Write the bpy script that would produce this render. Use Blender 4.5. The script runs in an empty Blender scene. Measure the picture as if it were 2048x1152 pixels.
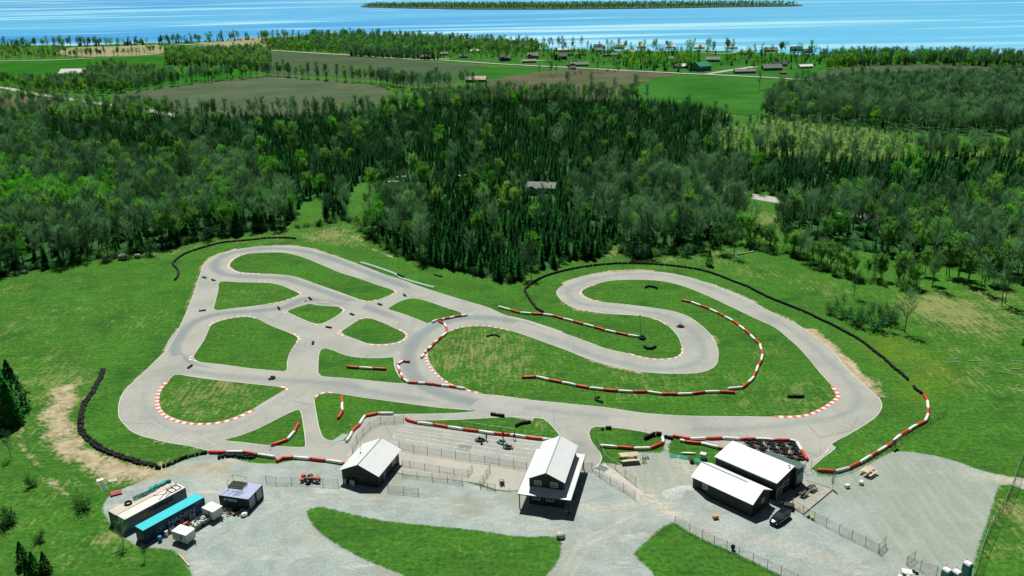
import bpy, bmesh, random
import numpy as np
from math import *
from mathutils import Vector, Matrix, geometry

random.seed(7); NR = np.random.RandomState(7)
S = bpy.context.scene
COL = S.collection

# ------------------------------------------------------------------ camera (surveyed: 90 m up, looking north, 19.8 deg down)
F_ = 1705.; P_ = radians(19.80); R_ = -.02; H_ = 89.9
CP_, SP_, CR_, SR_ = cos(P_), sin(P_), cos(R_), sin(R_)
def G(px, py, z=0.):
    u = (px-1024)/F_; v = (py-576)/F_
    a = u*CR_+v*SR_; b = -u*SR_+v*CR_
    t = (z-H_)/(-SP_-b*CP_)
    return Vector((a*t, (CP_-b*SP_)*t, z))
def proj(x, y, z=0.):
    z = z-H_; d = y*CP_-z*SP_; up = y*SP_+z*CP_; a = x/d; b = -up/d
    return 1024+F_*(a*CR_-b*SR_), 576+F_*(a*SR_+b*CR_)
cam = bpy.data.objects.new('camera', bpy.data.cameras.new('camera')); COL.objects.link(cam)
cam.data.sensor_width = 36; cam.data.lens = 36*F_/2048; cam.data.clip_end = 60000; cam.data.clip_start = 1
cam.matrix_world = Matrix.Translation((0, 0, H_)) @ Matrix.Rotation(pi/2-P_, 4, 'X') @ Matrix.Rotation(R_, 4, 'Z')
S.camera = cam

def K(ox, oy, s=4.):
    return lambda L: [(ox+x/s, oy+y/s) for x, y in L]
cA = K(330, 450); cB = K(200, 700); cC = K(600, 580); cD = K(1000, 500); cE = K(1400, 560)
cF = K(1400, 740); cG = K(960, 740); cH = K(600, 740)
c1 = K(0, 0, 2.9257); c2 = K(680, 0, 2.9257); c3 = K(1348, 0, 2.9257); c4 = K(0, 380, 2.9257)
c5 = K(680, 380, 2.9257); c6 = K(1348, 380, 2.9257); c7 = K(0, 758, 2.9257); c8 = K(680, 758, 2.9257); c9 = K(1348, 758, 2.9257)
def W(L, z=0.): return [G(x, y, z) for x, y in L]

# ------------------------------------------------------------------ naming
def tag(o, label=None, cat=None, group=None, kind=None):
    if label: o['label'] = label
    if cat: o['category'] = cat
    if group: o['group'] = group
    if kind: o['kind'] = kind
    return o
def empty(name, loc, rz=0., label=None, cat=None, group=None):
    o = bpy.data.objects.new(name, None); COL.objects.link(o)
    o.empty_display_size = .3
    o.location = loc; o.rotation_euler = (0, 0, rz)
    return tag(o, label, cat, group)
def copy_tree(o, parent=None):
    c = o.copy(); COL.objects.link(c)
    if parent is not None: c.parent = parent
    for ch in list(o.children): copy_tree(ch, c)
    return c

# ------------------------------------------------------------------ materials
def nodes(name):
    m = bpy.data.materials.new(name); m.use_nodes = True
    nt = m.node_tree; nt.nodes.clear()
    out = nt.nodes.new('ShaderNodeOutputMaterial'); bs = nt.nodes.new('ShaderNodeBsdfPrincipled')
    nt.links.new(bs.outputs[0], out.inputs[0])
    return m, nt, bs, out
class NT:
    def __init__(s, nt): s.nt = nt
    def n(s, t, **kw):
        x = s.nt.nodes.new(t)
        for k, v in kw.items(): setattr(x, k, v)
        return x
    def L(s, a, b): s.nt.links.new(a, b)
    def setin(s, sock, v):
        if hasattr(v, 'links') or isinstance(v, bpy.types.NodeSocket): s.L(v, sock)
        else: sock.default_value = v
    def noise(s, vec, scale, detail=3, rough=.55, dist=0.):
        x = s.n('ShaderNodeTexNoise'); s.L(vec, x.inputs['Vector'])
        x.inputs['Scale'].default_value = scale; x.inputs['Detail'].default_value = detail
        x.inputs['Roughness'].default_value = rough; x.inputs['Distortion'].default_value = dist
        return x.outputs['Fac']
    def math(s, op, a, b=0., c=None):
        x = s.n('ShaderNodeMath', operation=op)
        s.setin(x.inputs[0], a); s.setin(x.inputs[1], b)
        if c is not None: s.setin(x.inputs[2], c)
        return x.outputs[0]
    def ss(s, v, a, b, lo=0., hi=1.):
        x = s.n('ShaderNodeMapRange', interpolation_type='SMOOTHSTEP'); s.setin(x.inputs[0], v)
        x.inputs[1].default_value = a; x.inputs[2].default_value = b; x.inputs[3].default_value = lo; x.inputs[4].default_value = hi
        return x.outputs[0]
    def mix(s, f, a, b, blend='MIX'):
        x = s.n('ShaderNodeMix', data_type='RGBA', blend_type=blend)
        s.setin(x.inputs[0], f)
        for i, v in ((6, a), (7, b)):
            if isinstance(v, tuple): x.inputs[i].default_value = (v[0], v[1], v[2], 1)
            else: s.L(v, x.inputs[i])
        return x.outputs[2]
    def attr(s, name):
        x = s.n('ShaderNodeAttribute', attribute_name=name); return x.outputs['Fac']
    def pos(s): return s.n('ShaderNodeNewGeometry').outputs['Position']
    def objc(s): return s.n('ShaderNodeTexCoord').outputs['Object']
    def mapping(s, vec, scale=(1, 1, 1), rot=(0, 0, 0)):
        x = s.n('ShaderNodeMapping'); s.L(vec, x.inputs[0]); x.inputs['Scale'].default_value = scale; x.inputs['Rotation'].default_value = rot
        return x.outputs[0]

MATS = {}
def mat(name, c, rough=.7, var=.15, scale=3., metal=0., spec=.3, rnd=0., dirt=None, bump=0.):
    """plain weathered surface: base colour broken up by two noises, optional per-object variation and dirt."""
    if name in MATS: return MATS[name]
    m, nt, bs, out = nodes(name); T = NT(nt)
    p = T.objc() if rnd == 0 else T.pos()
    f = T.math('ADD', T.math('MULTIPLY', T.noise(p, scale, 4), .6), T.math('MULTIPLY', T.noise(p, scale*7, 2), .4))
    f = T.ss(f, .3, .7)
    col = T.mix(f, tuple(x*(1-var) for x in c), tuple(min(1, x*(1+var)) for x in c))
    if dirt: col = T.mix(T.ss(T.noise(p, scale*.7, 5), .5, .72, 0, .8), col, dirt)
    if rnd:
        r = T.n('ShaderNodeObjectInfo').outputs['Random']
        v = T.math('ADD', T.math('MULTIPLY', r, 2*rnd), 1-rnd)
        cc = T.n('ShaderNodeCombineColor'); [T.L(v, cc.inputs[i]) for i in range(3)]
        col = T.mix(1., col, cc.outputs[0], 'MULTIPLY')
    T.L(col, bs.inputs['Base Color'])
    bs.inputs['Roughness'].default_value = rough; bs.inputs['Metallic'].default_value = metal
    bs.inputs['Specular IOR Level'].default_value = spec
    if bump:
        b = T.n('ShaderNodeBump'); T.L(T.noise(p, scale*4, 3), b.inputs['Height']); b.inputs['Strength'].default_value = bump; b.inputs['Distance'].default_value = .05
        T.L(b.outputs[0], bs.inputs['Normal'])
    MATS[name] = m; return m

def leafmat(name, c1_, c2_, trans=.25, rnd=.25, spec=.08):
    m, nt, bs, out = nodes(name); T = NT(nt)
    oi = T.n('ShaderNodeObjectInfo'); p = T.pos()
    f = T.math('ADD', T.math('MULTIPLY', T.noise(p, .03, 2), .5), T.math('MULTIPLY', T.noise(p, .5, 3), .5))
    f = T.math('ADD', f, T.math('MULTIPLY', T.math('SUBTRACT', oi.outputs['Random'], .5), .5))
    col = T.mix(T.ss(f, .25, .75), c1_, c2_)
    v = T.math('ADD', T.math('MULTIPLY', oi.outputs['Random'], 2*rnd), 1-rnd)
    cc = T.n('ShaderNodeCombineColor'); [T.L(v, cc.inputs[i]) for i in range(3)]
    col = T.mix(1., col, cc.outputs[0], 'MULTIPLY')
    T.L(col, bs.inputs['Base Color']); bs.inputs['Roughness'].default_value = .8
    bs.inputs['Specular IOR Level'].default_value = spec
    tr = T.n('ShaderNodeBsdfTranslucent'); T.L(col, tr.inputs[0])
    mx = T.n('ShaderNodeMixShader'); mx.inputs[0].default_value = trans
    T.L(bs.outputs[0], mx.inputs[1]); T.L(tr.outputs[0], mx.inputs[2]); T.L(mx.outputs[0], out.inputs[0])
    return m

def ground_mat():
    m, nt, bs, out = nodes('ground_cover'); T = NT(nt); p = T.pos()
    n0 = T.noise(p, .012, 3); n1 = T.noise(p, .05, 4, .6); n2 = T.noise(p, .22, 4, .6); n3 = T.noise(p, 1.1, 4, .65); n4 = T.noise(p, 4.5, 2)
    st = T.noise(T.mapping(p, (.10, 1.1, 1), (0, 0, .55)), 1., 4, .65)
    st2 = T.noise(T.mapping(p, (1.3, .12, 1), (0, 0, -.25)), 1., 3, .6)
    g = T.math('ADD', T.math('MULTIPLY', n3, .45), T.math('MULTIPLY', n4, .25)); g = T.math('ADD', g, T.math('MULTIPLY', st, .30))
    col = T.mix(T.ss(g, .36, .64), (.018, .084, .009), (.078, .204, .030))
    mac = T.math('ADD', T.math('MULTIPLY', n1, .55), T.math('MULTIPLY', n2, .45))
    col = T.mix(T.ss(mac, .38, .66, 0, .75), col, T.mix(T.ss(n3, .35, .65), (.036, .150, .012), (.090, .268, .030)))
    dark = T.ss(T.noise(p, .09, 4, .6), .52, .68, 0, .55)
    col = T.mix(dark, col, (.014, .085, .014))
    # dry straw showing through
    d = T.attr('dry')
    k = T.math('ADD', T.math('ADD', T.math('MULTIPLY', st2, .45), T.math('MULTIPLY', n3, .35)), T.math('MULTIPLY', n2, .35))
    dd = T.ss(T.math('ADD', T.math('MULTIPLY', d, .52), T.math('MULTIPLY', k, 1.35)), .98, 1.24)
    dcol = T.mix(T.ss(n4, .35, .65), (.15, .20, .055), (.40, .38, .17))
    mow = T.noise(T.mapping(p, (.03, 1.9, 1), (0, 0, .35)), 1., 3, .6)
    col = T.mix(T.ss(mow, .45, .60, 0, .30), col, (.060, .20, .030))
    col = T.mix(T.math('MULTIPLY', dd, .85), col, dcol)
    # scattered pale stems
    col = T.mix(T.ss(T.noise(p, 2.6, 4, .8), .63, .74, 0, .5), col, (.20, .24, .09))
    bl = T.math('MULTIPLY', T.attr('bloom'), T.ss(T.noise(p, 5., 2, .8), .56, .64)); col = T.mix(bl, col, (.55, .50, .03))
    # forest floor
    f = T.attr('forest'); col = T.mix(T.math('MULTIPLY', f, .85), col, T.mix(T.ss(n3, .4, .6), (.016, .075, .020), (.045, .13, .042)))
    # dirt
    di = T.ss(T.math('ADD', T.attr('dirt'), T.math('MULTIPLY', T.math('SUBTRACT', T.math('ADD', T.math('MULTIPLY', n2, 1.2), n3), 1.1), 1.1)), .34, .80)
    dic = T.mix(T.ss(T.noise(p, .5, 4), .35, .65), (.37, .31, .18), (.51, .45, .30))
    # gravel
    gr = T.ss(T.math('ADD', T.attr('gravel'), T.math('MULTIPLY', T.math('SUBTRACT', T.math('ADD', n3, n4), 1.), .55)), .38, .62)
    gn = T.math('ADD', T.math('MULTIPLY', T.noise(p, .16, 6, .7, .6), .45), T.math('MULTIPLY', T.noise(p, 2.6, 4, .8), .55))
    gc = T.mix(T.ss(gn, .38, .62), (.265, .325, .30), (.43, .50, .47))
    gc = T.mix(T.ss(T.noise(T.mapping(p, (.45, 1.2, 1), (0, 0, .4)), .22, 5, .65), .56, .72, 0, .65), gc, (.68, .68, .58))
    gc = T.mix(T.ss(T.noise(p, .07, 3), .50, .66, 0, .55), gc, (.30, .31, .24))
    gc = T.mix(T.ss(T.attr('pale'), .0, 1., 0, .8), gc, T.mix(T.ss(n3, .35, .65), (.45, .40, .30), (.70, .66, .56)))
    gc = T.mix(T.ss(T.attr('dull'), .0, 1., 0, .85), gc, T.mix(T.ss(T.noise(T.mapping(p, (1, .15, 1), (0, 0, -.5)), .7, 4), .25, .75), (.26, .31, .25), (.36, .41, .35)))
    gc = T.mix(T.ss(T.noise(p, 9., 1), .6, .75, 0, .45), gc, (.12, .15, .15))
    col = T.mix(gr, col, gc)
    col = T.mix(T.math('MULTIPLY', di, T.math('SUBTRACT', 1., T.math('MULTIPLY', gr, .45))), col, dic)
    T.L(col, bs.inputs['Base Color']); bs.inputs['Roughness'].default_value = .95; bs.inputs['Specular IOR Level'].default_value = .05
    b = T.n('ShaderNodeBump'); T.L(T.math('ADD', n3, T.math('MULTIPLY', n4, .6)), b.inputs['Height']); b.inputs['Strength'].default_value = .8; b.inputs['Distance'].default_value = .25
    T.L(b.outputs[0], bs.inputs['Normal'])
    return m

def asphalt_mat(name='asphalt', base=((.315, .335, .300), (.405, .425, .385)), rubber_col=(.20, .255, .262)):
    m, nt, bs, out = nodes(name); T = NT(nt); p = T.pos()
    a = T.noise(p, .09, 5, .6); b_ = T.noise(p, 1.4, 4, .7); c_ = T.noise(p, 7., 2)
    col = T.mix(T.ss(T.math('ADD', T.math('MULTIPLY', a, .6), T.math('MULTIPLY', b_, .4)), .38, .62), *base)
    col = T.mix(T.ss(T.noise(p, .035, 4), .46, .58, 0, .5), col, (.42, .415, .36))
    col = T.mix(T.ss(T.noise(T.mapping(p, (.5, .08, 1), (0, 0, .9)), 1., 5, .7), .52, .70, 0, .4), col, (.29, .31, .29))
    col = T.mix(T.ss(c_, .55, .75, 0, .35), col, (.24, .24, .22))
    ln = T.attr('line'); k = T.noise(p, .6, 4, .6)
    col = T.mix(T.math('MULTIPLY', T.ss(T.math('ADD', ln, T.math('MULTIPLY', T.math('SUBTRACT', k, .5), .5)), .15, .95), .75), col, rubber_col)  # darker blue-grey rubber tone along the racing line
    # cracks
    vo = T.n('ShaderNodeTexVoronoi', feature='DISTANCE_TO_EDGE'); T.L(T.mapping(p, (1, .6, 1)), vo.inputs['Vector']); vo.inputs['Scale'].default_value = .11
    col = T.mix(T.math('MULTIPLY', T.ss(vo.outputs['Distance'], .0, .012, 1., 0.), T.ss(T.noise(p, .05, 2), .5, .6, 0, .45)), col, (.16, .16, .15))
    T.L(col, bs.inputs['Base Color']); bs.inputs['Roughness'].default_value = .9; bs.inputs['Specular IOR Level'].default_value = .15
    return m

M_ground = ground_mat(); M_asph = asphalt_mat()
M_white = mat('white_paint', (.78, .78, .74), .7, .12, 1.5)
M_linep = mat('worn_white_line', (.66, .66, .60), .8, .25, .6)
M_curbr = mat('curb_red', (.62, .13, .11), .7, .25, .8); M_curbf = mat('curb_red_faded', (.60, .33, .26), .8, .2, .8)
M_curbw = mat('curb_white', (.74, .70, .64), .7, .2, .8)
M_red = mat('barrier_red', (.62, .035, .02), .45, .2, 1.2, spec=.4, dirt=(.42, .12, .07))
M_bwhite = mat('barrier_white', (.82, .83, .80), .5, .08, 1.2, spec=.4, dirt=(.55, .56, .50))
M_tyre = mat('tyre_rubber', (.010, .018, .016), .65, .35, 2., spec=.3)
M_steel = mat('galvanised_steel', (.10, .14, .13), .5, .2, 2., metal=.4)
M_rail = mat('galvanised_rail', (.30, .36, .33), .5, .1, 2., metal=.2)
M_darkm = mat('dark_metal', (.02, .025, .025), .5, .3, 2.)
M_roofw = mat('white_metal_roof', (.80, .84, .84), .45, .04, .5, spec=.5)
M_cap = mat('roof_ridge_cap', (.36, .46, .47), .5, .1, 1.)
M_wall = mat('charcoal_siding', (.020, .032, .036), .6, .25, .6, spec=.35)
M_greyroof = mat('grey_shingle', (.085, .135, .135), .85, .2, 2.)
M_frame = mat('white_window_frame', (.75, .76, .74), .6, .05, 2.)
M_glass = mat('window_glass', (.03, .06, .065), .12, .2, .5, spec=.8)
M_wood = mat('pale_timber', (.62, .52, .36), .8, .2, 2.)
M_oldwood = mat('weathered_deck', (.36, .36, .30), .85, .25, 1.3)
M_skin = mat('skin', (.45, .27, .19), .6, .05, 2.)
M_cloth = mat('dark_clothing', (.012, .016, .018), .9, .3, 3.)
M_cloth2 = mat('navy_clothing', (.02, .03, .06), .9, .3, 3.)
M_hair = mat('dark_hair', (.02, .014, .01), .8, .2, 3.)
M_teal = mat('teal_fabric', (.02, .38, .34), .7, .25, 2.)
M_green = mat('green_plastic', (.01, .22, .14), .55, .15, 2.)
M_conc = mat('concrete', (.50, .48, .43), .9, .15, .8)
M_barkd = mat('bark_dark', (.030, .045, .030), .9, .3, 2., rnd=.2)
M_barkp = mat('bark_grey', (.07, .13, .085), .9, .3, 2., rnd=.25)
M_pine = leafmat('pine_needles', (.008, .092, .020), (.034, .225, .040), .22, .28)
M_twig = leafmat('budding_twigs', (.080, .215, .095), (.19, .40, .18), .3, .3)
M_budl = leafmat('first_leaves', (.11, .32, .05), (.22, .52, .09), .32, .22)
M_leaf = leafmat('fresh_leaves', (.050, .34, .010), (.14, .54, .022), .35, .2)
M_leafy = leafmat('yellow_green_leaves', (.15, .40, .03), (.30, .56, .06), .35, .2)
M_bushl = leafmat('shrub_leaves', (.012, .080, .022), (.035, .16, .045), .2, .3)

def mesh_fence_mat():
    m, nt, bs, out = nodes('chain_link'); T = NT(nt)
    uv = T.n('ShaderNodeTexCoord').outputs['UV']
    s = T.n('ShaderNodeSeparateXYZ'); T.L(uv, s.inputs[0])
    a = T.math('FRACT', T.math('ADD', s.outputs[0], s.outputs[1])); b = T.math('FRACT', T.math('SUBTRACT', s.outputs[0], s.outputs[1]))
    w = T.math('MAXIMUM', T.math('LESS_THAN', a, .09), T.math('LESS_THAN', b, .09))
    bs.inputs['Base Color'].default_value = (.07, .12, .10, 1); bs.inputs['Roughness'].default_value = .5
    tr = T.n('ShaderNodeBsdfTransparent'); mx = T.n('ShaderNodeMixShader'); T.L(w, mx.inputs[0])
    T.L(tr.outputs[0], mx.inputs[1]); T.L(bs.outputs[0], mx.inputs[2]); T.L(mx.outputs[0], out.inputs[0])
    return m
M_chain = mesh_fence_mat()

# ------------------------------------------------------------------ mesh builder
class MB:
    def __init__(s): s.v = []; s.f = []; s.m = []; s.M = Matrix()
    def add(s, vs, fs, mi=0):
        o = len(s.v); s.v += [tuple(s.M @ Vector(v)) for v in vs]; s.f += [tuple(i+o for i in f) for f in fs]; s.m += [mi]*len(fs); return s
    def box(s, c, d, rz=0., mi=0, taper=1., rx=0.):
        X, Y, Z = d[0]/2, d[1]/2, d[2]/2; R = Matrix.Translation(c) @ Matrix.Rotation(rz, 4, 'Z') @ Matrix.Rotation(rx, 4, 'X')
        vs = [R @ Vector((a*X*(taper if e > 0 else 1), b*Y*(taper if e > 0 else 1), e*Z)) for e in (-1, 1) for a, b in ((-1, -1), (1, -1), (1, 1), (-1, 1))]
        return s.add(vs, [(0, 3, 2, 1), (4, 5, 6, 7), (0, 1, 5, 4), (1, 2, 6, 5), (2, 3, 7, 6), (3, 0, 4, 7)], mi)
    def tube(s, a, b, r0, r1=None, n=6, mi=0, caps=True):
        r1 = r0 if r1 is None else r1; a = Vector(a); b = Vector(b); d = (b-a)
        if d.length < 1e-6: return s
        q = d.to_track_quat('Z', 'Y'); vs = []
        for c, r in ((a, r0), (b, r1)):
            for i in range(n):
                t = 2*pi*i/n; vs.append(c+q @ Vector((r*cos(t), r*sin(t), 0)))
        fs = [(i, (i+1) % n, n+(i+1) % n, n+i) for i in range(n)]
        if caps: fs += [tuple(range(n-1, -1, -1)), tuple(range(n, 2*n))]
        return s.add(vs, fs, mi)
    def torus(s, c, R, r, n=14, k=7, ax='Z', mi=0, sq=1.):
        vs = []
        for i in range(n):
            t = 2*pi*i/n
            for j in range(k):
                u = 2*pi*j/k; x = (R+r*cos(u)*sq)*cos(t); y = (R+r*cos(u)*sq)*sin(t); z = r*sin(u)
                if ax == 'Y': x, y, z = x, z, y
                if ax == 'X': x, y, z = z, y, x
                vs.append((c[0]+x, c[1]+y, c[2]+z))
        fs = [(i*k+j, ((i+1) % n)*k+j, ((i+1) % n)*k+(j+1) % k, i*k+(j+1) % k) for i in range(n) for j in range(k)]
        return s.add(vs, fs, mi)
    def cyl(s, c, r, h, n=16, mi=0, r1=None): return s.tube((c[0], c[1], c[2]), (c[0], c[1], c[2]+h), r, r1, n, mi)
    def blob(s, c, R, n=8, k=5, mi=0, jit=0.):
        vs = [(c[0], c[1], c[2]-R[2])]
        for j in range(1, k):
            ph = -pi/2+pi*j/k
            for i in range(n):
                t = 2*pi*i/n; q = 1+random.uniform(-jit, jit)
                vs.append((c[0]+R[0]*q*cos(ph)*cos(t), c[1]+R[1]*q*cos(ph)*sin(t), c[2]+R[2]*q*sin(ph)))
        vs.append((c[0], c[1], c[2]+R[2])); e = len(vs)-1
        fs = [(0, 1+(i+1) % n, 1+i) for i in range(n)]
        for j in range(k-2):
            fs += [(1+j*n+i, 1+j*n+(i+1) % n, 1+(j+1)*n+(i+1) % n, 1+(j+1)*n+i) for i in range(n)]
        fs += [(1+(k-2)*n+i, 1+(k-2)*n+(i+1) % n, e) for i in range(n)]
        return s.add(vs, fs, mi)
    def extrude(s, pts, z0, z1, mi=0):
        n = len(pts); vs = [(p[0], p[1], z0) for p in pts]+[(p[0], p[1], z1) for p in pts]
        return s.add(vs, [tuple(range(n-1, -1, -1)), tuple(range(n, 2*n))]+[(i, (i+1) % n, n+(i+1) % n, n+i) for i in range(n)], mi)
    def mesh(s, name, mats, smooth=False):
        me = bpy.data.meshes.new(name); me.from_pydata(s.v, [], s.f)
        for m in (mats if isinstance(mats, (list, tuple)) else [mats]): me.materials.append(m)
        me.polygons.foreach_set('material_index', s.m)
        if smooth: me.polygons.foreach_set('use_smooth', [True]*len(s.f))
        me.update(); return me
    def build(s, name, mats, parent=None, smooth=False, bevel=0.):
        o = bpy.data.objects.new(name, s.mesh(name, mats, smooth)); COL.objects.link(o)
        if parent is not None: o.parent = parent
        if bevel:
            b = o.modifiers.new('bevel', 'BEVEL'); b.width = bevel; b.segments = 2; b.limit_method = 'ANGLE'
        return o
def obj(name, me, parent=None):
    o = bpy.data.objects.new(name, me); COL.objects.link(o)
    if parent is not None: o.parent = parent
    return o
def struct(o): o['kind'] = 'structure'; return o

def smooth_closed(P, step=1.2, closed=True):
    P = [Vector((p[0], p[1], 0)) for p in P]; n = len(P); out = []
    for i in range(n if closed else n-1):
        if closed: a, b, c, d = P[i-1], P[i], P[(i+1) % n], P[(i+2) % n]
        else: a, b, c, d = P[max(i-1, 0)], P[i], P[i+1], P[min(i+2, n-1)]
        L = (c-b).length; k = max(1, int(L/step))
        # centripetal-ish: limit tangents at sharp spacing changes
        t1 = (c-a)*.5; t2 = (d-b)*.5
        if t1.length > L: t1 = t1.normalized()*L
        if t2.length > L: t2 = t2.normalized()*L
        for j in range(k):
            t = j/k; h1 = 2*t**3-3*t**2+1; h2 = -2*t**3+3*t**2; h3 = t**3-2*t**2+t; h4 = t**3-t**2
            out.append(b*h1+c*h2+t1*h3+t2*h4)
    if not closed: out.append(P[-1])
    return out
def resample(P, step):
    out = [P[0].copy()]; acc = 0.
    for a, b in zip(P[:-1], P[1:]):
        L = (b-a).length; t = step-acc
        while t <= L: out.append(a+(b-a)*(t/L)); t += step
        acc = (acc+L) % step if L else acc
    return out
def normals(P, closed=False):
    n = len(P); out = []
    for i in range(n):
        a = P[i-1] if (i or closed) else P[0]; b = P[(i+1) % n] if (i < n-1 or closed) else P[-1]
        d = (b-a); d.z = 0; d = d.normalized() if d.length else Vector((1, 0, 0)); out.append(Vector((-d.y, d.x, 0)))
    return out
def ribbon(P, w, z, closed=False):
    N = normals(P, closed); n = len(P); vs = []
    for p, q in zip(P, N): vs += [(p.x-q.x*w/2, p.y-q.y*w/2, z), (p.x+q.x*w/2, p.y+q.y*w/2, z)]
    fs = [(2*i, 2*((i+1) % n), 2*((i+1) % n)+1, 2*i+1) for i in range(n if closed else n-1)]
    return vs, [f[::-1] for f in fs]
def sheet(name, polys, z, m, structure=True, smooth=True):
    """flat sheet; polys[0] outer, rest holes (world points)"""
    tri = geometry.tessellate_polygon([[Vector((p.x, p.y, 0)) for p in q] for q in polys])
    vs = [(p.x, p.y, z) for q in polys for p in q]
    me = bpy.data.meshes.new(name); me.from_pydata(vs, [], tri); me.materials.append(m)
    bm = bmesh.new(); bm.from_mesh(me)
    for f in bm.faces:
        if f.normal.z < 0: f.normal_flip()
    bm.to_mesh(me); bm.free(); me.update()
    o = obj(name, me)
    if structure: struct(o)
    return o
def inside(px, py, poly):
    r = np.zeros(px.shape, bool); n = len(poly)
    for i in range(n):
        x1, y1 = poly[i][0], poly[i][1]; x2, y2 = poly[i-1][0], poly[i-1][1]
        if y1 == y2: continue
        c = ((y1 > py) != (y2 > py)) & (px < (x2-x1)*(py-y1)/(y2-y1)+x1); r ^= c
    return r
def segdist(px, py, pts, closed=False):
    d = np.full(px.shape, 1e9); n = len(pts)
    for i in range(n if closed else n-1):
        a = pts[i]; b = pts[(i+1) % n]; dx, dy = b[0]-a[0], b[1]-a[1]; L = dx*dx+dy*dy+1e-9
        t = np.clip(((px-a[0])*dx+(py-a[1])*dy)/L, 0, 1); d = np.minimum(d, np.hypot(px-a[0]-t*dx, py-a[1]-t*dy))
    return d

# ================================================================== SITE PLAN (ground outlines)
TRACK = (
 cB([(870,805),(700,765),(560,745),(440,715),(340,690),(260,655),(200,600),(160,550),(148,500),(150,440),(170,370),(210,310),(290,235),(370,160),(450,80),(530,0)])
 + cA([(60,930),(100,860),(130,790),(170,700),(210,600),(250,490),(280,400),(302,340),(340,292),(400,250),(500,215),(640,185),(800,170),(960,165),(1080,173),(1180,190),(1300,230),(1500,300),(1700,380),(1850,425),(2048,495)])
 + cC([(1040,0),(1300,80),(1500,140),(1650,205)])
 + cD([(180,560),(280,590),(400,630),(520,670),(700,735),(850,790),(1030,830),(1100,852),(1200,870),(1300,878),(1380,865),(1440,840),(1463,810),(1452,760),(1430,700),(1400,660),(1350,610),(1290,570),(1200,540),(1050,522),(850,510),(700,490),(580,460),(500,410),(460,365),(453,335),(480,300),(560,250),(680,210),(820,185),(1000,173),(1200,175),(1360,190),(1500,215),(1600,245),(1800,320),(1950,385),(2048,435)])
 + cE([(600,270),(750,340),(860,410),(970,490),(1080,590),(1160,690),(1250,780),(1350,870),(1430,940),(1455,1000),(1440,1050),(1400,1100),(1330,1150)])
 + cF([(1200,510),(1110,556),(1050,596),(1085,622),(960,720),(880,795)])
 + [(1605,931),(1590,915),(1480,915),(1445,901),(1400,889),(1361,880),(1345,871),(1322.5,872.5),(1292.5,865)]
 + cG([(1150,470),(1000,455),(920,453),(885,470),(870,500),(880,545),(910,600),(960,660),(975,700),(960,745),(890,800),(800,825)])
 + [(1120,960),(1035,981)] + cH([(1560,955),(1440,912),(1300,890),(820,832),(700,790),(400,700),(360,735)])
 + [(640,918),(600,914),(560,917),(500,910),(450,904)])
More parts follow.
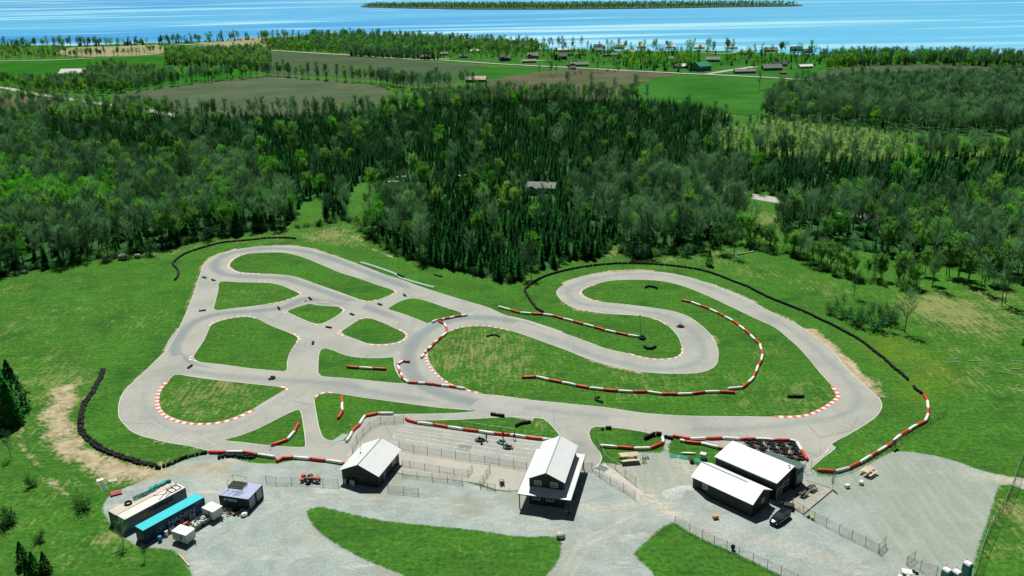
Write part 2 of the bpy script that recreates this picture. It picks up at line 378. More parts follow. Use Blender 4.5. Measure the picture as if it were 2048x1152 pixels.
ISL = {
 'a': cA([(520,310),(560,270),(640,235),(780,222),(920,220),(1010,232),(1080,250),(1200,295),(1400,380),(1560,430),(1700,480),(1825,520),(1843,537),(1780,570),(1700,600),(1630,610),(1560,598),(1450,560),(1250,490),(1120,440),(1020,410),(900,395),(780,390),(680,385),(590,375),(540,350),(518,330)]),
 'b': cA([(443,455),(600,458),(760,462),(870,468),(960,495),(1050,535),(1080,550),(1050,578),(960,605),(860,625),(700,650),(560,665),(410,684),(388,672),(405,600),(425,520)]),
 'c': cA([(980,692),(1050,660),(1170,625),(1230,618),(1320,625),(1400,660),(1425,685),(1370,730),(1290,775),(1220,793),(1140,770),(1060,735)]),
 'd': [(422.5,650),(442.5,641.3),(470,635.5),(495,633.8),(515,637.5),(542.5,651.3),(580,666.3),(595,675),(594,684),(584,699),(577,714),(574.5,728),(574,740),(568,743),(555,742),(500,737),(450,730),(400,724.5),(390,720),(386,714),(405,685),(412.5,670),(417.5,658)],
 'e': cA([(1410,855),(1470,810),(1560,755),(1610,745),(1660,752),(1740,780),(1860,835),(1918,868),(1925,895),(1880,930),(1800,950),(1700,955),(1620,948),(1540,920),(1430,878)]),
 'f': cC([(700,150),(780,100),(860,72),(930,68),(1020,90),(1150,135),(1300,190),(1200,225),(1080,262),(1030,270),(940,235),(820,190),(720,160)]),
 'g': cC([(165,480),(185,468),(215,468),(260,480),(330,510),(430,535),(560,545),(680,543),(745,538),(752,552),(755,600),(775,660),(815,715),(850,745),(835,750),(750,745),(550,725),(350,705),(230,698),(170,690),(145,665),(145,600),(150,520)]),
 'h': cB([(595,198),(640,197),(700,205),(850,225),(1000,245),(1200,270),(1400,290),(1475,303),(1493,320),(1470,345),(1380,395),(1240,465),(1100,530),(1000,565),(900,583),(800,588),(700,578),(600,550),(520,510),(482,460),(470,400),(480,340),(510,290),(550,240)]),
 'i': cB([(990,722),(1100,690),(1250,635),(1400,560),(1500,510),(1570,480),(1600,482),(1612,510),(1630,620),(1645,740),(1645,770),(1620,780),(1500,775),(1350,765),(1150,740)]),
 'j': cH([(113,235),(125,215),(150,200),(200,185),(280,185),(500,220),(800,260),(1100,300),(1300,315),(1420,328),(1250,345),(1000,352),(750,355),(640,358),(560,368),(520,400),(480,450),(430,510),(380,568),(300,572),(220,560),(185,542),(155,470),(130,350)]),
 'k': [(815,840),(862,840.5),(925,838.8),(975,836),(1025,833.8),(1062,835),(1088,838.5),(1097,845),(1119,870.5),(1110,877),(1080,874),(1010,866),(930,856),(845,844)],
 'l': [(855,702.5),(860,690),(872.5,677.5),(892.5,665),(920,656),(950,652.5),(980,653.8),(1025,662.5),(1062.5,675),(1125,697.5),(1175,715),(1212.5,727.5),(1250,736),(1280,742.5),(1325,746),(1362.5,747.5),(1400,745),(1425,736),(1435,722.5),(1435.5,697.5),(1427.5,680),(1415,662.5),(1395,645),(1375,632.5),(1345,622.5),(1300,615),(1250,608.8),(1207.5,604.5),(1182.5,598.8),(1167.5,591),(1163,583.8),(1170,577.5),(1195,567.5),(1225,561),(1270,559.5),(1312.5,561),(1350,567.5),(1387.5,580),(1425,596),(1462.5,613.8),(1512,637.5),(1550,655),(1575,675),(1600,697.5),(1620,720),(1640,745),(1663,770),(1674,782),(1678,792),(1670,802.5),(1650,817.5),(1625,827.5),(1595,831),(1550,833.8),(1475,833),(1400,832.5),(1350,831),(1285,826),(1210,815),(1135,807.5),(1060,800),(997.5,791),(960,787.5),(925,775),(900,767.5),(880,752.5),(865,735),(857,720)],
}
wTRACK = smooth_closed(W(TRACK)); wISL = {k: smooth_closed(W(v)) for k, v in ISL.items()}

GRAVEL = [(417,907),(450,912),(500,925),(550,927),(600,920),(690,930),(775,940),(805,949),(925,963),(990,981),(1035,982),(1120,962),(1160,948),(1183,941),(1200,927),(1212,925),(1242,930),(1255,915),(1272,905),(1322,906),(1327,906),(1331,872),(1344,872),(1336,906),(1360,912),(1385,925),(1400,935),(1560,935),(1606,930),(1625,939),(1637,949),(1670,951),(1712,937),(1750,920),(1790,902),(1825,904),(1870,912),(1912,922),(1960,940),(2018,953),(2120,962),(2120,985),(2048,979),(2018,968),(1998,972),(1987,1004),(1970,1055),(1955,1100),(1943,1151),(1940,1250),(640,1250),(400,1250),(385,1150),(345,1100),(282,1094),(232,1062),(205,1015),(215,995),(250,975),(300,955),(345,930),(385,916)]
GR1 = [(613,1019),(640,1013),(690,1025),(760,1040),(850,1050),(950,1060),(1040,1073),(1110,1073),(1124,1085),(1120,1110),(1112,1130),(1092,1152),(1080,1180),(880,1190),(800,1148),(720,1115),(660,1080),(625,1050)]
GR2 = [(1266,1107),(1290,1085),(1330,1050),(1350,1044),(1380,1065),(1420,1085),(1480,1110),(1540,1140),(1580,1160),(1620,1200),(1350,1200),(1300,1140)]
LAWN3 = [(1960,1190),(1966,1110),(1990,1040),(2012,990),(2030,972),(2140,990),(2140,1200)]
wG = smooth_closed(W(GRAVEL), 2.); wG1 = smooth_closed(W(GR1), 2.); wG2 = smooth_closed(W(GR2), 2.)

# attributes painted on the ground: strokes (points, half width, strength)
DIRT = [(c7([(385,60),(360,110),(330,200),(340,300),(420,400),(550,480),(720,545),(900,565),(1100,530),(1300,520)]), 3.6, .80),
        (c7([(345,140),(320,260),(380,380)]), 4.2, .62),
        (cE([(880,405),(970,478),(1080,575),(1180,680),(1270,775),(1340,830)]), 2.0, 1.),
        (cE([(1400,880),(1460,930)]), 1.6, .7), (cE([(130,48),(290,108),(440,180)]), .9, .8), (cE([(600,262),(760,338)]), .7, .7),
        (cD([(510,268),(600,232),(720,200),(900,168),(1080,160),(1220,166)]), .9, .9), (cD([(1640,255),(1800,312),(1950,378)]), .8, .85),
        (cD([(640,835),(740,872),(860,915),(1000,950),(1110,972)]), 1.1, .95), (cD([(1700,690),(1735,750)]), .8, .8), (cD([(470,410),(560,462),(700,500),(850,515)]), .6, .6),
        (cA([(5,1000),(60,910),(110,830)]), .8, .8), (cA([(160,690),(250,470),(290,340)]), .6, .65), (cA([(300,335),(350,275),(430,232),(560,195)]), 1.0, .95),
        (cA([(700,172),(900,160),(1080,168),(1180,186),(1300,226),(1500,296),(1700,374)]), .6, .75),
        (cB([(150,500),(165,560),(230,640),(340,700),(560,755),(800,790)]), .5, .6), (cB([(190,330),(280,240),(400,130)]), .5, .5),
        (cG([(350,235),(600,262),(900,295),(1150,330)]), .7, .55), (cG([(150,205),(350,235)]), .5, .5),
        (cH([(180,545),(230,565),(330,575)]), .6, .5), (cC([(1200,760),(1500,840),(2048,900)]), .5, .5),
        (c5([(0,225),(60,260),(150,330),(330,400)]), 1.5, .45), (cF([(1380,60),(1460,190)]), 1.6, .55),
        (c7([(600,540),(800,560),(1000,540)]), 5, .6), (c7([(90,330),(250,560),(420,700)]), 1., .5)]
DRY = [(1885,615,17,.85),(1935,640,20,.7),(1840,590,14,.5),(1990,600,16,.6),(1500,545,16,.5),(1450,530,12,.5),(1600,560,14,.45),(1650,575,14,.5),(1960,690,14,.45),(1900,700,12,.4),
       (950,700,24,.62),(1000,730,22,.55),(900,720,12,.6),(1230,740,22,.35),(1300,760,22,.45),(1400,770,18,.4),(1480,760,14,.4),(1540,700,10,.4),(1600,800,16,.5),(1640,795,10,.5),(1520,810,16,.4),
       (420,790,18,.6),(450,770,12,.6),(350,800,10,.4),(560,530,16,.25),(700,570,14,.25),(500,590,18,.4),(640,620,12,.35),(740,660,14,.2),(480,660,12,.3),
       (660,470,14,.75),(700,480,12,.65),(350,490,20,.5),(330,500,12,.6),(560,470,30,.45),(120,620,30,.4),(40,650,24,.45),(150,560,20,.35),(250,560,16,.3),(260,650,22,.4),(60,720,26,.4),(110,760,16,.6),(130,790,14,.55),
       (200,640,18,.3),(30,580,10,.5),(60,1010,20,.4),(240,1070,12,.55),(160,1080,16,.4),(30,860,14,.5),(110,880,12,.4),(200,930,10,.5),
       (1010,545,14,.5),(1150,510,16,.5),(1240,500,12,.65),(1340,515,20,.5),(1180,565,18,.35),(980,590,20,.25),(1100,610,14,.25),(1430,505,16,.5),(1530,440,16,.7),(1540,480,10,.5),(1700,530,20,.4),
       (1080,850,7,.5),(1010,840,7,.4),(690,880,6,.45),(670,850,6,.35),(1900,800,20,.25),(1980,760,26,.45),(2010,860,16,.3),(1850,760,12,.3),(2030,1030,8,.7),(2010,1100,8,.5),(960,1090,10,.3),(1400,1100,10,.2),(760,1080,9,.25),(1750,900,8,.45),(1690,925,8,.3)]
PALE = [(cG([(1130,790),(1250,920),(1340,1000)]), 2.2, 1.), (cG([(1600,740),(1640,800),(1560,860)]), 2.5, .7), (c9([(-60,770),(0,700),(80,690)]), 1.8, .5),
        (c8([(1900,740),(1960,800),(1850,720),(1740,700)]), 1.3, .8), (c8([(1420,740),(1560,760),(1700,740)]), 1.6, .5), (c7([(1230,560),(1400,620)]), 2.6, .45),
        (c7([(1600,640),(1750,700),(2040,690)]), 1.4, .35), (c9([(120,870),(300,930),(600,960),(900,1060)]), 1.8, .4), (cG([(1250,850),(1400,760),(1500,850)]), 4.5, .55), (c9([(1700,560),(1950,590),(2060,610)]), 1.6, .8)]
PALE += [(c7(q), .45, .45) for q in ([(1450,640),(1600,760),(1750,900),(2040,1100)], [(1480,630),(1650,750),(1820,900),(2047,1050)], [(1150,600),(1250,720),(1300,900),(1450,1000),(1800,1100)], [(2040,800),(1800,740),(1500,700)])] + [(c8(q), .45, .5) for q in ([(0,720),(500,760),(1000,850),(1500,900)], [(1300,1150),(1400,950),(1700,800),(2040,700)], [(1360,1150),(1460,960),(1740,830)], [(0,690),(600,720),(1050,800)])] + [(c9(q), .45, .45) for q in ([(0,760),(300,860),(700,960),(1200,1120)], [(0,800),(280,900),(680,1010),(1100,1150)], [(1240,1090),(1330,980),(1500,760),(1680,500)], [(1280,1110),(1370,1000),(1540,780),(1740,520)])]
DULL = [(cF([(1500,700),(1700,800),(1900,950)]), 13., .9), (cF([(1250,900),(1500,1000),(1750,1100)]), 11., .8), (c9([(1450,600),(1600,760),(1400,900)]), 9., .9), (cG([(1350,740),(1400,850)]), 7., .85), (c9([(1250,1000),(1500,1040),(1700,960)]), 6., .8)]

# ---- ground mesh: fine under the circuit, coarser towards the lake
xs = np.concatenate([-np.geomspace(3200, 186, 34), np.arange(-180, 180.01, .85), np.geomspace(186, 3200, 34)])
ys = np.concatenate([np.linspace(40, 92, 10), np.arange(95, 335, .85), np.arange(338, 700, 5.), np.arange(706, 3600, 16.)])
X, Y = np.meshgrid(xs, ys); nx, ny = len(xs), len(ys); fx = X.ravel(); fy = Y.ravel()
SHORE = [(-1200,96),(-400,92),(0,88),(150,90),(300,86),(450,80),(600,74),(700,74),(850,82),(1000,92),(1100,98),(1300,100),(1500,103),(1700,110),(2048,116),(2600,124),(3400,136)]
wSH = [(p.x, p.y) for p in W(SHORE)]
shx = np.array([p[0] for p in wSH]); shy = np.array([p[1] for p in wSH]); o_ = np.argsort(shx); shx = shx[o_]; shy = shy[o_]
shore_y = np.interp(fx, shx, shy)+8*np.sin(fx/37.)+5*np.sin(fx/13.)
fz = -6*np.clip((fy-shore_y)/30., 0, 1)
near = (np.abs(fx) < 182) & (fy < 336)
A = {k: np.zeros(fx.shape, np.float32) for k in ('gravel', 'dirt', 'dry', 'forest', 'pale', 'dull', 'bloom')}
nxp, nyp = fx[near], fy[near]
def sd(poly):
    q = [(p.x, p.y) for p in poly]; d = segdist(nxp, nyp, q, True); return np.where(inside(nxp, nyp, q), d, -d)
g = sd(wG); g = np.minimum(g, -sd(wG1)); g = np.minimum(g, -sd(wG2))
trk = [(p.x, p.y) for p in wTRACK]
A['gravel'][near] = np.clip(.5+g/2.0, 0, 1)
for name, L in (('dirt', DIRT), ('pale', PALE), ('dull', DULL)):
    acc = np.zeros(nxp.shape)
    for pts, w, s_ in L:
        q = [(p.x, p.y) for p in W(pts)]; d = segdist(nxp, nyp, q); acc = np.maximum(acc, s_*np.exp(-(d/w)**2*.8))
    A[name][near] = acc
acc = np.zeros(fx.shape)
for px, py, r, s_ in DRY:
    p = G(px, py); acc = np.maximum(acc, s_*np.exp(-((fx-p.x)**2+(fy-p.y)**2)/(r*r)*.9))
A['dry'][:] = acc
for px, py, r in ((1795, 705, 8.), (1780, 690, 6.), (1850, 762, 5.), (1870, 740, 5.), (1830, 790, 4.)):
    p = G(px, py); A['bloom'] = np.maximum(A['bloom'], np.exp(-((fx-p.x)**2+(fy-p.y)**2)/(r*r))).astype(np.float32)

# woodland outlines (tree feet)
WOODS = [
 [(-500,600),(-60,568),(0,553),(50,545),(90,538),(150,528),(215,518),(250,510),(300,503),(390,484),(410,478),(470,468),(500,464),(560,458),(640,452),(690,438),(720,452),(731,474),(765,492),(800,513),(828,522),(858,530),(890,536),(919,541),(945,549),(971,554),(1008,565),(1036,558),(1066,543),(1111,537),(1138,517),(1186,518),(1215,508),(1222,490),(1240,488),(1250,508),(1275,518),(1302,515),(1348,508),(1379,513),(1400,500),(1440,490),(1480,478),(1485,400),(1530,380),(1565,400),(1560,459),(1618,479),(1690,493),(1731,503),(1775,512),(1861,524),(1960,542),(2048,572),(2300,620),(2500,330),(2200,300),(2048,290),(1900,300),(1830,308),(1760,318),(1650,318),(1540,302),(1470,285),(1440,262),(1470,245),(1450,232),(1410,222),(1300,208),(1260,205),(1130,200),(1000,198),(900,205),(800,218),(700,230),(560,236),(400,240),(250,238),(140,238),(0,240),(-500,260)],
 [(1525,232),(1545,208),(1580,194),(1640,184),(1700,179),(1760,174),(1830,171),(2048,168),(2400,178),(2500,330),(2200,290),(2048,272),(1850,266),(1700,250),(1600,242)],
]
CLEAR = [[(692,470),(696,415),(708,372),(748,362),(756,380),(730,440),(714,472)], [(1046,380),(1062,377),(1108,378),(1112,402),(1052,404)], [(560,470),(610,400),(640,395),(650,440),(690,448)],
         [(1486,500),(1484,404),(1400,385),(1400,372),(1482,385),(1563,398),(1640,410),(1640,420),(1568,410),(1562,470),(1520,500)], [(776,366),(900,362),(905,372),(780,378)]]
wW = [W(q) for q in WOODS]; wC = [W(q) for q in CLEAR]
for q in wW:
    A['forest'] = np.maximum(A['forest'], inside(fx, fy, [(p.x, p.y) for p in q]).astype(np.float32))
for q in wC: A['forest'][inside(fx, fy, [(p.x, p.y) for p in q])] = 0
# pale scrub meadow
MEAD = W([(1430,262),(1550,238),(1690,250),(1830,272),(1910,285),(2060,300),(2060,312),(1900,312),(1760,325),(1650,322),(1550,312),(1440,300)])
ins = inside(fx, fy, [(p.x, p.y) for p in MEAD]); A['dry'][ins] = .55; A['forest'][ins] = .0

faces = np.arange(nx*ny).reshape(ny, nx)
quads = np.stack([faces[:-1, :-1], faces[:-1, 1:], faces[1:, 1:], faces[1:, :-1]], -1).reshape(-1, 4)
gq = A['gravel'][quads].mean(1) > .5
keep = fz[quads].min(1) > -5.9
def ground_obj(name, sel):
    q = quads[sel]; used, inv = np.unique(q, return_inverse=True); q = inv.reshape(-1, 4)
    me = bpy.data.meshes.new(name); me.vertices.add(len(used)); me.loops.add(q.size); me.polygons.add(len(q))
    co = np.stack([fx[used], fy[used], fz[used]], -1).astype(np.float32); me.vertices.foreach_set('co', co.ravel())
    me.loops.foreach_set('vertex_index', q.ravel().astype(np.int32)); me.polygons.foreach_set('loop_start', np.arange(0, q.size, 4, dtype=np.int32))
    me.update(calc_edges=True); me.materials.append(M_ground)
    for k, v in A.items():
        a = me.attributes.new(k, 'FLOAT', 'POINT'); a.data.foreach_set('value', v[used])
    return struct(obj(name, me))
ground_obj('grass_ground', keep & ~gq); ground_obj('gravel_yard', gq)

# ---- lake and island
def water():
    m, nt, bs, out = nodes('lake_water'); T = NT(nt); p = T.pos()
    a = T.noise(T.mapping(p, (.00035, .0026, 1), (0, 0, .06)), 1., 5, .6, .8)
    b = T.noise(T.mapping(p, (.0011, .010, 1), (0, 0, -.05)), 1., 4, .65, .4)
    big = T.noise(T.mapping(p, (.0002, .0009, 1)), 1., 2)
    f = T.math('ADD', T.math('MULTIPLY', a, .62), T.math('MULTIPLY', b, .38))
    col = T.mix(T.ss(f, .36, .64), (.018, .27, .66), (.09, .52, .86))
    col = T.mix(T.ss(f, .515, .57, 0, .95), col, (.55, .86, .95))  # pale streaks: sky glint on the water painted into the base colour
    col = T.mix(T.ss(big, .40, .62, 0, .45), col, (.16, .60, .86))
    sx = T.n('ShaderNodeSeparateXYZ'); T.L(p, sx.inputs[0])
    col = T.mix(T.ss(sx.outputs[0], -900, 900, 0, .5), col, (.22, .66, .88))
    T.L(col, bs.inputs['Base Color']); bs.inputs['Roughness'].default_value = .35; bs.inputs['Specular IOR Level'].default_value = .12
    return m
M_water = water()
struct(MB().add([(-14000, 700, -1.2), (14000, 700, -1.2), (14000, 26000, -1.2), (-14000, 26000, -1.2)], [(0, 1, 2, 3)]).build('lake_water', M_water))

# ---- far fields, lying 15 cm proud of the base ground
def fieldmat(name, a, b, rot=0., st=(.02, .5, 1), hi=None):
    m, nt, bs, out = nodes(name); T = NT(nt); p = T.pos()
    n = T.math('ADD', T.math('MULTIPLY', T.noise(p, .02, 4), .5), T.math('MULTIPLY', T.noise(T.mapping(p, st, (0, 0, rot)), 1., 4, .7), .5))
    col = T.mix(T.ss(n, .38, .62), a, b)
    if hi: col = T.mix(T.ss(T.noise(T.mapping(p, (.01, .12, 1), (0, 0, rot)), 1., 3), .56, .66, 0, .6), col, hi)
    T.L(col, bs.inputs['Base Color']); bs.inputs['Roughness'].default_value = .95; bs.inputs['Specular IOR Level'].default_value = 0
    return m
M_plow = fieldmat('plowed_soil', (.065, .105, .058), (.105, .140, .078), .2, hi=(.16, .17, .095))
M_plow2 = fieldmat('plowed_soil_far', (.055, .10, .055), (.085, .125, .065), .5)
M_brown = fieldmat('brown_stubble', (.075, .10, .055), (.14, .135, .080), -.2)
M_crop = fieldmat('green_crop', (.020, .125, .012), (.036, .165, .020), .3)
M_crop2 = fieldmat('green_pasture', (.026, .125, .018), (.050, .18, .032), -.2)
M_tan = fieldmat('bare_tan_soil', (.24, .25, .14), (.34, .33, .20), .1)
M_road = fieldmat('pale_road_gravel', (.30, .34, .29), (.46, .48, .42), .1)
FIELDS = [
 ('green_field', M_crop, [(-300,128),(-50,127),(185,118),(308,112),(330,118),(335,138),(300,150),(200,160),(110,172),(-60,178),(-300,180)]),
 ('green_field', M_crop, [(300,140),(330,137),(506,142),(500,152),(380,167),(240,188),(190,178)]),
 ('plowed_field', M_plow, [(240,188),(380,168),(540,151),(620,158),(730,167),(770,178),(770,200),(720,222),(640,232),(500,236),(330,232),(235,208)]),
 ('plowed_field', M_plow2, [(540,104),(620,108),(700,112),(820,121),(960,132),(985,138),(925,147),(905,168),(820,172),(760,160),(600,150),(530,146),(505,124)]),
 ('green_field', M_crop2, [(922,147),(985,136),(1080,136),(1105,140),(1045,150),(975,158),(915,160)]),
 ('brown_field', M_brown, [(985,160),(1040,150),(1125,140),(1260,143),(1352,150),(1290,163),(1245,175),(1262,200),(1130,200),(975,195)]),
 ('green_pasture', M_crop2, [(1246,177),(1292,163),(1352,151),(1600,160),(1580,176),(1545,190),(1524,222),(1500,232),(1450,226),(1400,215),(1300,205),(1260,202)]),
 ('brown_field', M_plow2, [(1600,158),(1640,145),(1690,136),(1735,127),(1830,128),(2048,134),(2300,142),(2300,175),(2048,164),(1830,165),(1700,174),(1590,180)]),
 ('tan_field', M_tan, [(120,102),(150,95),(240,92),(315,90),(320,108),(190,114),(110,108)]),
 ('tan_field', M_tan, [(380,86),(430,84),(510,74),(640,74),(650,79),(560,90),(500,97)]),
 ('plowed_field', M_brown, [(-300,180),(-20,188),(50,192),(110,200),(140,215),(60,225),(-300,235)]),
 ('village_lawn', M_crop2, [(830,108),(1000,108),(1100,105),(1300,107),(1500,107),(1600,112),(1680,120),(1640,140),(1595,157),(1420,148),(1213,139),(985,126),(880,119)]),
]
for nme, m_, q in FIELDS:
    sheet(nme, [smooth_closed(W(q), 20.)], .15+.02*FIELDS.index((nme, m_, q)), m_)
def road(name, q, w, z, m_, step=6.):
    P = smooth_closed(W(q), step, False); vs, fs = ribbon(P, w, z); return struct(MB().add(vs, fs).build(name, m_))
road('gravel_road', [(-300,158),(0,176),(50,186),(113,195),(160,203),(220,211),(290,221),(360,235)], 8, .6, M_road)
road('country_road', [(280,84),(320,87),(445,94),(523,100),(615,106),(700,111),(817,119),(885,121),(988,128),(1138,136),(1213,140),(1350,147),(1416,150),(1519,155),(1600,160),(1680,164)], 7.5, .62, M_road)
road('side_road', [(1410,150),(1440,145),(1485,138),(1512,134)], 8, .66, M_road)
road('village_lane', [(1395,106),(1450,108),(1482,103),(1500,100)], 6, .66, M_road)
road('village_lane', [(1262,102),(1330,103.5)], 6, .66, M_road)
road('farm_lane', [(-100,123),(0,122),(100,121),(185,117)], 7, .66, M_road)
road('driveway', [(1040,124),(1080,122),(1100,121)], 7, .66, M_road)
road('driveway', [(860,121),(880,118),(900,118)], 6, .66, M_road)
road('paved_road', [(1300,352),(1400,371),(1482,388),(1502,392),(1563,402),(1640,416),(1760,436)], 9, .05, asphalt_mat('road_asphalt', ((.42,.42,.40),(.50,.50,.48))), 3.)
road('driveway', [(1030,377),(1050,375),(1064,373)], 7, .05, M_road)

# ---- the circuit
tr = sheet('kart_track', [wTRACK]+[wISL[k] for k in ISL], .03, M_asph)
# edge lines
z = .036; lines = MB()
vs, fs = ribbon(wTRACK[:], .13, z, True)
gate_lo, gate_hi = None, None
def line_ok(p):
    px, py = proj(p.x, p.y); return not ((py > 925 and px < 1160) or (1340 < px < 1640 and py > 868))
for i, f in enumerate(fs):
    if line_ok(wTRACK[i % len(wTRACK)]): lines.add([vs[j] for j in f], [(0, 1, 2, 3)])
for k, q in wISL.items():
    v2, f2 = ribbon(q, .13, z, True); lines.add(v2, f2)
struct(lines.build('track_edge_lines', M_linep))
# racing line: rubbered-in band, faded to nothing at its borders
BN = [0]
def band(name, q, w, zz, s=1.):
    BN[0] += 1; zz = .0322+.0005*BN[0]
    P = smooth_closed(W(q), 1.5, False); N = normals(P); vs = []; al = []
    ks = (-1, -.55, 0, .55, 1); n = len(P)
    for i, (p, nn) in enumerate(zip(P, N)):
        e = min(1, i/8, (n-1-i)/8)
        for k in ks: vs.append((p.x+nn.x*k*w/2, p.y+nn.y*k*w/2, zz)); al.append(s*e*(1-abs(k))**.7 if abs(k) < 1 else 0.)
    fs = [(5*i+j+1, 5*i+j, 5*i+5+j, 5*i+6+j) for i in range(n-1) for j in range(4)]
    mb = MB().add(vs, fs); o = mb.build(name, M_asph); a = o.data.attributes.new('line', 'FLOAT', 'POINT'); a.data.foreach_set('value', al)
    if o.data.polygons[0].normal.z < 0: o.data.flip_normals()
    return struct(o)
band('racing_line', cA([(2000,800),(1700,690),(1350,560),(1150,490),(950,430),(700,415),(500,400),(400,350),(420,280),(560,220),(800,190),(1050,200),(1300,260),(1700,410),(2048,540)]), 5.5, .033)
band('racing_line', cA([(1600,640),(1250,620),(1120,590),(950,660),(700,690),(450,710),(250,770),(130,880),(80,1000),(150,1090),(280,1146),(600,1188)]), 5., .0335, 1.1)
band('racing_line', cB([(560,60),(620,130),(800,180),(1200,225),(1600,250),(2000,280)])+cC([(500,800),(1000,880),(1400,920)]), 5.5, .034, .7)
band('racing_line', cC([(1900,1000),(1400,900),(1150,840),(960,740),(880,620),(880,480),(980,350),(1150,260),(1400,220),(1700,250),(2048,360)]), 6., .0345, 1.1)
band('racing_line', cD([(100,590),(400,700),(800,860),(1100,930),(1400,950),(1600,880),(1620,760),(1500,620),(1300,520),(900,460),(650,430),(540,350),(600,280),(900,205),(1300,200),(1700,310),(2048,470)]), 5.5, .033, .6)
band('racing_line', cE([(300,180),(700,380),(1000,620),(1250,900),(1200,1050),(900,1130)])+cG([(1900,480),(1300,410),(600,330),(0,240)]), 5.5, .033, .6)
band('racing_line', cB([(1600,300),(1400,420),(1100,600),(800,660),(500,600),(360,450),(380,300),(540,160)]), 5., .035, .5)
M_patch = asphalt_mat('newer_asphalt', ((.34, .35, .33), (.42, .425, .40)))
sheet('asphalt_patch', [W(cH([(1350,300),(1425,240),(1790,290),(1770,360),(1600,345),(1440,328)]))], .037, M_patch)
sheet('asphalt_patch', [W(cG([(1035,372),(1400,400),(1700,410),(1700,470),(1500,500),(1020,445)]))], .037, M_patch)
sheet('asphalt_patch', [W(cG([(650,570),(890,565),(960,660),(970,705),(940,750),(800,815),(640,700)]))], .037, asphalt_mat('apron_asphalt', ((.28, .29, .26), (.35, .355, .32))))
sheet('asphalt_patch', [W(cH([(1280,595),(1380,608),(1350,650),(1250,632)]))], .037, asphalt_mat('dark_asphalt', ((.20, .22, .20), (.25, .27, .25))))
# paddock concrete apron in front of the grid
sheet('paddock_apron', [W(cH([(420,690),(800,640),(1815,798),(1740,960),(1560,953),(1440,910),(1300,888),(820,830),(700,788)]))], .040, asphalt_mat('paddock_concrete', ((.40, .395, .345), (.49, .48, .42))))
sheet('concrete_walk', [W(cG([(915,800),(1000,745),(1030,765),(1330,1000),(1250,1010),(1100,905)]))], .012, M_conc)
# grid lane paint
LN = [((835,443),(1920,580)),((800,473),(1910,607)),((795,490),(1880,640)),((770,517),(1870,675)),((755,545),(1855,715)),((725,572),(1845,745))]
lp = MB()
for i, (a, b) in enumerate(LN):
    P = [G(600+a[0]/4, 740+a[1]/4), G(600+b[0]/4, 740+b[1]/4)]; v2, f2 = ribbon(P, .13, .046); lp.add(v2, f2)
    d = (P[1]-P[0]); L = d.length; d.normalize(); nn = Vector((-d.y, d.x, 0)); t = 3.+.9*(i % 2)
    while t < L-1:
        c = P[0]+d*t; v2, f2 = ribbon([c-nn*.05, c+nn*.45], .13, .050); lp.add(v2, f2); t += 3.6
for a, b, c in (((800,473),(780,480),(795,490)), ((770,517),(745,530),(755,545))):
    v2, f2 = ribbon(smooth_closed(W(cH([a, b, c])), .2, False), .13, .054); lp.add(v2, f2)
struct(lp.build('grid_lane_markings', M_linep))
mk = MB()
for q, w in ((cF([(865,740),(940,712),(1000,665),(1035,622)]), .14), (cG([(880,800),(935,775),(965,740)]), .12), (cB([(400,560),(520,630),(700,668),(830,710),(970,800)]), .09), (cB([(660,712),(780,740)]), .12), (cB([(580,697),(620,705)]), .12), (cH([(430,640),(395,665),(385,690)]), .12)):
    v2, f2 = ribbon(smooth_closed(W(q), .5, False), w, .060); mk.add(v2, f2)
for a, b in (((80,575),(145,580)), ((145,580),(120,590)), ((145,580),(125,572))):
    v2, f2 = ribbon(W(cF([a, b])), .14, .064+.001*a[0]/80); mk.add(v2, f2)
for r in ((355,595,820,620),(440,632,840,660),(640,668,850,712)):
    v2, f2 = ribbon(W(cF([(r[0], r[1]), (r[2], r[3])])), .10, .060); mk.add(v2, f2)
struct(mk.build('painted_markings', M_linep))

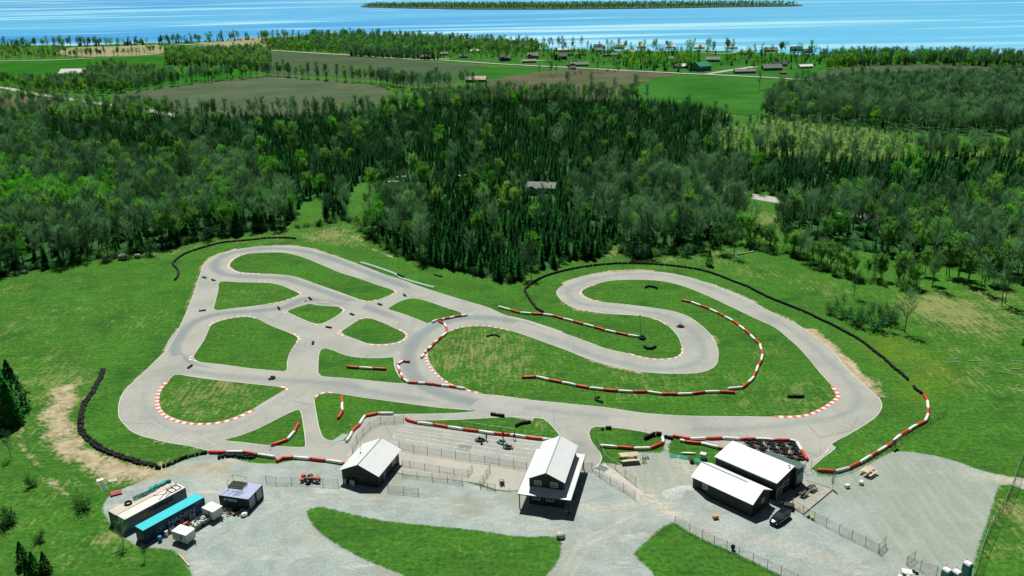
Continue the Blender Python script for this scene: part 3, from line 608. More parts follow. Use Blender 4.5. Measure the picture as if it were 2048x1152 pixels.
# kerbs
CURBS = [
 ('long red and white kerb around the outside of the big lower left hairpin island', cB([(545,248),(500,290),(470,340),(458,400),(462,455),(500,512),(560,550),(650,580),(750,592),(860,592),(960,580),(1050,560),(1130,528),(1240,472)]), .95),
 ('short hooked kerb on the right tip of the lower left hairpin island', cB([(1420,293),(1478,300),(1498,318),(1478,342)]), .9),
 ('small V shaped kerb on the lower left corner of the square infield island', cB([(745,38),(713,70),(735,82),(790,94)]), .8),
 ('pale red kerb curling over the top of the square infield island', cA([(350,818),(375,785),(450,760),(560,735),(660,730),(730,750)]), .7),
 ('short hooked kerb on the right corner of the square infield island', cA([(1018,865),(1060,888),(1076,908),(1052,940)]), .8),
 ('pale kerb along the lower right edge of the rounded island under the top hairpin', cA([(800,637),(930,614),(1040,578),(1084,550),(1045,525)]), .7),
 ('faint kerb on the upper edge of the rounded island under the top hairpin', cA([(720,458),(800,458),(910,470)]), .5),
 ('white faced kerb around the nose of the long island inside the top hairpin', cA([(650,230),(550,268),(506,318),(515,350),(590,382),(690,390),(770,392)]), .9),
 ('small kerb on the right tip of the long island inside the top hairpin', cA([(1815,515),(1850,535),(1805,560)]), .7),
 ('kerb on the lower tip of the long island inside the top hairpin', cA([(1560,602),(1630,614),(1695,598)]), .6),
 ('kerb on the right tip of the diamond island', cA([(1395,655),(1436,683),(1400,708)]), .8),
 ('kerb on the bottom tip of the diamond island', cA([(1175,795),(1225,799),(1262,787)]), .6),
 ('kerb on the left tip of the diamond island', cA([(938,690),(962,700),(990,716)]), .6),
 ('faint kerb on the top tip of the diamond island', cA([(1160,625),(1240,614),(1330,624)]), .5),
 ('kerb around the left end of the teardrop island', cA([(1425,835),(1383,858),(1400,876),(1440,888)]), .8),
 ('kerb around the rounded right end of the teardrop island', cA([(1860,830),(1922,863),(1932,895),(1885,936),(1800,957),(1700,962),(1608,955)]), .8),
 ('kerb on the top of the teardrop island', cA([(1540,762),(1605,741),(1655,749)]), .5),
 ('thin kerb along the top of the big oval infield', cC([(1190,337),(1280,300),(1400,286),(1520,290),(1700,332)]), .6),
 ('long red and white kerb down the left side of the big oval infield', cC([(1005,505),(1014,570),(1050,635),(1110,692),(1175,737),(1230,768),(1320,797),(1400,817),(1470,831)]), .8),
 ('short curved kerb on the top left corner of the long grass triangle', cC([(115,870),(145,838),(200,820),(278,823)]), .8),
 ('thin white and red kerb around the nose of the upper right hairpin island', cD([(770,274),(690,302),(645,332),(650,362),(720,396),(830,416)]), .7),
 ('red and white kerb around the tip of the tongue inside the S bend', cD([(1030,827),(1100,850),(1200,870),(1310,875),(1400,863),(1448,835),(1462,805),(1448,780)]), .8),
 ('pale kerb on the upper right shoulder of the tongue inside the S bend', cD([(1210,545),(1280,568),(1340,605)]), .6),
 ('faint white kerb on the outside of the upper right hairpin exit', cD([(590,464),(700,487),(850,510)]), .5),
 ('bold red and white kerb around the lower right corner of the infield', cE([(1058,850),(1102,912),(1106,935),(1050,985),(980,1030),(880,1075),(760,1095),(590,1093)]), 1.0)]
for lab, q, w in CURBS:
    w2 = w*(.95 if w > .92 else .72)
    P = resample(smooth_closed(W(q), .4, False), .95); N = normals(P)
    e = empty('kerb', P[0], 0, lab, 'kerb', 'painted kerbs of the kart track'); mbs = [MB(), MB()]
    for i in range(len(P)-1):
        a, b, na, nb = P[i]-P[0], P[i+1]-P[0], N[i], N[i+1]; m_ = mbs[i % 2]
        v = []
        for c, nn in ((a, na), (b, nb)):
            for s_ in (-.5, .5): v.append((c.x+nn.x*w2*s_, c.y+nn.y*w2*s_, .03))
            for s_ in (-.42, .42): v.append((c.x+nn.x*w2*s_, c.y+nn.y*w2*s_, .075))
        m_.add(v, [(2, 6, 7, 3), (0, 4, 6, 2), (1, 3, 7, 5)])
    for m_, mm, nme in ((mbs[0], M_curbr if w > .92 or 'oval' in lab or 'grass triangle' in lab else M_curbf, 'red_stripes'), (mbs[1], M_curbw, 'white_stripes')):
        if m_.f: m_.build(nme, mm, e)

# ================================================================== BARRIERS
def barrier(lab, q, first='R', grp='red and white track barriers', seq=None):
    P = [G(x, y, .33) for x, y in q]
    for p in P: p.z = 0
    e = empty('track_barrier', P[0], 0, lab, 'barrier', grp)
    for i in range(len(P)-1):
        a, b = P[i]-P[0], P[i+1]-P[0]; d = (b-a); L = d.length; d.normalize()
        red = (seq[i] == 'R') if seq else ((i % 2 == 0) == (first == 'R'))
        # rounded foam block: octagonal section swept with a slight sag in the middle
        n = 10; w, h = .31, .62; mb = MB(); vs = []; nn = Vector((-d.y, d.x, 0)); bow = random.uniform(-.10, .10)
        for k in range(7):
            t = k/6; c = a+d*(L*t)+nn*bow*sin(pi*t)
            for j in range(n):
                u = 2*pi*j/n; sx = w*(abs(cos(u))**.7)*(1 if cos(u) >= 0 else -1); sz = h/2+(h/2)*(abs(sin(u))**.7)*(1 if sin(u) >= 0 else -1)
                q_ = .9 if k in (0, 6) else 1.
                vs.append((c.x+nn.x*sx*q_, c.y+nn.y*sx*q_, .02+sz*q_+random.uniform(-.01, .01)))
        fs = [(k*n+j, k*n+(j+1) % n, (k+1)*n+(j+1) % n, (k+1)*n+j) for k in range(6) for j in range(n)]+[tuple(range(n-1, -1, -1)), tuple(range(6*n, 7*n))]
        mb.add(vs, fs); mb.build('red_segment' if red else 'white_segment', M_red if red else M_bwhite, e, True)
    return e
barrier('long wavy row of red and white barriers across the lower part of the big infield', cG([(335,57),(450,52),(555,78),(655,97),(770,122),(875,142),(990,155),(1105,165),(1225,172),(1340,172),(1460,190),(1580,192),(1700,188),(1800,175),(1920,172),(2040,180)]))
barrier('hook shaped row of red and white barriers bending down the right side of the infield', cD([(1450,398),(1530,415),(1610,445),(1680,472),(1745,502),(1800,532),(1865,568),(1915,605),(1960,640)])+cE([(405,438),(443,478),(480,512),(493,560),(500,598),(490,645),(465,685),(447,735),(430,775),(385,820),(340,858),(225,868)]))
barrier('straight diagonal row of red and white barriers along the grass tongue', [(997.5,613)]+cC([(1690,160)])+cD([(160,500),(255,508),(345,512),(430,525),(508,548),(590,570),(670,592),(755,615),(840,640),(932,660),(1025,680),(1115,693)]), 'W')
barrier('short row of small barriers closing the link road by the grass parallelogram', cC([(1055,257),(1098,240),(1135,235),(1160,228),(1195,222),(1235,212),(1290,205),(1340,198)]), 'W')
barrier('S curved row of small barriers hugging the left edge of the oval infield', cC([(1110,248),(1155,265),(1172,298),(1172,340),(1130,375),(1100,400),(1075,422),(1050,450),(1030,470),(1010,485),(998,500),(990,512),(970,540)]))
barrier('C shaped row of barriers wrapping the lower left of the middle bend', cC([(878,572),(822,568),(785,590),(780,605),(795,640),(808,665),(815,690),(830,712),(870,738),(945,742),(1005,745),(1065,752),(1130,762),(1195,767),(1255,777),(1320,787)]), seq='RWRWRWRWRWRRWRW')
barrier('lone three block barrier lying in the small grass rectangle', cC([(372,612),(475,620),(583,627),(690,632)]))
barrier('bent three block barrier standing in the long grass triangle', cC([(335,850),(338,900),(340,965),(305,1025)]))
barrier('barrier row bordering the pit lane beside the long grass triangle', cH([(748,345),(622,345),(520,365),(475,435),(415,495),(370,570)]), 'W')
barrier('row of barriers along the back of the starting grid', cH([(845,385),(868,402),(940,420),(1065,435),(1185,455),(1305,473),(1430,487),(1555,507),(1680,517),(1808,535),(1940,550),(1985,555)]), seq='RRWRWRWRWRW')
barrier('barrier row between the tyre heap and the lower left hairpin', cB([(870,815),(1005,815),(1145,815),(1262,835),(1400,855)]))
barrier('barrier row running from the tractor yard to the left shed', cB([(1410,890),(1460,862),(1548,857),(1678,868),(1808,882),(1945,903),(1965,908)]), seq='RRWRWR')
barrier('curved three block barrier in the small grass triangle', cB([(1590,585),(1555,650),(1500,715),(1370,760)]))
barrier('barrier row around the grass wedge behind the picnic table', cG([(960,603),(1100,615),(1230,625),(1365,622),(1465,580),(1458,535)]), 'W')
barrier('outer barrier row fencing the kart parking lot on the track side', cG([(1545,525),(1680,550),(1810,545)])+cF([(178,543),(320,553),(445,550),(590,560),(718,560),(775,575),(815,645),(860,718)]), seq='RWRWRWRWWR')
barrier('inner barrier row on the grass side of the kart parking lot', cG([(1600,560),(1640,570),(1770,585),(1910,620),(1960,632)]), 'W')
barrier('long curving row of barriers above the right hand parking area', cF([(1790,190),(1820,245),(1828,310),(1825,350),(1800,410),(1735,440),(1670,480),(1605,520),(1550,570),(1490,610),(1420,655),(1370,685),(1280,740),(1195,780),(1085,810),(940,797)]))

# ================================================================== TYRES
def stack_mesh(n, R=.33, seed=0, name='tyre_stack'):
    r_ = random.Random(seed); mb = MB()
    for i in range(n): mb.torus((r_.uniform(-.04, .04), r_.uniform(-.04, .04), .10+.2*i), R-.10, .105, 12, 6, sq=1.05)
    return mb.mesh(name, M_tyre, True)
STK = {(n, s): stack_mesh(n, seed=s) for n in (1, 2, 3, 4) for s in range(3)}
def tyres(lab, q, n=3, step=.64, wob=.10, cat='tyre wall', name='tyre_wall', grp=None, rows=1, zc=.3):
    P = smooth_closed([G(x, y, zc) for x, y in q], .3, False) if len(q) > 1 else [G(q[0][0], q[0][1], zc)]
    P = resample(P, step) if len(P) > 1 else P; N = normals(P)
    base = Vector((P[0].x, P[0].y, 0)); e = empty(name, base, 0, lab, cat, grp)
    items = [(p+nn*(r-.5*(rows-1))*.62, i) for r in range(rows) for i, (p, nn) in enumerate(zip(P, N))]
    items.sort(key=lambda t: t[0].length)
    rest = MB()
    for k, (p, i) in enumerate(items):
        loc = (p.x-base.x+random.uniform(-wob, wob), p.y-base.y+random.uniform(-wob, wob), 0)
        if k < 100:
            o = obj('tyre_stack', STK[(n if not isinstance(n, tuple) else random.choice(n), i % 3)], e); o.location = loc; o.rotation_euler = (0, 0, random.uniform(0, 6))
        else:
            m_ = 3 if not isinstance(n, tuple) else n[0]
            for j in range(n if not isinstance(n, tuple) else m_): rest.torus((loc[0]+random.uniform(-.04, .04), loc[1]+random.uniform(-.04, .04), .1+.2*j), .23, .105, 10, 5, sq=1.05)
    if rest.f: tag(rest.build('tyre_stack', M_tyre, e, True), kind='stuff')
    return e
tyres('black tyre wall curving around the outside of the top left hairpin', cA([(80,435),(105,400),(105,360),(70,320),(65,300),(120,250),(200,210),(330,170),(450,140),(580,125),(700,115),(800,103),(960,99),(1050,107)]), 3)
tyres('very long black tyre wall sweeping around the far right loop of the track', cD([(345,493),(290,460),(245,400),(212,350),(200,315),(240,275),(340,215),(480,170),(620,140),(800,115),(1000,103),(1200,108),(1400,125),(1600,155),(1750,200),(1850,240),(1980,290)])+cE([(448,85),(560,140),(700,195),(850,255),(960,310),(1060,355),(1150,405),(1200,430),(1300,490),(1400,570),(1480,630),(1540,690),(1600,735),(1665,795)]), 3, .64)
tyres('short tyre wall leading into the red and white barriers on the far right', cE([(1710,850),(1740,880),(1785,910)]), 3)
tyres('double tyre wall beside the dirt track around the lower left bend', [(205,737),(200,756),(190,771),(186,782),(171,802),(163,826),(162,857),(174,874),(198,893),(222,905),(253,915),(280,924),(308,929)], (2, 3), .66, .16, rows=2)
tyres('low tyre row joining the dirt track to the lower left barriers', [(321,934),(342,926),(366,915),(393,908),(415,905)], (2, 3), .62, .2)
tyres('pair of tyre stacks at the corner of the lower left tyre wall', [(313,934),(316,934)], 4, .7, .05, cat='tyre stack', name='tyre_bundle')
tyres('heap of old tyres piled behind the lower left barrier row', cB([(960,848),(1050,838),(1150,845),(1240,850)]), (2, 3), .6, .25, rows=2, cat='tyre heap', name='tyre_heap')
BUN = [('two tyre stacks at the left mouth of the link road below the top hairpin', cA([(305,414),(327,420)]), 2), ('three tyre stacks at the right mouth of the link road below the top hairpin', cA([(376,435),(402,442)]), 2),
 ('row of three tyre stacks on the far left link road', cA([(280,683),(327,677)]), 2), ('two tyre stacks left of the diamond island', cA([(905,655),(915,672)]), 2), ('two tyre stacks above the diamond island', cA([(1153,578),(1168,593)]), 2),
 ('three tyre stacks below the long top island', cA([(1707,628),(1738,638)]), 2), ('two tyre stacks near the straight at the right tip of the long island', cA([(1910,554),(1930,568)]), 2), ('three tyre stacks between the diamond and teardrop islands', cA([(1484,707),(1514,717)]), 2),
 ('row of three tyre stacks left of the teardrop island', cA([(1294,812),(1334,818)]), 2), ('two tyre stacks standing alone in the middle of the junction', cA([(1184,932),(1180,952)]), 2), ('three tyre stacks below the square infield island', cA([(188,1138),(214,1118)]), 2),
 ('cluster of six tyre stacks on the link road above the lower left hairpin island', cB([(1358,228),(1392,224),(1388,210),(1356,216)]), 2), ('five tyre stacks beside the grey guard strip', cA([(1862,396),(1908,414)]), 3), ('five tyre stacks on the grass below the pine wood', c5([(552,493),(602,506)]), 2),
 ('arch of tyre stacks in the top of the oval infield', cC([(1503,366),(1520,358),(1548,354),(1576,358),(1592,368)]), 2), ('arch of tyre stacks inside the upper right hairpin', cD([(1165,297),(1185,288),(1215,292),(1240,296),(1258,305)]), 3), ('U shaped row of tyre stacks near the tip of the tongue', cD([(1155,772),(1175,783),(1200,787),(1225,780),(1245,768)]), 3),
 ('row of five tyre stacks at the end of the pit exit', cG([(95,352),(195,366)]), 3), ('row of seven tyre stacks in the grass behind the pit exit', cG([(290,440),(330,425),(410,410)]), 3), ('lone tyre stack at the left of the grass wedge', cG([(980,468),(992,468)]), 2), ('pair of tyre stacks on the grass wedge', cG([(1016,461),(1042,461)]), 3),
 ('double row of tyre stacks at the right end of the grass wedge', cG([(1325,545),(1365,525),(1405,512),(1448,515)]), 4), ('row of four tyre stacks at the gap beside the footpath', cG([(1485,532),(1545,546)]), 3), ('C shaped loop of tyre stacks in the lower infield', cG([(975,250),(940,240),(925,228),(940,214),(962,214)]), 2),
 ('row of six tyre stacks in the lower right infield', cE([(710,930),(830,930)]), 3), ('ring of tyre stacks around the foot of the tall pole', cD([(1118,700),(1130,690),(1152,692),(1158,704),(1140,712),(1122,706)]), 3), ('three tyres dropped by the lower gate of the fence', [(1827,1140),(1838,1147)], 1)]
for lab, q, n in BUN: tyres(lab, q, n, .64, .05, cat='tyre bundle', name='tyre_bundle', grp='tyre bundles around the circuit')
e = empty('infield_pole', G(1282, 672), 0, 'tall thin dark pole rising out of a ring of tyres in the tongue', 'pole')
MB().tube((0, 0, 0), (-.45, .1, 5.6), .07, .04, 8).build('mast', M_darkm, e); MB().box((-.45, .1, 5.75), (.35, .25, .3)).build('speaker_box', M_darkm, e, bevel=.02)
# grey guard strip
P = W(cA([(1565,298),(1640,320),(1760,360),(1850,395)])+c5([(360,515),(440,540),(550,570)])); e = empty('guard_strip', P[0], 0, 'long grey strip of folded conveyor belt lying along the outside of the straight', 'guard strip')
v2, f2 = ribbon([p-P[0] for p in smooth_closed(P, 1., False)], 1.1, .12); MB().add(v2, f2).build('belt', mat('grey_belt', (.28, .40, .36), .7, .2, 1.), e)

# ================================================================== TREES
def quadmesh(name, quads, mats, midx=None, extra=None):
    """quads: list of 4-point tuples; extra: MB already holding bark"""
    vs = []; fs = []; mi = []
    if extra: vs += extra.v; fs += extra.f; mi += extra.m
    for q in quads:
        o = len(vs); vs += q; fs.append(tuple(range(o, o+len(q)))); mi.append(1 if extra else 0)
    me = bpy.data.meshes.new(name); me.from_pydata(vs, [], fs)
    for m in mats: me.materials.append(m)
    me.polygons.foreach_set('material_index', mi); me.update(); return me
def leafq(r, c, s, up=.5):
    """a small randomly tilted leaf-spray quad"""
    a = r.uniform(0, 2*pi); t = r.gauss(0, .6); u = Vector((cos(a), sin(a), t*up)).normalized(); v = Vector((-sin(a)*.7, cos(a)*.7, r.uniform(-.8, .8))).normalized()
    u = u*s*r.uniform(.6, 1.2); v = v*s*.6*r.uniform(.6, 1.2); c = Vector(c)
    return [tuple(c-u), tuple(c-v), tuple(c+u), tuple(c+v)]
def t_pine(seed):
    r = random.Random(seed); h = 11.*r.uniform(.78, 1.12); bark = MB().tube((0, 0, 0), (0, 0, h*.95), .16, .03, 6); Q = []
    Rm = r.uniform(1.5, 2.7); lean = r.uniform(0, 6)
    nw = 17
    for w in range(nw):
        t = .10+.88*w/nw; nb = int(9*(1-t)+4); off = r.uniform(0, 6)
        for b in range(nb):
            a = off+2*pi*b/nb+r.uniform(-.3, .3); R = (Rm*(1-t)**.66+.10)*r.uniform(.6, 1.12); z0 = h*t+r.uniform(-.2, .2)
            for k in range(4):
                f = (k+.7)/4; c = Vector((cos(a)*R*f, sin(a)*R*f, z0-.20*R*f)); wd = .46*(1.1-f*.5)*(1.15-t*.5)
                o = Vector((cos(a), sin(a), -.25))*(R/4*.85); s_ = Vector((-sin(a), cos(a), r.uniform(-.5, .5)))*wd
                Q.append([tuple(c-o), tuple(c-s_), tuple(c+o*1.15), tuple(c+s_)])
        # ragged inner dark
    Q.append([(0, 0, h*1.04), (-.16, 0, h*.90), (0, .1, h*.86), (.16, 0, h*.90)])
    Q.append([(0, 0, h*1.04), (0, -.16, h*.90), (.1, 0, h*.86), (0, .16, h*.90)])
    return bark, Q
def t_bare(seed, leaf=.25, h0=15.):
    r = random.Random(seed); h = h0*r.uniform(.88, 1.12); bark = MB(); Q = []; L = []
    dx, dy = r.uniform(-.03, .03), r.uniform(-.03, .03); prev = Vector((0, 0, 0)); nseg = 5
    for k in range(nseg):
        q = Vector((dx*h*(k+1)/nseg+r.uniform(-.12, .12), dy*h*(k+1)/nseg+r.uniform(-.12, .12), h*.90*(k+1)/nseg))
        bark.tube(prev, q, .17*(1-k/nseg*.85), .17*(1-(k+1)/nseg*.85), 5, caps=False); prev = q
    spread = r.uniform(.95, 1.4)
    for i in range(27):
        t = r.uniform(.30, .90); a = r.uniform(0, 2*pi); ln = (4.4*(1-t)+2.4)*r.uniform(.7, 1.15)*spread*.72; el_ = r.uniform(.55, 1.20)
        s_ = Vector((dx*h*t, dy*h*t, h*.92*t)); d = Vector((cos(a)*cos(el_), sin(a)*cos(el_), sin(el_))); e = s_+d*ln
        bark.tube(s_, e, .055*(1.2-t), .02, 3, caps=False)
        for k in range(26):
            f = r.uniform(.15, 1.05); b = s_+d*ln*f; a2 = a+r.uniform(-1.4, 1.4); e2 = r.uniform(.75, 1.5); l2 = r.uniform(.9, 2.3)
            d2 = Vector((cos(a2)*cos(e2), sin(a2)*cos(e2), sin(e2))); w_ = r.uniform(.025, .055); th = r.uniform(0, pi); sd_ = Vector((cos(th), sin(th), 0))*w_
            Q.append([tuple(b-sd_), tuple(b+sd_), tuple(b+d2*l2)])
            if r.random() < .25+leaf: L.append(leafq(r, b+d2*l2*r.uniform(.3, 1), .12+.20*leaf))
            if leaf > .5 and r.random() < .9: L.append(leafq(r, b+d2*l2*r.uniform(.1, 1.1), .26))
    return bark, Q+L
def t_leafy(seed, h0=13.):
    r = random.Random(seed); h = h0*r.uniform(.88, 1.12); bark = MB(); Q = []
    bark.tube((0, 0, 0), (.1, .05, h*.75), .22, .06, 6, caps=False); W_ = r.uniform(.24, .32)*h
    cl = []
    for i in range(17):
        t = r.uniform(.32, .95); a = r.uniform(0, 6.28); rad = W_*sin(pi*min(1, (t-.12)/.95))**.7*r.uniform(.35, .95)
        c = Vector((cos(a)*rad, sin(a)*rad, h*t)); cl.append((c, r.uniform(.9, 1.6))); bark.tube((0, 0, h*max(.2, t-.3)), c, .07, .02, 3, caps=False)
    for c, R in cl:
        for k in range(62):
            d = Vector((r.gauss(0, 1), r.gauss(0, 1), r.gauss(0, .75))); d = d.normalized()*R*r.uniform(.55, 1.08)
            Q.append(leafq(r, c+d, r.uniform(.17, .32)))
    return bark, Q
def t_fir(seed):
    r = random.Random(seed); h = 11.*r.uniform(.92, 1.08); bark = MB().tube((0, 0, 0), (0, 0, h*.95), .2, .03, 6); Q = []; Rm = r.uniform(2.6, 3.1)
    for i in range(1500):
        t = r.random()**1.25; a = r.uniform(0, 6.283); R = Rm*(1-t)**.75*min(1, .55+t*6)*(1+.18*sin(a*5+t*40))*r.uniform(.55, 1.05)
        Q.append(leafq(r, (cos(a)*R, sin(a)*R, h*(.02+t*.97)+r.uniform(-.2, .2)), r.uniform(.22, .42), .9))
    return bark, Q
def t_bush(seed, dense=1.):
    r = random.Random(seed); bark = MB(); Q = []
    for i in range(9):
        a = r.uniform(0, 6.28); l_ = r.uniform(1.4, 3.2); d = Vector((cos(a)*.45, sin(a)*.45, 1)).normalized(); b = Vector((cos(a)*.3, sin(a)*.3, 0)); bark.tube(b, b+d*l_, .04, .012, 3, caps=False)
        for k in range(int(44*dense)):
            Q.append(leafq(r, b+d*l_*r.uniform(.15, 1.05)+Vector((r.gauss(0, .42), r.gauss(0, .42), r.gauss(0, .25))), r.uniform(.10, .24)))
        for k in range(12):
            f = r.uniform(.4, 1); p = b+d*l_*f; a2 = r.uniform(0, 6.28); Q.append([tuple(p), tuple(p+Vector((.03, 0, 0))), tuple(p+Vector((cos(a2)*.3, sin(a2)*.3, .8)))])
    return bark, Q
KIND = {}
def kind(k, fn, n, barkm, leafm):
    KIND[k] = []
    for i in range(n):
        b, q = fn(100+i*7); KIND[k].append((b.mesh(k+'_trunk', barkm), quadmesh(k+'_crown', q, [leafm]), quadmesh(k+'_tree', q, [barkm, leafm], extra=b)))
kind('pine', t_pine, 6, M_barkd, M_pine)
kind('fir', t_fir, 3, M_barkd, M_pine)
kind('bare', lambda s: t_bare(s, .2), 5, M_barkp, M_twig)
kind('bud', lambda s: t_bare(s, .7, 12.), 4, M_barkp, M_budl)
kind('leaf', t_leafy, 4, M_barkd, M_leaf)
kind('lime', lambda s: t_leafy(s, 11.), 3, M_barkd, M_leafy)
kind('bush', t_bush, 3, M_barkd, M_bushl)
kind('scrub', lambda s: t_bush(s, .55), 3, M_barkp, M_budl)

def forest_group(name, mats_by):
    return None
def make_stuff(name, label, cat, pts):
    """pts: (x,y,z,kind,variant,scale,rot) - instanced woodland read as one mass"""
    kinds = sorted({p[3] for p in pts}); c = bpy.data.collections.new(name+'_sources'); idx = {}; n = 0
    for k in kinds:
        for v, (a, b, t) in enumerate(KIND[k]):
            c.objects.link(bpy.data.objects.new('%03d_tree_source' % n, t)); idx[(k, v)] = n; n += 1
    me = bpy.data.meshes.new(name); me.vertices.add(len(pts))
    me.vertices.foreach_set('co', np.array([p[:3] for p in pts], np.float32).ravel())
    for nm, ty, arr in (('idx', 'INT', [idx[(p[3], p[4])] for p in pts]), ('scl', 'FLOAT', [p[5] for p in pts]), ('rot', 'FLOAT', [p[6] for p in pts]), ('tx', 'FLOAT', [random.gauss(0, .05) for p in pts]), ('ty', 'FLOAT', [random.gauss(0, .05) for p in pts])):
        a = me.attributes.new(nm, ty, 'POINT'); a.data.foreach_set('value', arr)
    o = tag(obj(name, me), label, cat, kind='stuff')
    g = bpy.data.node_groups.new(name, 'GeometryNodeTree'); g.interface.new_socket('Geometry', in_out='INPUT', socket_type='NodeSocketGeometry'); g.interface.new_socket('Geometry', in_out='OUTPUT', socket_type='NodeSocketGeometry')
    N = g.nodes.new; Lk = g.links.new; gi, go = N('NodeGroupInput'), N('NodeGroupOutput'); ip = N('GeometryNodeInstanceOnPoints'); ci = N('GeometryNodeCollectionInfo')
    ci.inputs['Collection'].default_value = c; ci.inputs['Separate Children'].default_value = True; ci.inputs['Reset Children'].default_value = True
    def na(nm, ty):
        x = N('GeometryNodeInputNamedAttribute'); x.data_type = ty; x.inputs['Name'].default_value = nm; return x.outputs['Attribute']
    cx = N('ShaderNodeCombineXYZ'); Lk(na('rot', 'FLOAT'), cx.inputs[2]); Lk(na('tx', 'FLOAT'), cx.inputs[0]); Lk(na('ty', 'FLOAT'), cx.inputs[1])
    Lk(gi.outputs[0], ip.inputs['Points']); Lk(ci.outputs[0], ip.inputs['Instance']); ip.inputs['Pick Instance'].default_value = True
    Lk(na('idx', 'INT'), ip.inputs['Instance Index']); Lk(cx.outputs[0], ip.inputs['Rotation']); Lk(na('scl', 'FLOAT'), ip.inputs['Scale']); Lk(ip.outputs[0], go.inputs[0])
    md = o.modifiers.new('trees', 'NODES'); md.node_group = g
    return o

def zone(px, py):
    """species mix (pine, bare, bud, leaf) by position"""
    def P(q): 
        c = False; n = len(q)
        for i in range(n):
            x1, y1 = q[i]; x2, y2 = q[i-1]
            if (y1 > py) != (y2 > py) and px < (x2-x1)*(py-y1)/(y2-y1)+x1: c = not c
        return c
    if P([(845,600),(850,440),(900,410),(1130,405),(1150,440),(1190,470),(1235,480),(1235,600)]): return (.95, .03, .018, .002)
    if P([(680,420),(850,410),(850,600),(680,600)]): return (.30, .52, .16, .02)
    if P([(1130,405),(1220,365),(1490,365),(1490,600),(1235,600),(1190,470)]): return (.20, .70, .09, .01)
    if P([(1556,425),(2300,440),(2300,700),(1556,700)]): return (.24, .52, .21, .03)
    if P([(-500,440),(240,440),(250,400),(-500,400)]): return (.05, .15, .15, .65) if px < 240 else (.3, .5, .2, 0)
    if P([(-600,410),(560,400),(690,430),(690,600),(-600,700)]): return (.24, .50, .20, .06)
    if P([(500,235),(1500,200),(1500,290),(1460,300),(1560,330),(2300,330),(2300,450),(1560,430),(1480,372),(1220,372),(1130,410),(680,430),(560,400),(480,330),(100,320),(100,250)]): return (.945, .035, .016, .004)
    if py > 255 and px < 560: return (.50, .32, .12, .06)
    if px > 1500 and py < 300: return (.03, .86, .10, .01)
    return (.45, .40, .12, .03)
def scatter(poly, sp, clear=(), jit=.45):
    x0 = min(p.x for p in poly); x1 = max(p.x for p in poly); y0 = min(p.y for p in poly); y1 = max(p.y for p in poly)
    gx, gy = np.meshgrid(np.arange(x0, x1, sp), np.arange(y0, y1, sp)); gx = gx.ravel()+NR.uniform(-jit, jit, gx.size)*sp; gy = gy.ravel()+NR.uniform(-jit, jit, gy.size)*sp
    k = inside(gx, gy, [(p.x, p.y) for p in poly])
    for c in clear: k &= ~inside(gx, gy, [(p.x, p.y) for p in c])
    fr = np.abs(gx) < gy*.66+25; k &= fr
    return list(zip(gx[k], gy[k]))
T_ALL = []
for wi, q in enumerate(wW):
    for x, y in scatter(smooth_closed(q, 8.) if wi else q, 2.85, wC+[MEAD]):
        px, py = proj(x, y); mix = zone(px, py); u = random.random(); k = 'pine'
        for kk, p in zip(('pine', 'bare', 'bud', 'leaf'), mix):
            if u < p: k = kk; break
            u -= p
        if k == 'pine' and random.random() < .18: continue
        if k != 'pine' and random.random() < .56: continue
        s_ = random.uniform(.78, 1.18)*(1. if k != 'pine' else (random.uniform(.42, .74) if py < 430 or px > 1240 else random.uniform(.55, .90)))
        if 1440 < px < 1560 and 232 < py < 300: s_ *= .8
        T_ALL.append([x, y, 0., k, random.randrange(len(KIND[k])), s_, random.uniform(0, 6.28)])
# undergrowth along the wood edge and in the woods
edge = wW[0]
for i, (a, b) in enumerate(zip(edge[1:52], edge[2:53])):
    L_ = (b-a).length
    if proj(a.x, a.y)[0] > 1990 or proj(a.x, a.y)[0] < -80: continue
    for k in range(int(L_/1.3)):
        p = a+(b-a)*random.random()+Vector((random.uniform(-1.5, 1.5), random.uniform(-.5, 3), 0)); kk = random.choice(['bush', 'scrub', 'bush'])
        T_ALL.append([p.x, p.y, 0, kk, random.randrange(3), random.uniform(.5, 1.1), random.uniform(0, 6.28)])
# meadow scrub
for x, y in scatter(MEAD, 6.2, jit=.5):
    u = random.random(); k = 'bare' if u < .80 else ('bud' if u < .93 else ('scrub' if u < .97 else 'pine'))
    T_ALL.append([x, y, 0, k, random.randrange(3), random.uniform(.30, .58), random.uniform(0, 6)])
# hand placed bright trees inside the woods
for px, py, k, s_ in [(602,338,'leaf',.95),(650,330,'lime',1.0),(680,335,'lime',1.0),(700,332,'lime',.9),(642,392,'leaf',.95),(740,388,'leaf',1.05),(752,392,'bud',1.1),(125,395,'leaf',1.),(70,400,'leaf',1.),(25,410,'leaf',1.),(165,405,'leaf',1.),(205,412,'leaf',.95),(195,440,'leaf',.9),(35,430,'leaf',1.),
    (552,395,'lime',.95),(540,372,'lime',.9),(565,420,'bud',1.),(1688,415,'leaf',1.),(1720,418,'leaf',1.05),(1012,402,'lime',.85),(1030,408,'lime',.8),(995,405,'lime',.75),(955,470,'lime',.75),(990,470,'leaf',.7),(1262,485,'leaf',.95),(1245,480,'bud',1.),(1068,520,'leaf',.85),(1035,330,'lime',.7),(150,300,'lime',.6),(430,245,'lime',.7),(370,250,'lime',.8),(915,225,'lime',.9),(1255,215,'lime',.9),(755,275,'leaf',.8),(865,290,'leaf',.8),
    (620,395,'bud',1.),(1210,300,'lime',.6),(1120,265,'lime',.6),(890,330,'leaf',.7),(500,300,'leaf',.7)]:
    p = G(px, py); T_ALL.append([p.x, p.y, 0, k, random.randrange(3), s_, random.uniform(0, 6)])
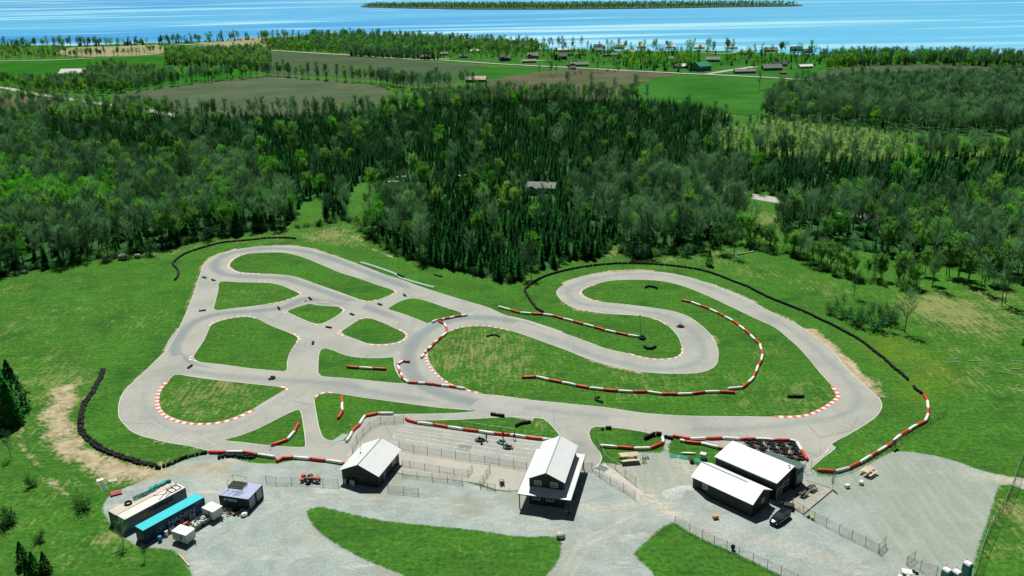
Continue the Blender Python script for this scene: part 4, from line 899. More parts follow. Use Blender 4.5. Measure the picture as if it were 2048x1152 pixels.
# standing alone or in the foreground: always individuals
HAND = []
def hand(L, k, s0, s1):
    for px, py in L:
        p = G(px, py); HAND.append([p.x, p.y, 0, k, random.randrange(len(KIND[k])), random.uniform(s0, s1), random.uniform(0, 6)])
LONE = [(1809,665,'bare',.95,'tall bare tree standing alone on the far right meadow beside its shadow'),(1707,595,'bare',.62,'small bare tree rising out of the dark shrubs beyond the tyre wall'),(1864,575,'bare',.95,'bare tree at the left end of the loose row on the right meadow'),
 (1914,561,'bare',1.,'bare dark trunked tree second in the loose row on the right meadow'),(1938,558,'bare',.95,'bare tree third in the loose row on the right meadow'),(1960,582,'bare',.8,'slender bare tree of a close pair on the right meadow'),(1967,587,'bare',.9,'taller bare tree of a close pair on the right meadow'),
 (2003,611,'bare',.98,'left trunk of the forked pair of bare trees near the right edge'),(2010,607,'bare',.9,'right trunk of the forked pair of bare trees near the right edge'),(1440,505,'bud',.95,'budding tree at the left end of the scrub hedge'),(1468,512,'bare',.95,'bare tree by the fallen pale trunk'),(1483,484,'bud',1.,'yellow green budding tree left of the grass lane'),
 (1498,490,'bud',1.05,'budding tree in the clump at the start of the scrub hedge'),(1508,484,'bare',1.,'bare tree beside the grass lane leading to the road'),(1599,523,'bare',.7,'crooked bare tree in the scrub hedge'),(1613,530,'bare',.75,'straight dark bare tree in the scrub hedge'),
 (1697,551,'bare',.8,'bare tree at the lower end of the scrub hedge'),(1796,561,'bud',.8,'pale green tree between the hedge and the meadow row'),(1660,545,'bud',.75,'bright budding tree in the middle of the scrub hedge'),(1640,535,'bud',.75,'fresh green tree left of the middle of the scrub hedge'),(1750,560,'bud',.7,'small pale green tree behind the lower scrub hedge'),
 (1826,578,'bud',.6,'small budding tree between hedge and meadow'),(476,470,'fir',.95,'dark pointed conifer at the edge of the left wood'),(512,462,'fir',.75,'dark conifer right of the pointed one by the left wood'),
 (1062,556,'bare',.9,'slender pale bare tree against the pine wood'),(1049,556,'bare',.95,'second slender pale bare tree against the pine wood'),(1418,532,'fir',.55,'small dark conifer standing apart in front of the right wood'),
 (14,846,'fir',1.35,'big dark conifer at the left edge of the picture'),(-14,822,'fir',1.4,'dark conifer mostly outside the left edge'),(34,822,'fir',1.2,'dark conifer right of the big one at the left edge'),(2,800,'fir',1.25,'dark conifer behind the big one at the left edge'),(28,848,'fir',1.0,'lower dark conifer in front of the group at the left edge'),
 (48,1130,'fir',.44,'small dark conifer, upper one of the trio at lower left'),(72,1152,'fir',.46,'small dark conifer, lowest of the trio at lower left'),(93,1145,'fir',.40,'small dark conifer, right hand one of the trio at lower left'),(60,1160,'fir',.42,'small conifer cut by the bottom edge at lower left'),(2046,690,'fir',.2,'tiny dark conifer at the right edge of the meadow'),
 (247,1092,'bare',.40,'thin leafless sapling in front of the paired containers'),(290,1120,'bare',.22,'short leafless sapling below the blue container'),(22,915,'bare',.42,'thin grey sapling on the rough ground at far left')]
SHRUB = [(1663,628,'bush',1.2,'left hand dark shrub beyond the tyre wall'),(1690,636,'bush',1.3,'shrub with greyish twigs left of the dark clump'),(1712,648,'bush',1.75,'tall dark shrub in the middle of the clump'),(1728,640,'bush',1.5,'dark shrub behind the middle of the clump'),(1752,660,'bush',1.75,'big dark shrub at the right of the clump'),(1766,650,'bush',1.5,'twiggy shrub right of the dark clump'),(1785,645,'bush',1.3,'small shrub beside the lone bare tree'),
 (410,480,'bush',2.2,'large round dark shrub above the left tyre wall'),(425,470,'bush',1.8,'dark shrub behind the large round one'),(298,510,'bush',1.8,'rounded dark shrub by the boulders at the wood edge'),(285,500,'scrub',1.6,'light green shrub by the boulders'),(168,1020,'bush',1.0,'grey green shrub left of the paired containers'),(160,1008,'scrub',.9,'pale twiggy shrub left of the paired containers'),
 (68,972,'bush',.8,'small shrub on the rough ground at left'),(12,1052,'bush',1.2,'dark shrub at the lower left edge'),(76,1082,'bush',.75,'small shrub above the trio of conifers'),(20,1045,'bush',1.0,'shrub beside the one at the lower left edge'),(1275,518,'bush',2.3,'large dark round shrub in front of the wood by the tyre wall'),(1262,508,'bush',2.,'shrub behind the large round one by the tyre wall'),(1368,512,'bush',1.5,'dark shrub at the foot of the right wood'),
 (55,960,'scrub',.7,'pale twiggy shrub on the rough ground'),(1288,925,'scrub',.35,'small spindly shrub by the fence of the footpath')]
def tree_thing(t, name, label, cat, group=None):
    x, y, z, k, v, s_, r_ = t; e = empty(name, (x, y, z), r_, label, cat, group); e.scale = (s_,)*3
    obj('trunk' if cat == 'tree' else 'stems', KIND[k][v][0], e); obj('crown', KIND[k][v][1], e)
    return e
for px, py, k, s_, lab in LONE:
    p = G(px, py); tree_thing([p.x, p.y, 0, k, random.randrange(len(KIND[k])), s_, random.uniform(0, 6)], {'pine': 'conifer', 'fir': 'conifer', 'bare': 'bare_tree', 'bud': 'budding_tree'}[k], lab, 'tree')
for px, py, k, s_, lab in SHRUB:
    p = G(px, py); tree_thing([p.x, p.y, 0, k, random.randrange(3), s_, random.uniform(0, 6)], 'shrub', lab, 'shrub')
# scrub hedge
hedge = smooth_closed(W([(1500,492),(1540,505),(1580,512),(1620,528),(1660,545),(1710,560),(1760,568),(1826,580)]), .5, False)
for i in range(75):
    p = random.choice(hedge); T_ALL.append([p.x+random.uniform(-2, 3), p.y+random.uniform(-2.5, 4), 0, random.choice(['scrub', 'scrub', 'bush']), random.randrange(3), random.uniform(.5, 1.2), random.uniform(0, 6)])
for i in range(55):
    p = random.choice(hedge); T_ALL.append([p.x+random.uniform(0, 4), p.y+random.uniform(0, 9), 0, random.choice(['bud', 'bare', 'bud']), random.randrange(3), random.uniform(.45, .75), random.uniform(0, 6)])
for x, y in scatter(W([(1780,535),(1900,540),(2048,560),(2090,600),(2010,598),(1900,578),(1790,572)]), 6.5, jit=.5):
    if random.random() < .75: T_ALL.append([x, y, 0, random.choice(['bare', 'bare', 'bud']), random.randrange(4), random.uniform(.7, 1.05), random.uniform(0, 6)])
for px, py in ((1672,632),(1686,622),(1740,642),(1757,648),(1772,640),(1790,652),(1780,662)):
    p = G(px, py); T_ALL.append([p.x, p.y, 0, 'bare', random.randrange(4), random.uniform(.36, .52), random.uniform(0, 6)])
# the 260 woodland trees that show largest are individuals
def vis(t): px, py = proj(t[0], t[1]); return -10 < px < 2058 and py < 1160
trees = [t for t in T_ALL if t[3] not in ('bush', 'scrub') and vis(t)]
trees.sort(key=lambda t: t[1]-8*t[5]); front = trees[:255]; fid = {id(t) for t in front}
def wood(px): return 'left wood' if px < 690 else ('middle wood' if px < 1235 else ('wood right of the clearing' if px < 1520 else 'far right wood'))
NM = {'pine': ('conifer', 'dark green conifer'), 'bare': ('bare_tree', 'tall leafless grey tree'), 'bud': ('budding_tree', 'pale green budding tree'), 'leaf': ('leafy_tree', 'bright green leafy tree'), 'lime': ('leafy_tree', 'yellow green leafy tree')}
for t in front:
    px, py = proj(t[0], t[1])
    if py > 600: tree_thing(t, 'bare_tree', 'small thin bare tree among the dark shrubs beyond the tyre wall', 'tree', 'thin bare trees among the dark shrubs'); continue
    tree_thing(t, NM[t[3]][0], '%s near the front edge of the %s' % (NM[t[3]][1], wood(px)), 'tree', '%s trees of the %s' % (NM[t[3]][1], wood(px)))
rest = [t for t in T_ALL if id(t) not in fid]
make_stuff('mixed_woodland', 'mass of conifers and bare spring trees filling the land behind the track', 'forest', rest)
# far rows and village trees
FAR = []
def rowf(q, sp, kinds, s0, s1, wid=6., z=0.):
    P = smooth_closed(W(q), 4., False)
    for p in resample(P, sp):
        k = random.choice(kinds); FAR.append([p.x+random.uniform(-wid, wid), p.y+random.uniform(-wid, wid), z, k, random.randrange(3), random.uniform(s0, s1), random.uniform(0, 6)])
rowf([(200,188),(245,187),(380,168),(540,151)], 3.6, ['bare', 'bare', 'bud'], .9, 1.3, 7); rowf([(200,182),(380,163),(480,154)], 4.2, ['bare', 'bush'], .9, 1.3, 8)
rowf([(540,151),(620,158),(760,168),(835,178),(900,172)], 3.8, ['bare', 'bare', 'bud'], .9, 1.3, 6)
rowf([(760,170),(830,182),(900,178),(960,172)], 3.6, ['bare', 'bare'], .9, 1.3, 10); rowf([(-100,122),(0,120),(190,114),(320,106)], 4.5, ['bare', 'bud', 'lime'], .8, 1.1, 5)
rowf([(-100,104),(0,106),(100,108),(180,112)], 4.5, ['bud', 'lime', 'leaf', 'bare'], .8, 1.2, 22); rowf([(-100,110),(0,112),(120,113)], 5., ['bud', 'lime', 'leaf', 'bare'], .8, 1.2, 16)
for q, spc, kk in (([(330,112),(520,103),(545,118),(540,146),(500,140),(335,132)], 5.8, ['bare', 'bud', 'bud', 'lime', 'pine']), ([(180,150),(215,142),(330,152),(360,160),(240,186),(140,186),(60,184),(30,176),(100,170),(170,166)], 6., ['bare', 'bare', 'bud', 'lime']),
    ([(520,94),(560,88),(650,78),(700,80),(850,84),(1000,94),(1090,100),(1100,104),(1000,107),(830,108),(880,116),(700,108),(560,100)], 6.5, ['bare', 'bare', 'bud', 'lime', 'leaf']),
    ([(700,110),(880,118),(880,121),(700,113)], 4.5, ['bare', 'bare', 'pine']),
    ([(1640,124),(1700,116),(1900,119),(2300,128),(2300,141),(2048,137),(1850,130),(1690,134)], 5.5, ['pine', 'bare', 'bare', 'leaf', 'bud']),
    ([(1660,128),(1680,122),(1740,122),(1700,134),(1650,140)], 7.5, ['bud', 'leaf', 'lime'])):
    for x, y in scatter(W(q), spc, jit=.5): k = random.choice(kk); FAR.append([x, y, 0, k, random.randrange(3), random.uniform(.75, 1.15), random.uniform(0, 6)])
for _ in (0, 1): rowf([(-100,92),(0,94),(150,93),(230,92),(300,90),(430,83),(455,82),(600,77),(640,77),(700,77)], 4.5, ['bare', 'bud', 'pine', 'leaf', 'bush'], .9, 1.4, 16); rowf([(700,77),(850,85),(1000,95),(1100,101)], 7., ['bare', 'bare', 'bud'], 1., 1.4, 16)
rowf([(1100,99),(1300,101),(1500,104),(1650,110)], 7., ['bare', 'bud', 'bare', 'pine', 'leaf'], .8, 1.4, 14); rowf([(1100,104),(1300,107),(1500,110),(1650,116)], 8., ['bare', 'bud', 'pine', 'bush', 'leaf'], .6, 1., 12); rowf([(1640,113),(1750,117),(2048,122),(2200,126)], 5., ['pine', 'bare', 'leaf', 'bud'], .8, 1.1, 12)
rowf([(230,226),(330,236),(480,240),(640,236),(800,226),(900,212),(1010,205)], 3.6, ['bare', 'bare', 'bare', 'bud'], .8, 1.2, 10)
rowf([(20,205),(100,215),(200,224),(330,236)], 5., ['bare', 'bare', 'bud'], .8, 1.1, 16); rowf([(-60,215),(100,226),(230,232)], 5., ['bare', 'bare', 'bud'], .8, 1.1, 16)
rowf([(1020,205),(1130,203),(1300,206)], 13., ['bare'], .9, 1.2, 5); rowf([(0,172),(60,181),(150,190)], 8., ['lime', 'bud', 'bare'], .8, 1.2, 8)
rowf([(1085,152),(1180,146),(1240,141)], 9., ['bush', 'bush', 'bare'], .7, 1.1, 3); rowf([(1600,172),(1680,170),(1750,160)], 8., ['bare', 'bud'], .9, 1.1, 12)
for x, y in scatter(W([(1235,118),(1330,114),(1400,120),(1395,144),(1360,146),(1230,138)]), 10., jit=.5): FAR.append([x, y, 0, random.choice(['leaf', 'lime', 'bud', 'pine']), random.randrange(3), random.uniform(.7, 1.1), 0])
for x, y in scatter(W([(1440,118),(1500,112),(1650,116),(1660,130),(1600,140),(1440,132)]), 12., jit=.5): FAR.append([x, y, 0, random.choice(['leaf', 'pine', 'bud', 'pine']), random.randrange(3), random.uniform(.5, .95), 0])
for x, y in scatter(W([(840,110),(1230,104),(1420,106),(1420,114),(1230,132),(1090,126),(900,120)]), 14., jit=.5): FAR.append([x, y, 0, random.choice(['leaf', 'lime', 'bud', 'pine', 'bare']), random.randrange(3), random.uniform(.5, .95), 0])
make_stuff('distant_trees', 'rows and groves of small trees between the far fields, the village and the lake shore', 'trees', FAR)
FT = [(1519,180,'bare',1.2,'single bare tree standing in the big green pasture'),(1183,178,'bare',1.2,'bare tree standing tall at the back edge of the wood'),(1135,176,'bare',1.1,'bare tree left of the tallest one at the back edge'),(1272,190,'bare',1.25,'dark bare tree beside the green pasture corner'),(1230,192,'bare',1.2,'bare tree between the brown field and green pasture')]
for px, py, k, s_, lab in FT:
    p = G(px, py); tree_thing([p.x, p.y, 0, k, random.randrange(3), s_, 1.], 'bare_tree', lab, 'tree')
# island
isl = W([(722,13.5),(800,16),(950,18.5),(1100,18.5),(1300,16.5),(1450,14),(1590,12),(1597,9.5),(1500,7.2),(1300,7.6),(1100,8.2),(900,8.4),(760,9.)])
mb = MB(); mb.extrude([(p.x, p.y) for p in smooth_closed(isl, 40.)], -1.5, .8); struct(mb.build('island', mat('island_ground', (.05, .09, .04), .9, .3, .01)))
IS = [[x, y, .5, random.choice(['bare', 'bud', 'leaf', 'pine', 'bush']), random.randrange(3), random.uniform(.7, 1.15), random.uniform(0, 6)] for x, y in scatter(isl, 15., jit=.5)]
make_stuff('island_woodland', 'low wooded strip of trees covering the long island in the lake', 'forest', IS)

# ================================================================== BUILDINGS OF THE CIRCUIT
def frame(O, yaw):
    """local -> root at ground point O; returns Empty matrix helper"""
    return Vector((O[0], O[1], 0)), radians(yaw)
def slab(mb, a, b, c, d, t, mi=0):
    """roof plane a-b-c-d (ccw from above) with thickness t"""
    a, b, c, d = map(Vector, (a, b, c, d)); n = (b-a).cross(d-a).normalized()*t
    v = [a, b, c, d, a-n, b-n, c-n, d-n]
    return mb.add(v, [(0, 1, 2, 3), (7, 6, 5, 4), (0, 4, 5, 1), (1, 5, 6, 2), (2, 6, 7, 3), (3, 7, 4, 0)], mi)
def window(parent, x, y, z, w, h, face='front', name='window', n=2):
    """window in a wall of normal -y (front), +x (right) or -x; frame with panes"""
    R = {'front': 0, 'right': pi/2, 'left': -pi/2, 'back': pi}[face]
    M = Matrix.Translation((x, y, z)) @ Matrix.Rotation(R, 4, 'Z')
    f = MB(); f.M = M
    for dx in (-w/2, w/2): f.box((dx, -.04, h/2), (.09, .08, h+.09))
    for k in range(1, n): f.box((-w/2+w*k/n, -.04, h/2), (.06, .07, h-.02))
    for dz in (0, h): f.box((0, -.045, dz), (w-.09, .085, .09))
    if h < 1.6: f.box((0, -.035, h*.5), (w-.1, .05, .03))
    o = f.build(name, M_frame, parent); g = MB(); g.M = M; g.box((0, -.012, h/2), (w-.08, .02, h-.08)); g.build('pane', M_glass, o); return o
def gable(name, label, O, yaw, Wd, D, eave, rise, ov=.35, walls=None, wallmat=None, roofmat=None, cap=True, cat='building', base_in=None):
    base, rz = frame(O, yaw); e = empty(name, base, rz, label, cat); x0, x1, y0, y1 = ov, Wd-ov, ov, D-ov
    wm = wallmat or M_wall; wb = MB(); k = rise/(Wd/2)*ov
    h = eave+k-.08; m_ = Wd/2; rt = eave+rise-.10
    vs = [(x0, y0, 0), (x1, y0, 0), (x1, y1, 0), (x0, y1, 0), (x0, y0, h), (x1, y0, h), (x1, y1, h), (x0, y1, h), (m_, y0, rt), (m_, y1, rt)]
    wb.add(vs, [(0, 1, 5, 8, 4), (1, 2, 6, 5), (2, 3, 7, 9, 6), (3, 0, 4, 7)]); wb.build('wall', wm, e)
    r = MB(); slab(r, (0, 0, eave), (m_, 0, eave+rise), (m_, D, eave+rise), (0, D, eave), .10); slab(r, (m_, 0, eave+rise), (Wd, 0, eave), (Wd, D, eave), (m_, D, eave+rise), .10)
    ro = r.build('roof', roofmat or M_roofw, e)
    rb = MB(); a = atan2(rise, Wd/2); n = int(D/.6)
    for i in range(1, n):
        for s_ in (0, 1):
            A_ = Vector((0 if s_ == 0 else Wd, D*i/n, eave+.015)); B_ = Vector((m_, D*i/n, eave+rise+.015)); rb.tube(A_, B_, .018, None, 4, caps=False)
    rb.build('standing_seams', roofmat or M_roofw, ro)
    if cap:
        c = MB(); c.tube((m_, -.02, eave+rise+.03), (m_, D+.02, eave+rise+.03), .09, None, 5); c.build('ridge_cap', M_cap, ro)
    return e
# left shed
sh = gable('timing_shed', 'dark walled shed with a white metal gable roof left of the starting grid', (-33.83, 141.48), -17.6, 8.5, 10.3, 2.7, 1.95, .45)
MB().box((8.5-.43, 3.2, 1.05), (.06, 1., 2.1)).build('door', mat('grey_door', (.16, .22, .24), .6, .1, 2.), sh)
window(sh, 8.5-.45, 7.4, 1., 1.6, .9, 'right')
MB().box((4.25, .39, 1.1), (2.4, .08, 2.2)).build('roller_door', mat('dark_door', (.035, .05, .05), .6, .1, 2.), sh)
for i, (x, y) in enumerate(((1.35, .15), (2.75, .1), (3.2, .05))):
    t = empty('gas_cylinder', (0, 0, 0), 0, ['pale bottle standing apart at the left of the shed front wall', 'middle pale bottle of the close pair before the shed', 'right hand pale bottle of the close pair before the shed'][i], 'gas bottle', 'pale bottles in front of the left shed')
    t.location = Vector((-33.83, 141.48, 0))+Matrix.Rotation(radians(-17.6), 3, 'Z') @ Vector((x, y-.4, 0)); gm = mat('pale_grey_paint', (.40, .46, .45), .5, .1, 2.)
    MB().cyl((0, 0, 0), .28, 1.25, 14).build('body', gm, t, bevel=.05); MB().cyl((0, 0, 1.25), .12, .15, 10, r1=.08).build('valve', M_darkm, t)
v = MB(); v.tube((2.1, 5.6, 4.), (2.1, 5.6, 5.6), .03); v.build('antenna', M_steel, sh)
v = MB(); v.cyl((2.1, 5.3, 3.6), .09, .45, 8); v.build('vent_pipe', M_darkm, sh)
# two storey tower
O2 = Vector((.23, 131.75, 0)); r2 = radians(-14.4)
tw = empty('control_tower', O2, r2, 'two storey dark building with white gable roof and wide white porch roof', 'building')
w = MB(); sx0, sx1, sy0, sy1 = 1.75, 8.1, 1.95, 14.6
w.add([(sx0, sy0, 0), (sx1, sy0, 0), (sx1, sy1, 0), (sx0, sy1, 0), (sx0, sy0, 5.55), (sx1, sy0, 5.55), (sx1, sy1, 5.55), (sx0, sy1, 5.55), ((sx0+sx1)/2, sy0, 7.02), ((sx0+sx1)/2, sy1, 7.02)],
      [(0, 1, 5, 8, 4), (1, 2, 6, 5), (2, 3, 7, 9, 6), (3, 0, 4, 7)]); w.build('wall', M_wall, tw)
r = MB(); ux0, ux1, uy0, uy1 = 1.45, 8.4, 1.55, 14.95; um = (ux0+ux1)/2
slab(r, (ux0, uy0, 5.5), (um, uy0, 7.15), (um, uy1, 7.15), (ux0, uy1, 5.5), .10); slab(r, (um, uy0, 7.15), (ux1, uy0, 5.5), (ux1, uy1, 5.5), (um, uy1, 7.15), .10)
ro = r.build('roof', M_roofw, tw); c = MB(); c.tube((um, uy0-.02, 7.18), (um, uy1+.02, 7.18), .09, None, 5); c.build('ridge_cap', M_cap, ro)
sm = MB()
for i in range(1, 23):
    y = uy0+(uy1-uy0)*i/23
    for X_ in (ux0, ux1): sm.tube((X_, y, 5.515), (um, y, 7.165), .018, None, 4, caps=False)
sm.build('standing_seams', M_roofw, ro)
pr = MB(); Wp, Dp = 9.75, 15.9; he, hw = 3.15, 3.75
slab(pr, (0, 0, he), (Wp, 0, he), (sx1, sy0, hw), (sx0, sy0, hw), .10); slab(pr, (Wp, 0, he), (Wp, Dp, he), (sx1, sy1, hw), (sx1, sy0, hw), .10)
slab(pr, (Wp, Dp, he), (0, Dp, he), (sx0, sy1, hw), (sx1, sy1, hw), .10); slab(pr, (0, Dp, he), (0, 0, he), (sx0, sy0, hw), (sx0, sy1, hw), .10)
pr.build('porch_roof', M_roofw, tw)
fa = MB()
for a, b in (((0, 0), (Wp, 0)), ((Wp, 0), (Wp, Dp)), ((Wp, Dp), (0, Dp)), ((0, Dp), (0, 0))): fa.tube((a[0], a[1], he-.12), (b[0], b[1], he-.12), .09, None, 5)
fa.build('fascia', mat('dark_fascia', (.05, .07, .07), .6, .1, 2.), tw)
for x in (.3, Wp-.3):
    for y in (.3, 5.3, 10.4, Dp-.3): MB().box((x, y, (he-.15)/2), (.16, .16, he-.17)).build('porch_post', mat('dark_post', (.03, .04, .04), .6, .1, 2.), tw)
for x in (3.35, 6.35): window(tw, x, sy0, 4.15, 1.25, .95)
for x in (3.0, 5.6): window(tw, x, sy0, 1.1, 1.25, 1.1)
for y in (5, 9): window(tw, sx1, y, 1.1, 1.3, 1., 'right')
MB().box((7.3, sy0-.04, 1.05), (.95, .08, 2.1)).build('door', mat('dark_door', (.035, .05, .05)), tw)
MB().cyl((um, sy0-.06, 6.45), .13, .05, 8).build('gable_lamp', M_frame, tw)
# right hand pavilion: front wing, tall hall, low rear wing (one connected building)
ca, sa = cos(radians(-46.7)), sin(radians(-46.7)); OA = Vector((32.44, 136.75, 0))
pv = empty('clubhouse', OA, radians(-46.7), 'dark clubhouse with a long white gable wing and a taller white roofed hall', 'building')
def wallprism(pts, name='wall', m_=M_wall):
    """pts: list of (x,y,ztop) corners"""
    mb = MB(); n = len(pts); vs = [(p[0], p[1], 0) for p in pts]+[(p[0], p[1], p[2]) for p in pts]
    mb.add(vs, [(i, (i+1) % n, n+(i+1) % n, n+i) for i in range(n)]+[tuple(range(n, 2*n))]); return mb.build(name, m_, pv)
wallprism([(.3, .35, 2.9), (12.75, .35, 2.9), (12.75, 3.3, 4.35), (12.75, 6.3, 2.9), (.3, 6.3, 2.9), (.3, 3.3, 4.35)])
r = MB(); slab(r, (0, 0, 2.8), (13.05, 0, 2.8), (13.05, 3.33, 4.5), (0, 3.33, 4.5), .10); slab(r, (0, 3.33, 4.5), (13.05, 3.33, 4.5), (13.05, 6.65, 2.8), (0, 6.65, 2.8), .10); ro = r.build('roof', M_roofw, pv)
c = MB(); c.tube((-.02, 3.33, 4.53), (9.8, 3.33, 4.53), .085, None, 5); c.build('ridge_cap', M_cap, ro)
bv = 7.6; bu = .05; hb = 3.85
wallprism([(bu+.15, bv+.25, hb-.05), (bu+13., bv+.25, hb-.05), (bu+13., bv+5.9, hb+.75), (bu+.15, bv+5.9, hb+.75)])
r = MB(); slab(r, (bu, bv, hb), (bu+13.2, bv, hb), (bu+13.2, bv+6.1, hb+.9), (bu, bv+6.1, hb+.9), .12); ro = r.build('roof', M_roofw, pv)
sm = MB()
for i in range(1, 22): X_ = bu+13.2*i/22; sm.tube((X_, bv, hb+.015), (X_, bv+6.1, hb+.915), .018, None, 4, caps=False)
sm.build('standing_seams', M_roofw, ro); g = MB(); g.tube((bu, bv-.06, hb-.06), (bu+13.2, bv-.06, hb-.06), .075, None, 6); g.build('gutter', mat('pale_gutter', (.45, .58, .58), .5, .1), ro)
wallprism([(6.6, bv+5.95, 4.3), (13.75, bv+5.95, 4.3), (13.75, bv+8.9, 3.75), (6.6, bv+8.9, 3.75)])
r = MB(); slab(r, (6.4, bv+6.12, 4.45), (14.0, bv+6.12, 4.45), (14.0, bv+9.2, 3.85), (6.4, bv+9.2, 3.85), .10); r.build('roof', M_greyroof, pv)
window(pv, 2.4+.6, .35, 1.35, .95, 1.0); window(pv, 12.75, 3.9, 1.35, .9, .9, 'right'); window(pv, bu+13., bv+3.6, 1.7, 1.8, 1.0, 'right', n=1); window(pv, bu+13., bv+1.4, .1, 1.5, 2.1, 'right', 'glass_door')
bd = MB(); bd.box((13.8, bv+7.45, 1.9), (.06, 2.3, 2.0)); bo = bd.build('menu_board', mat('teal_board', (.09, .20, .23), .5, .1, 2.), pv)
tx = MB()
for i in range(5):
    for j in range(3 if i % 2 else 4): tx.box((13.84, bv+6.55+.5*j+.08*(i % 2), 1.2+.34*i), (.02, .36, .07))
tx.build('board_lettering', M_frame, bo)
MB().box((bu+12.6, bv+5.2, hb+1.15), (.3, .3, .35)).build('roof_vent', mat('pink_grey', (.6, .58, .58)), pv)
def PV(u, v, z=0.): return OA+Vector((u*ca-v*sa, u*sa+v*ca, z))
# terrace deck with benches
dk = W([(1552,1003),(1598,962),(1612,950),(1666,977),(1610,1028)]) ; dk = W([(1566,1003),(1612,962),(1666,979),(1606,1029)])
e = empty('terrace', dk[0], 0, 'weathered paved terrace with a low kerb beside the clubhouse', 'terrace'); b = MB(); b.extrude([(p.x-dk[0].x, p.y-dk[0].y) for p in dk[::-1]], 0., .14); b.build('paving', M_oldwood, e)
kb = MB()
for a, c in ((dk[1], dk[2]), (dk[2], dk[3])): kb.tube(a-dk[0]+Vector((0, 0, .2)), c-dk[0]+Vector((0, 0, .2)), .10, None, 4)
kb.build('edge_rail', mat('pale_edge', (.55, .58, .48), .8, .15), e)
def picnic(px, py, rz, s, label, mw, z=0.):
    p = G(px, py); e = empty('picnic_table', (p.x, p.y, z), rz, label, 'picnic table'); e.scale = (s,)*3
    t = MB(); [t.box((0, -.32+.16*i, .74), (1.95, .145, .045)) for i in range(5)]; t.build('tabletop', mw, e)
    for y in (-.72, .72): q = MB(); [q.box((0, y+dy, .44), (1.95, .125, .04)) for dy in (-.07, .07)]; q.build('bench', mw, e)
    for x in (-.7, .7):
        l = MB(); l.box((x, 0, .40), (.05, 1.6, .09)); [l.tube((x+.04, s_*.62, 0), (x+.04, s_*.22, .72), .04, None, 4) for s_ in (-1, 1)]; l.build('leg', mw, e)
    return e
picnic(1577+28, 992, radians(38), .95, 'dark slatted picnic table on the terrace, nearer the fence', mat('dark_slats', (.07, .075, .065), .8, .3, 4.), .14)
picnic(1623, 981, radians(38), .95, 'dark slatted picnic table on the terrace, farther from the fence', mat('dark_slats', (.07, .075, .065)), .14)
picnic(1258, 921, radians(6), 1.9, 'long pale timber picnic table on the grass wedge behind the fence', M_wood)
p2 = picnic(1736, 948, radians(38), 1.45, 'pale timber picnic table on the right hand parking area', M_wood)
for px, py, rz, lab in ((1694, 975, .3, 'white crate on the parking area, left of the pair'), (1722, 968, .9, 'white crate below the pale picnic table')):
    p = G(px, py); e = empty('crate', p, rz, lab, 'crate'); MB().box((0, 0, .3), (.85, .6, .55)).build('body', M_bwhite, e, bevel=.04); MB().box((0, 0, .62), (.9, .65, .08)).build('lid', mat('cream_lid', (.75, .72, .60)), e, bevel=.02)
# flag
p = G(1665, 977.5); e = empty('feather_flag', p, 0, 'tall white feather flag standing at the terrace corner', 'flag')
MB().tube((0, 0, 0), (.1, 0, 3.6), .03, .02, 6).build('pole', M_steel, e)
fl = MB(); pts = []
for i in range(9):
    z_ = .9+2.7*i/8; wd = .55*sin(pi*min(1, (i+1.2)/8.5))**.6+.05; pts.append((z_, wd))
vs = []; [vs.extend([(.1, 0, z_), (.1-.02+wd*.3-wd, .06*sin(z_*4), z_)]) for z_, wd in pts]
fl.add(vs, [(2*i, 2*i+1, 2*i+3, 2*i+2) for i in range(8)]); fl.build('banner', mat('white_banner', (.72, .76, .80), .8, .1, 2.), e)

# ================================================================== CONTAINERS
def text(s_, size, m_, parent, M, name='lettering', ext=.012, bold=0.):
    cu = bpy.data.curves.new(name, 'FONT'); cu.body = s_; cu.size = size; cu.extrude = ext; cu.offset = bold; cu.align_x = 'CENTER'; cu.align_y = 'CENTER'
    t = bpy.data.objects.new(name, cu); me = bpy.data.meshes.new_from_object(t); bpy.data.objects.remove(t)
    me.materials.clear(); me.materials.append(m_); o = obj(name, me, parent); o.matrix_local = M; return o
def container(name, label, O, rz, L, Wc, Hc, wallm, roofm, doors='end'):
    """O = near front bottom corner; x along length, y across"""
    e = empty(name, O, rz, label, 'shipping container'); b = MB(); n = int(L/.28)
    # corrugated long sides
    for y, sg in ((.05, -1), (Wc-.05, 1)):
        vs = []; 
        for i in range(2*n+1):
            off = .035 if (i//2) % 2 else 0; x = .08+(L-.16)*i/(2*n); vs += [(x, y-sg*off*-1 if sg > 0 else y-off, .12), (x, y-sg*off*-1 if sg > 0 else y-off, Hc-.10)]
        b.add(vs, [(2*i, 2*i+2, 2*i+3, 2*i+1) if sg < 0 else (2*i, 2*i+1, 2*i+3, 2*i+2) for i in range(2*n)])
    b.box((.05, Wc/2, Hc/2), (.06, Wc-.1, Hc-.2)); b.box((L-.05, Wc/2, Hc/2), (.06, Wc-.1, Hc-.2)); b.build('wall', wallm, e)
    f = MB()
    for x in (.06, L-.06):
        for y in (.06, Wc-.06): f.box((x, y, Hc/2), (.15, .15, Hc-.16))
    for y in (.05, Wc-.05): f.box((L/2, y, .08), (L-.16, .12, .15)); f.box((L/2, y, Hc-.05), (L-.16, .10, .08))
    f.build('frame', wallm, e); MB().box((L/2, Wc/2, Hc-.02), (L-.04, Wc-.04, .06)).build('roof', roofm, e)
    return e
M_blue = mat('container_blue', (.012, .055, .125), .55, .25, .8, dirt=(.03, .05, .08)); M_cyan = mat('faded_cyan_roof', (.02, .56, .62), .6, .06, .4)
M_cgrey = mat('container_grey_green', (.15, .22, .22), .6, .15, .8, dirt=(.10, .15, .12)); M_crw = mat('container_roof_white', (.72, .70, .66), .6, .08, .4); M_crt = mat('container_roof_tan', (.58, .53, .43), .7, .12, .5, dirt=(.55, .38, .24))
RX = Matrix.Rotation(pi/2, 4, 'X')
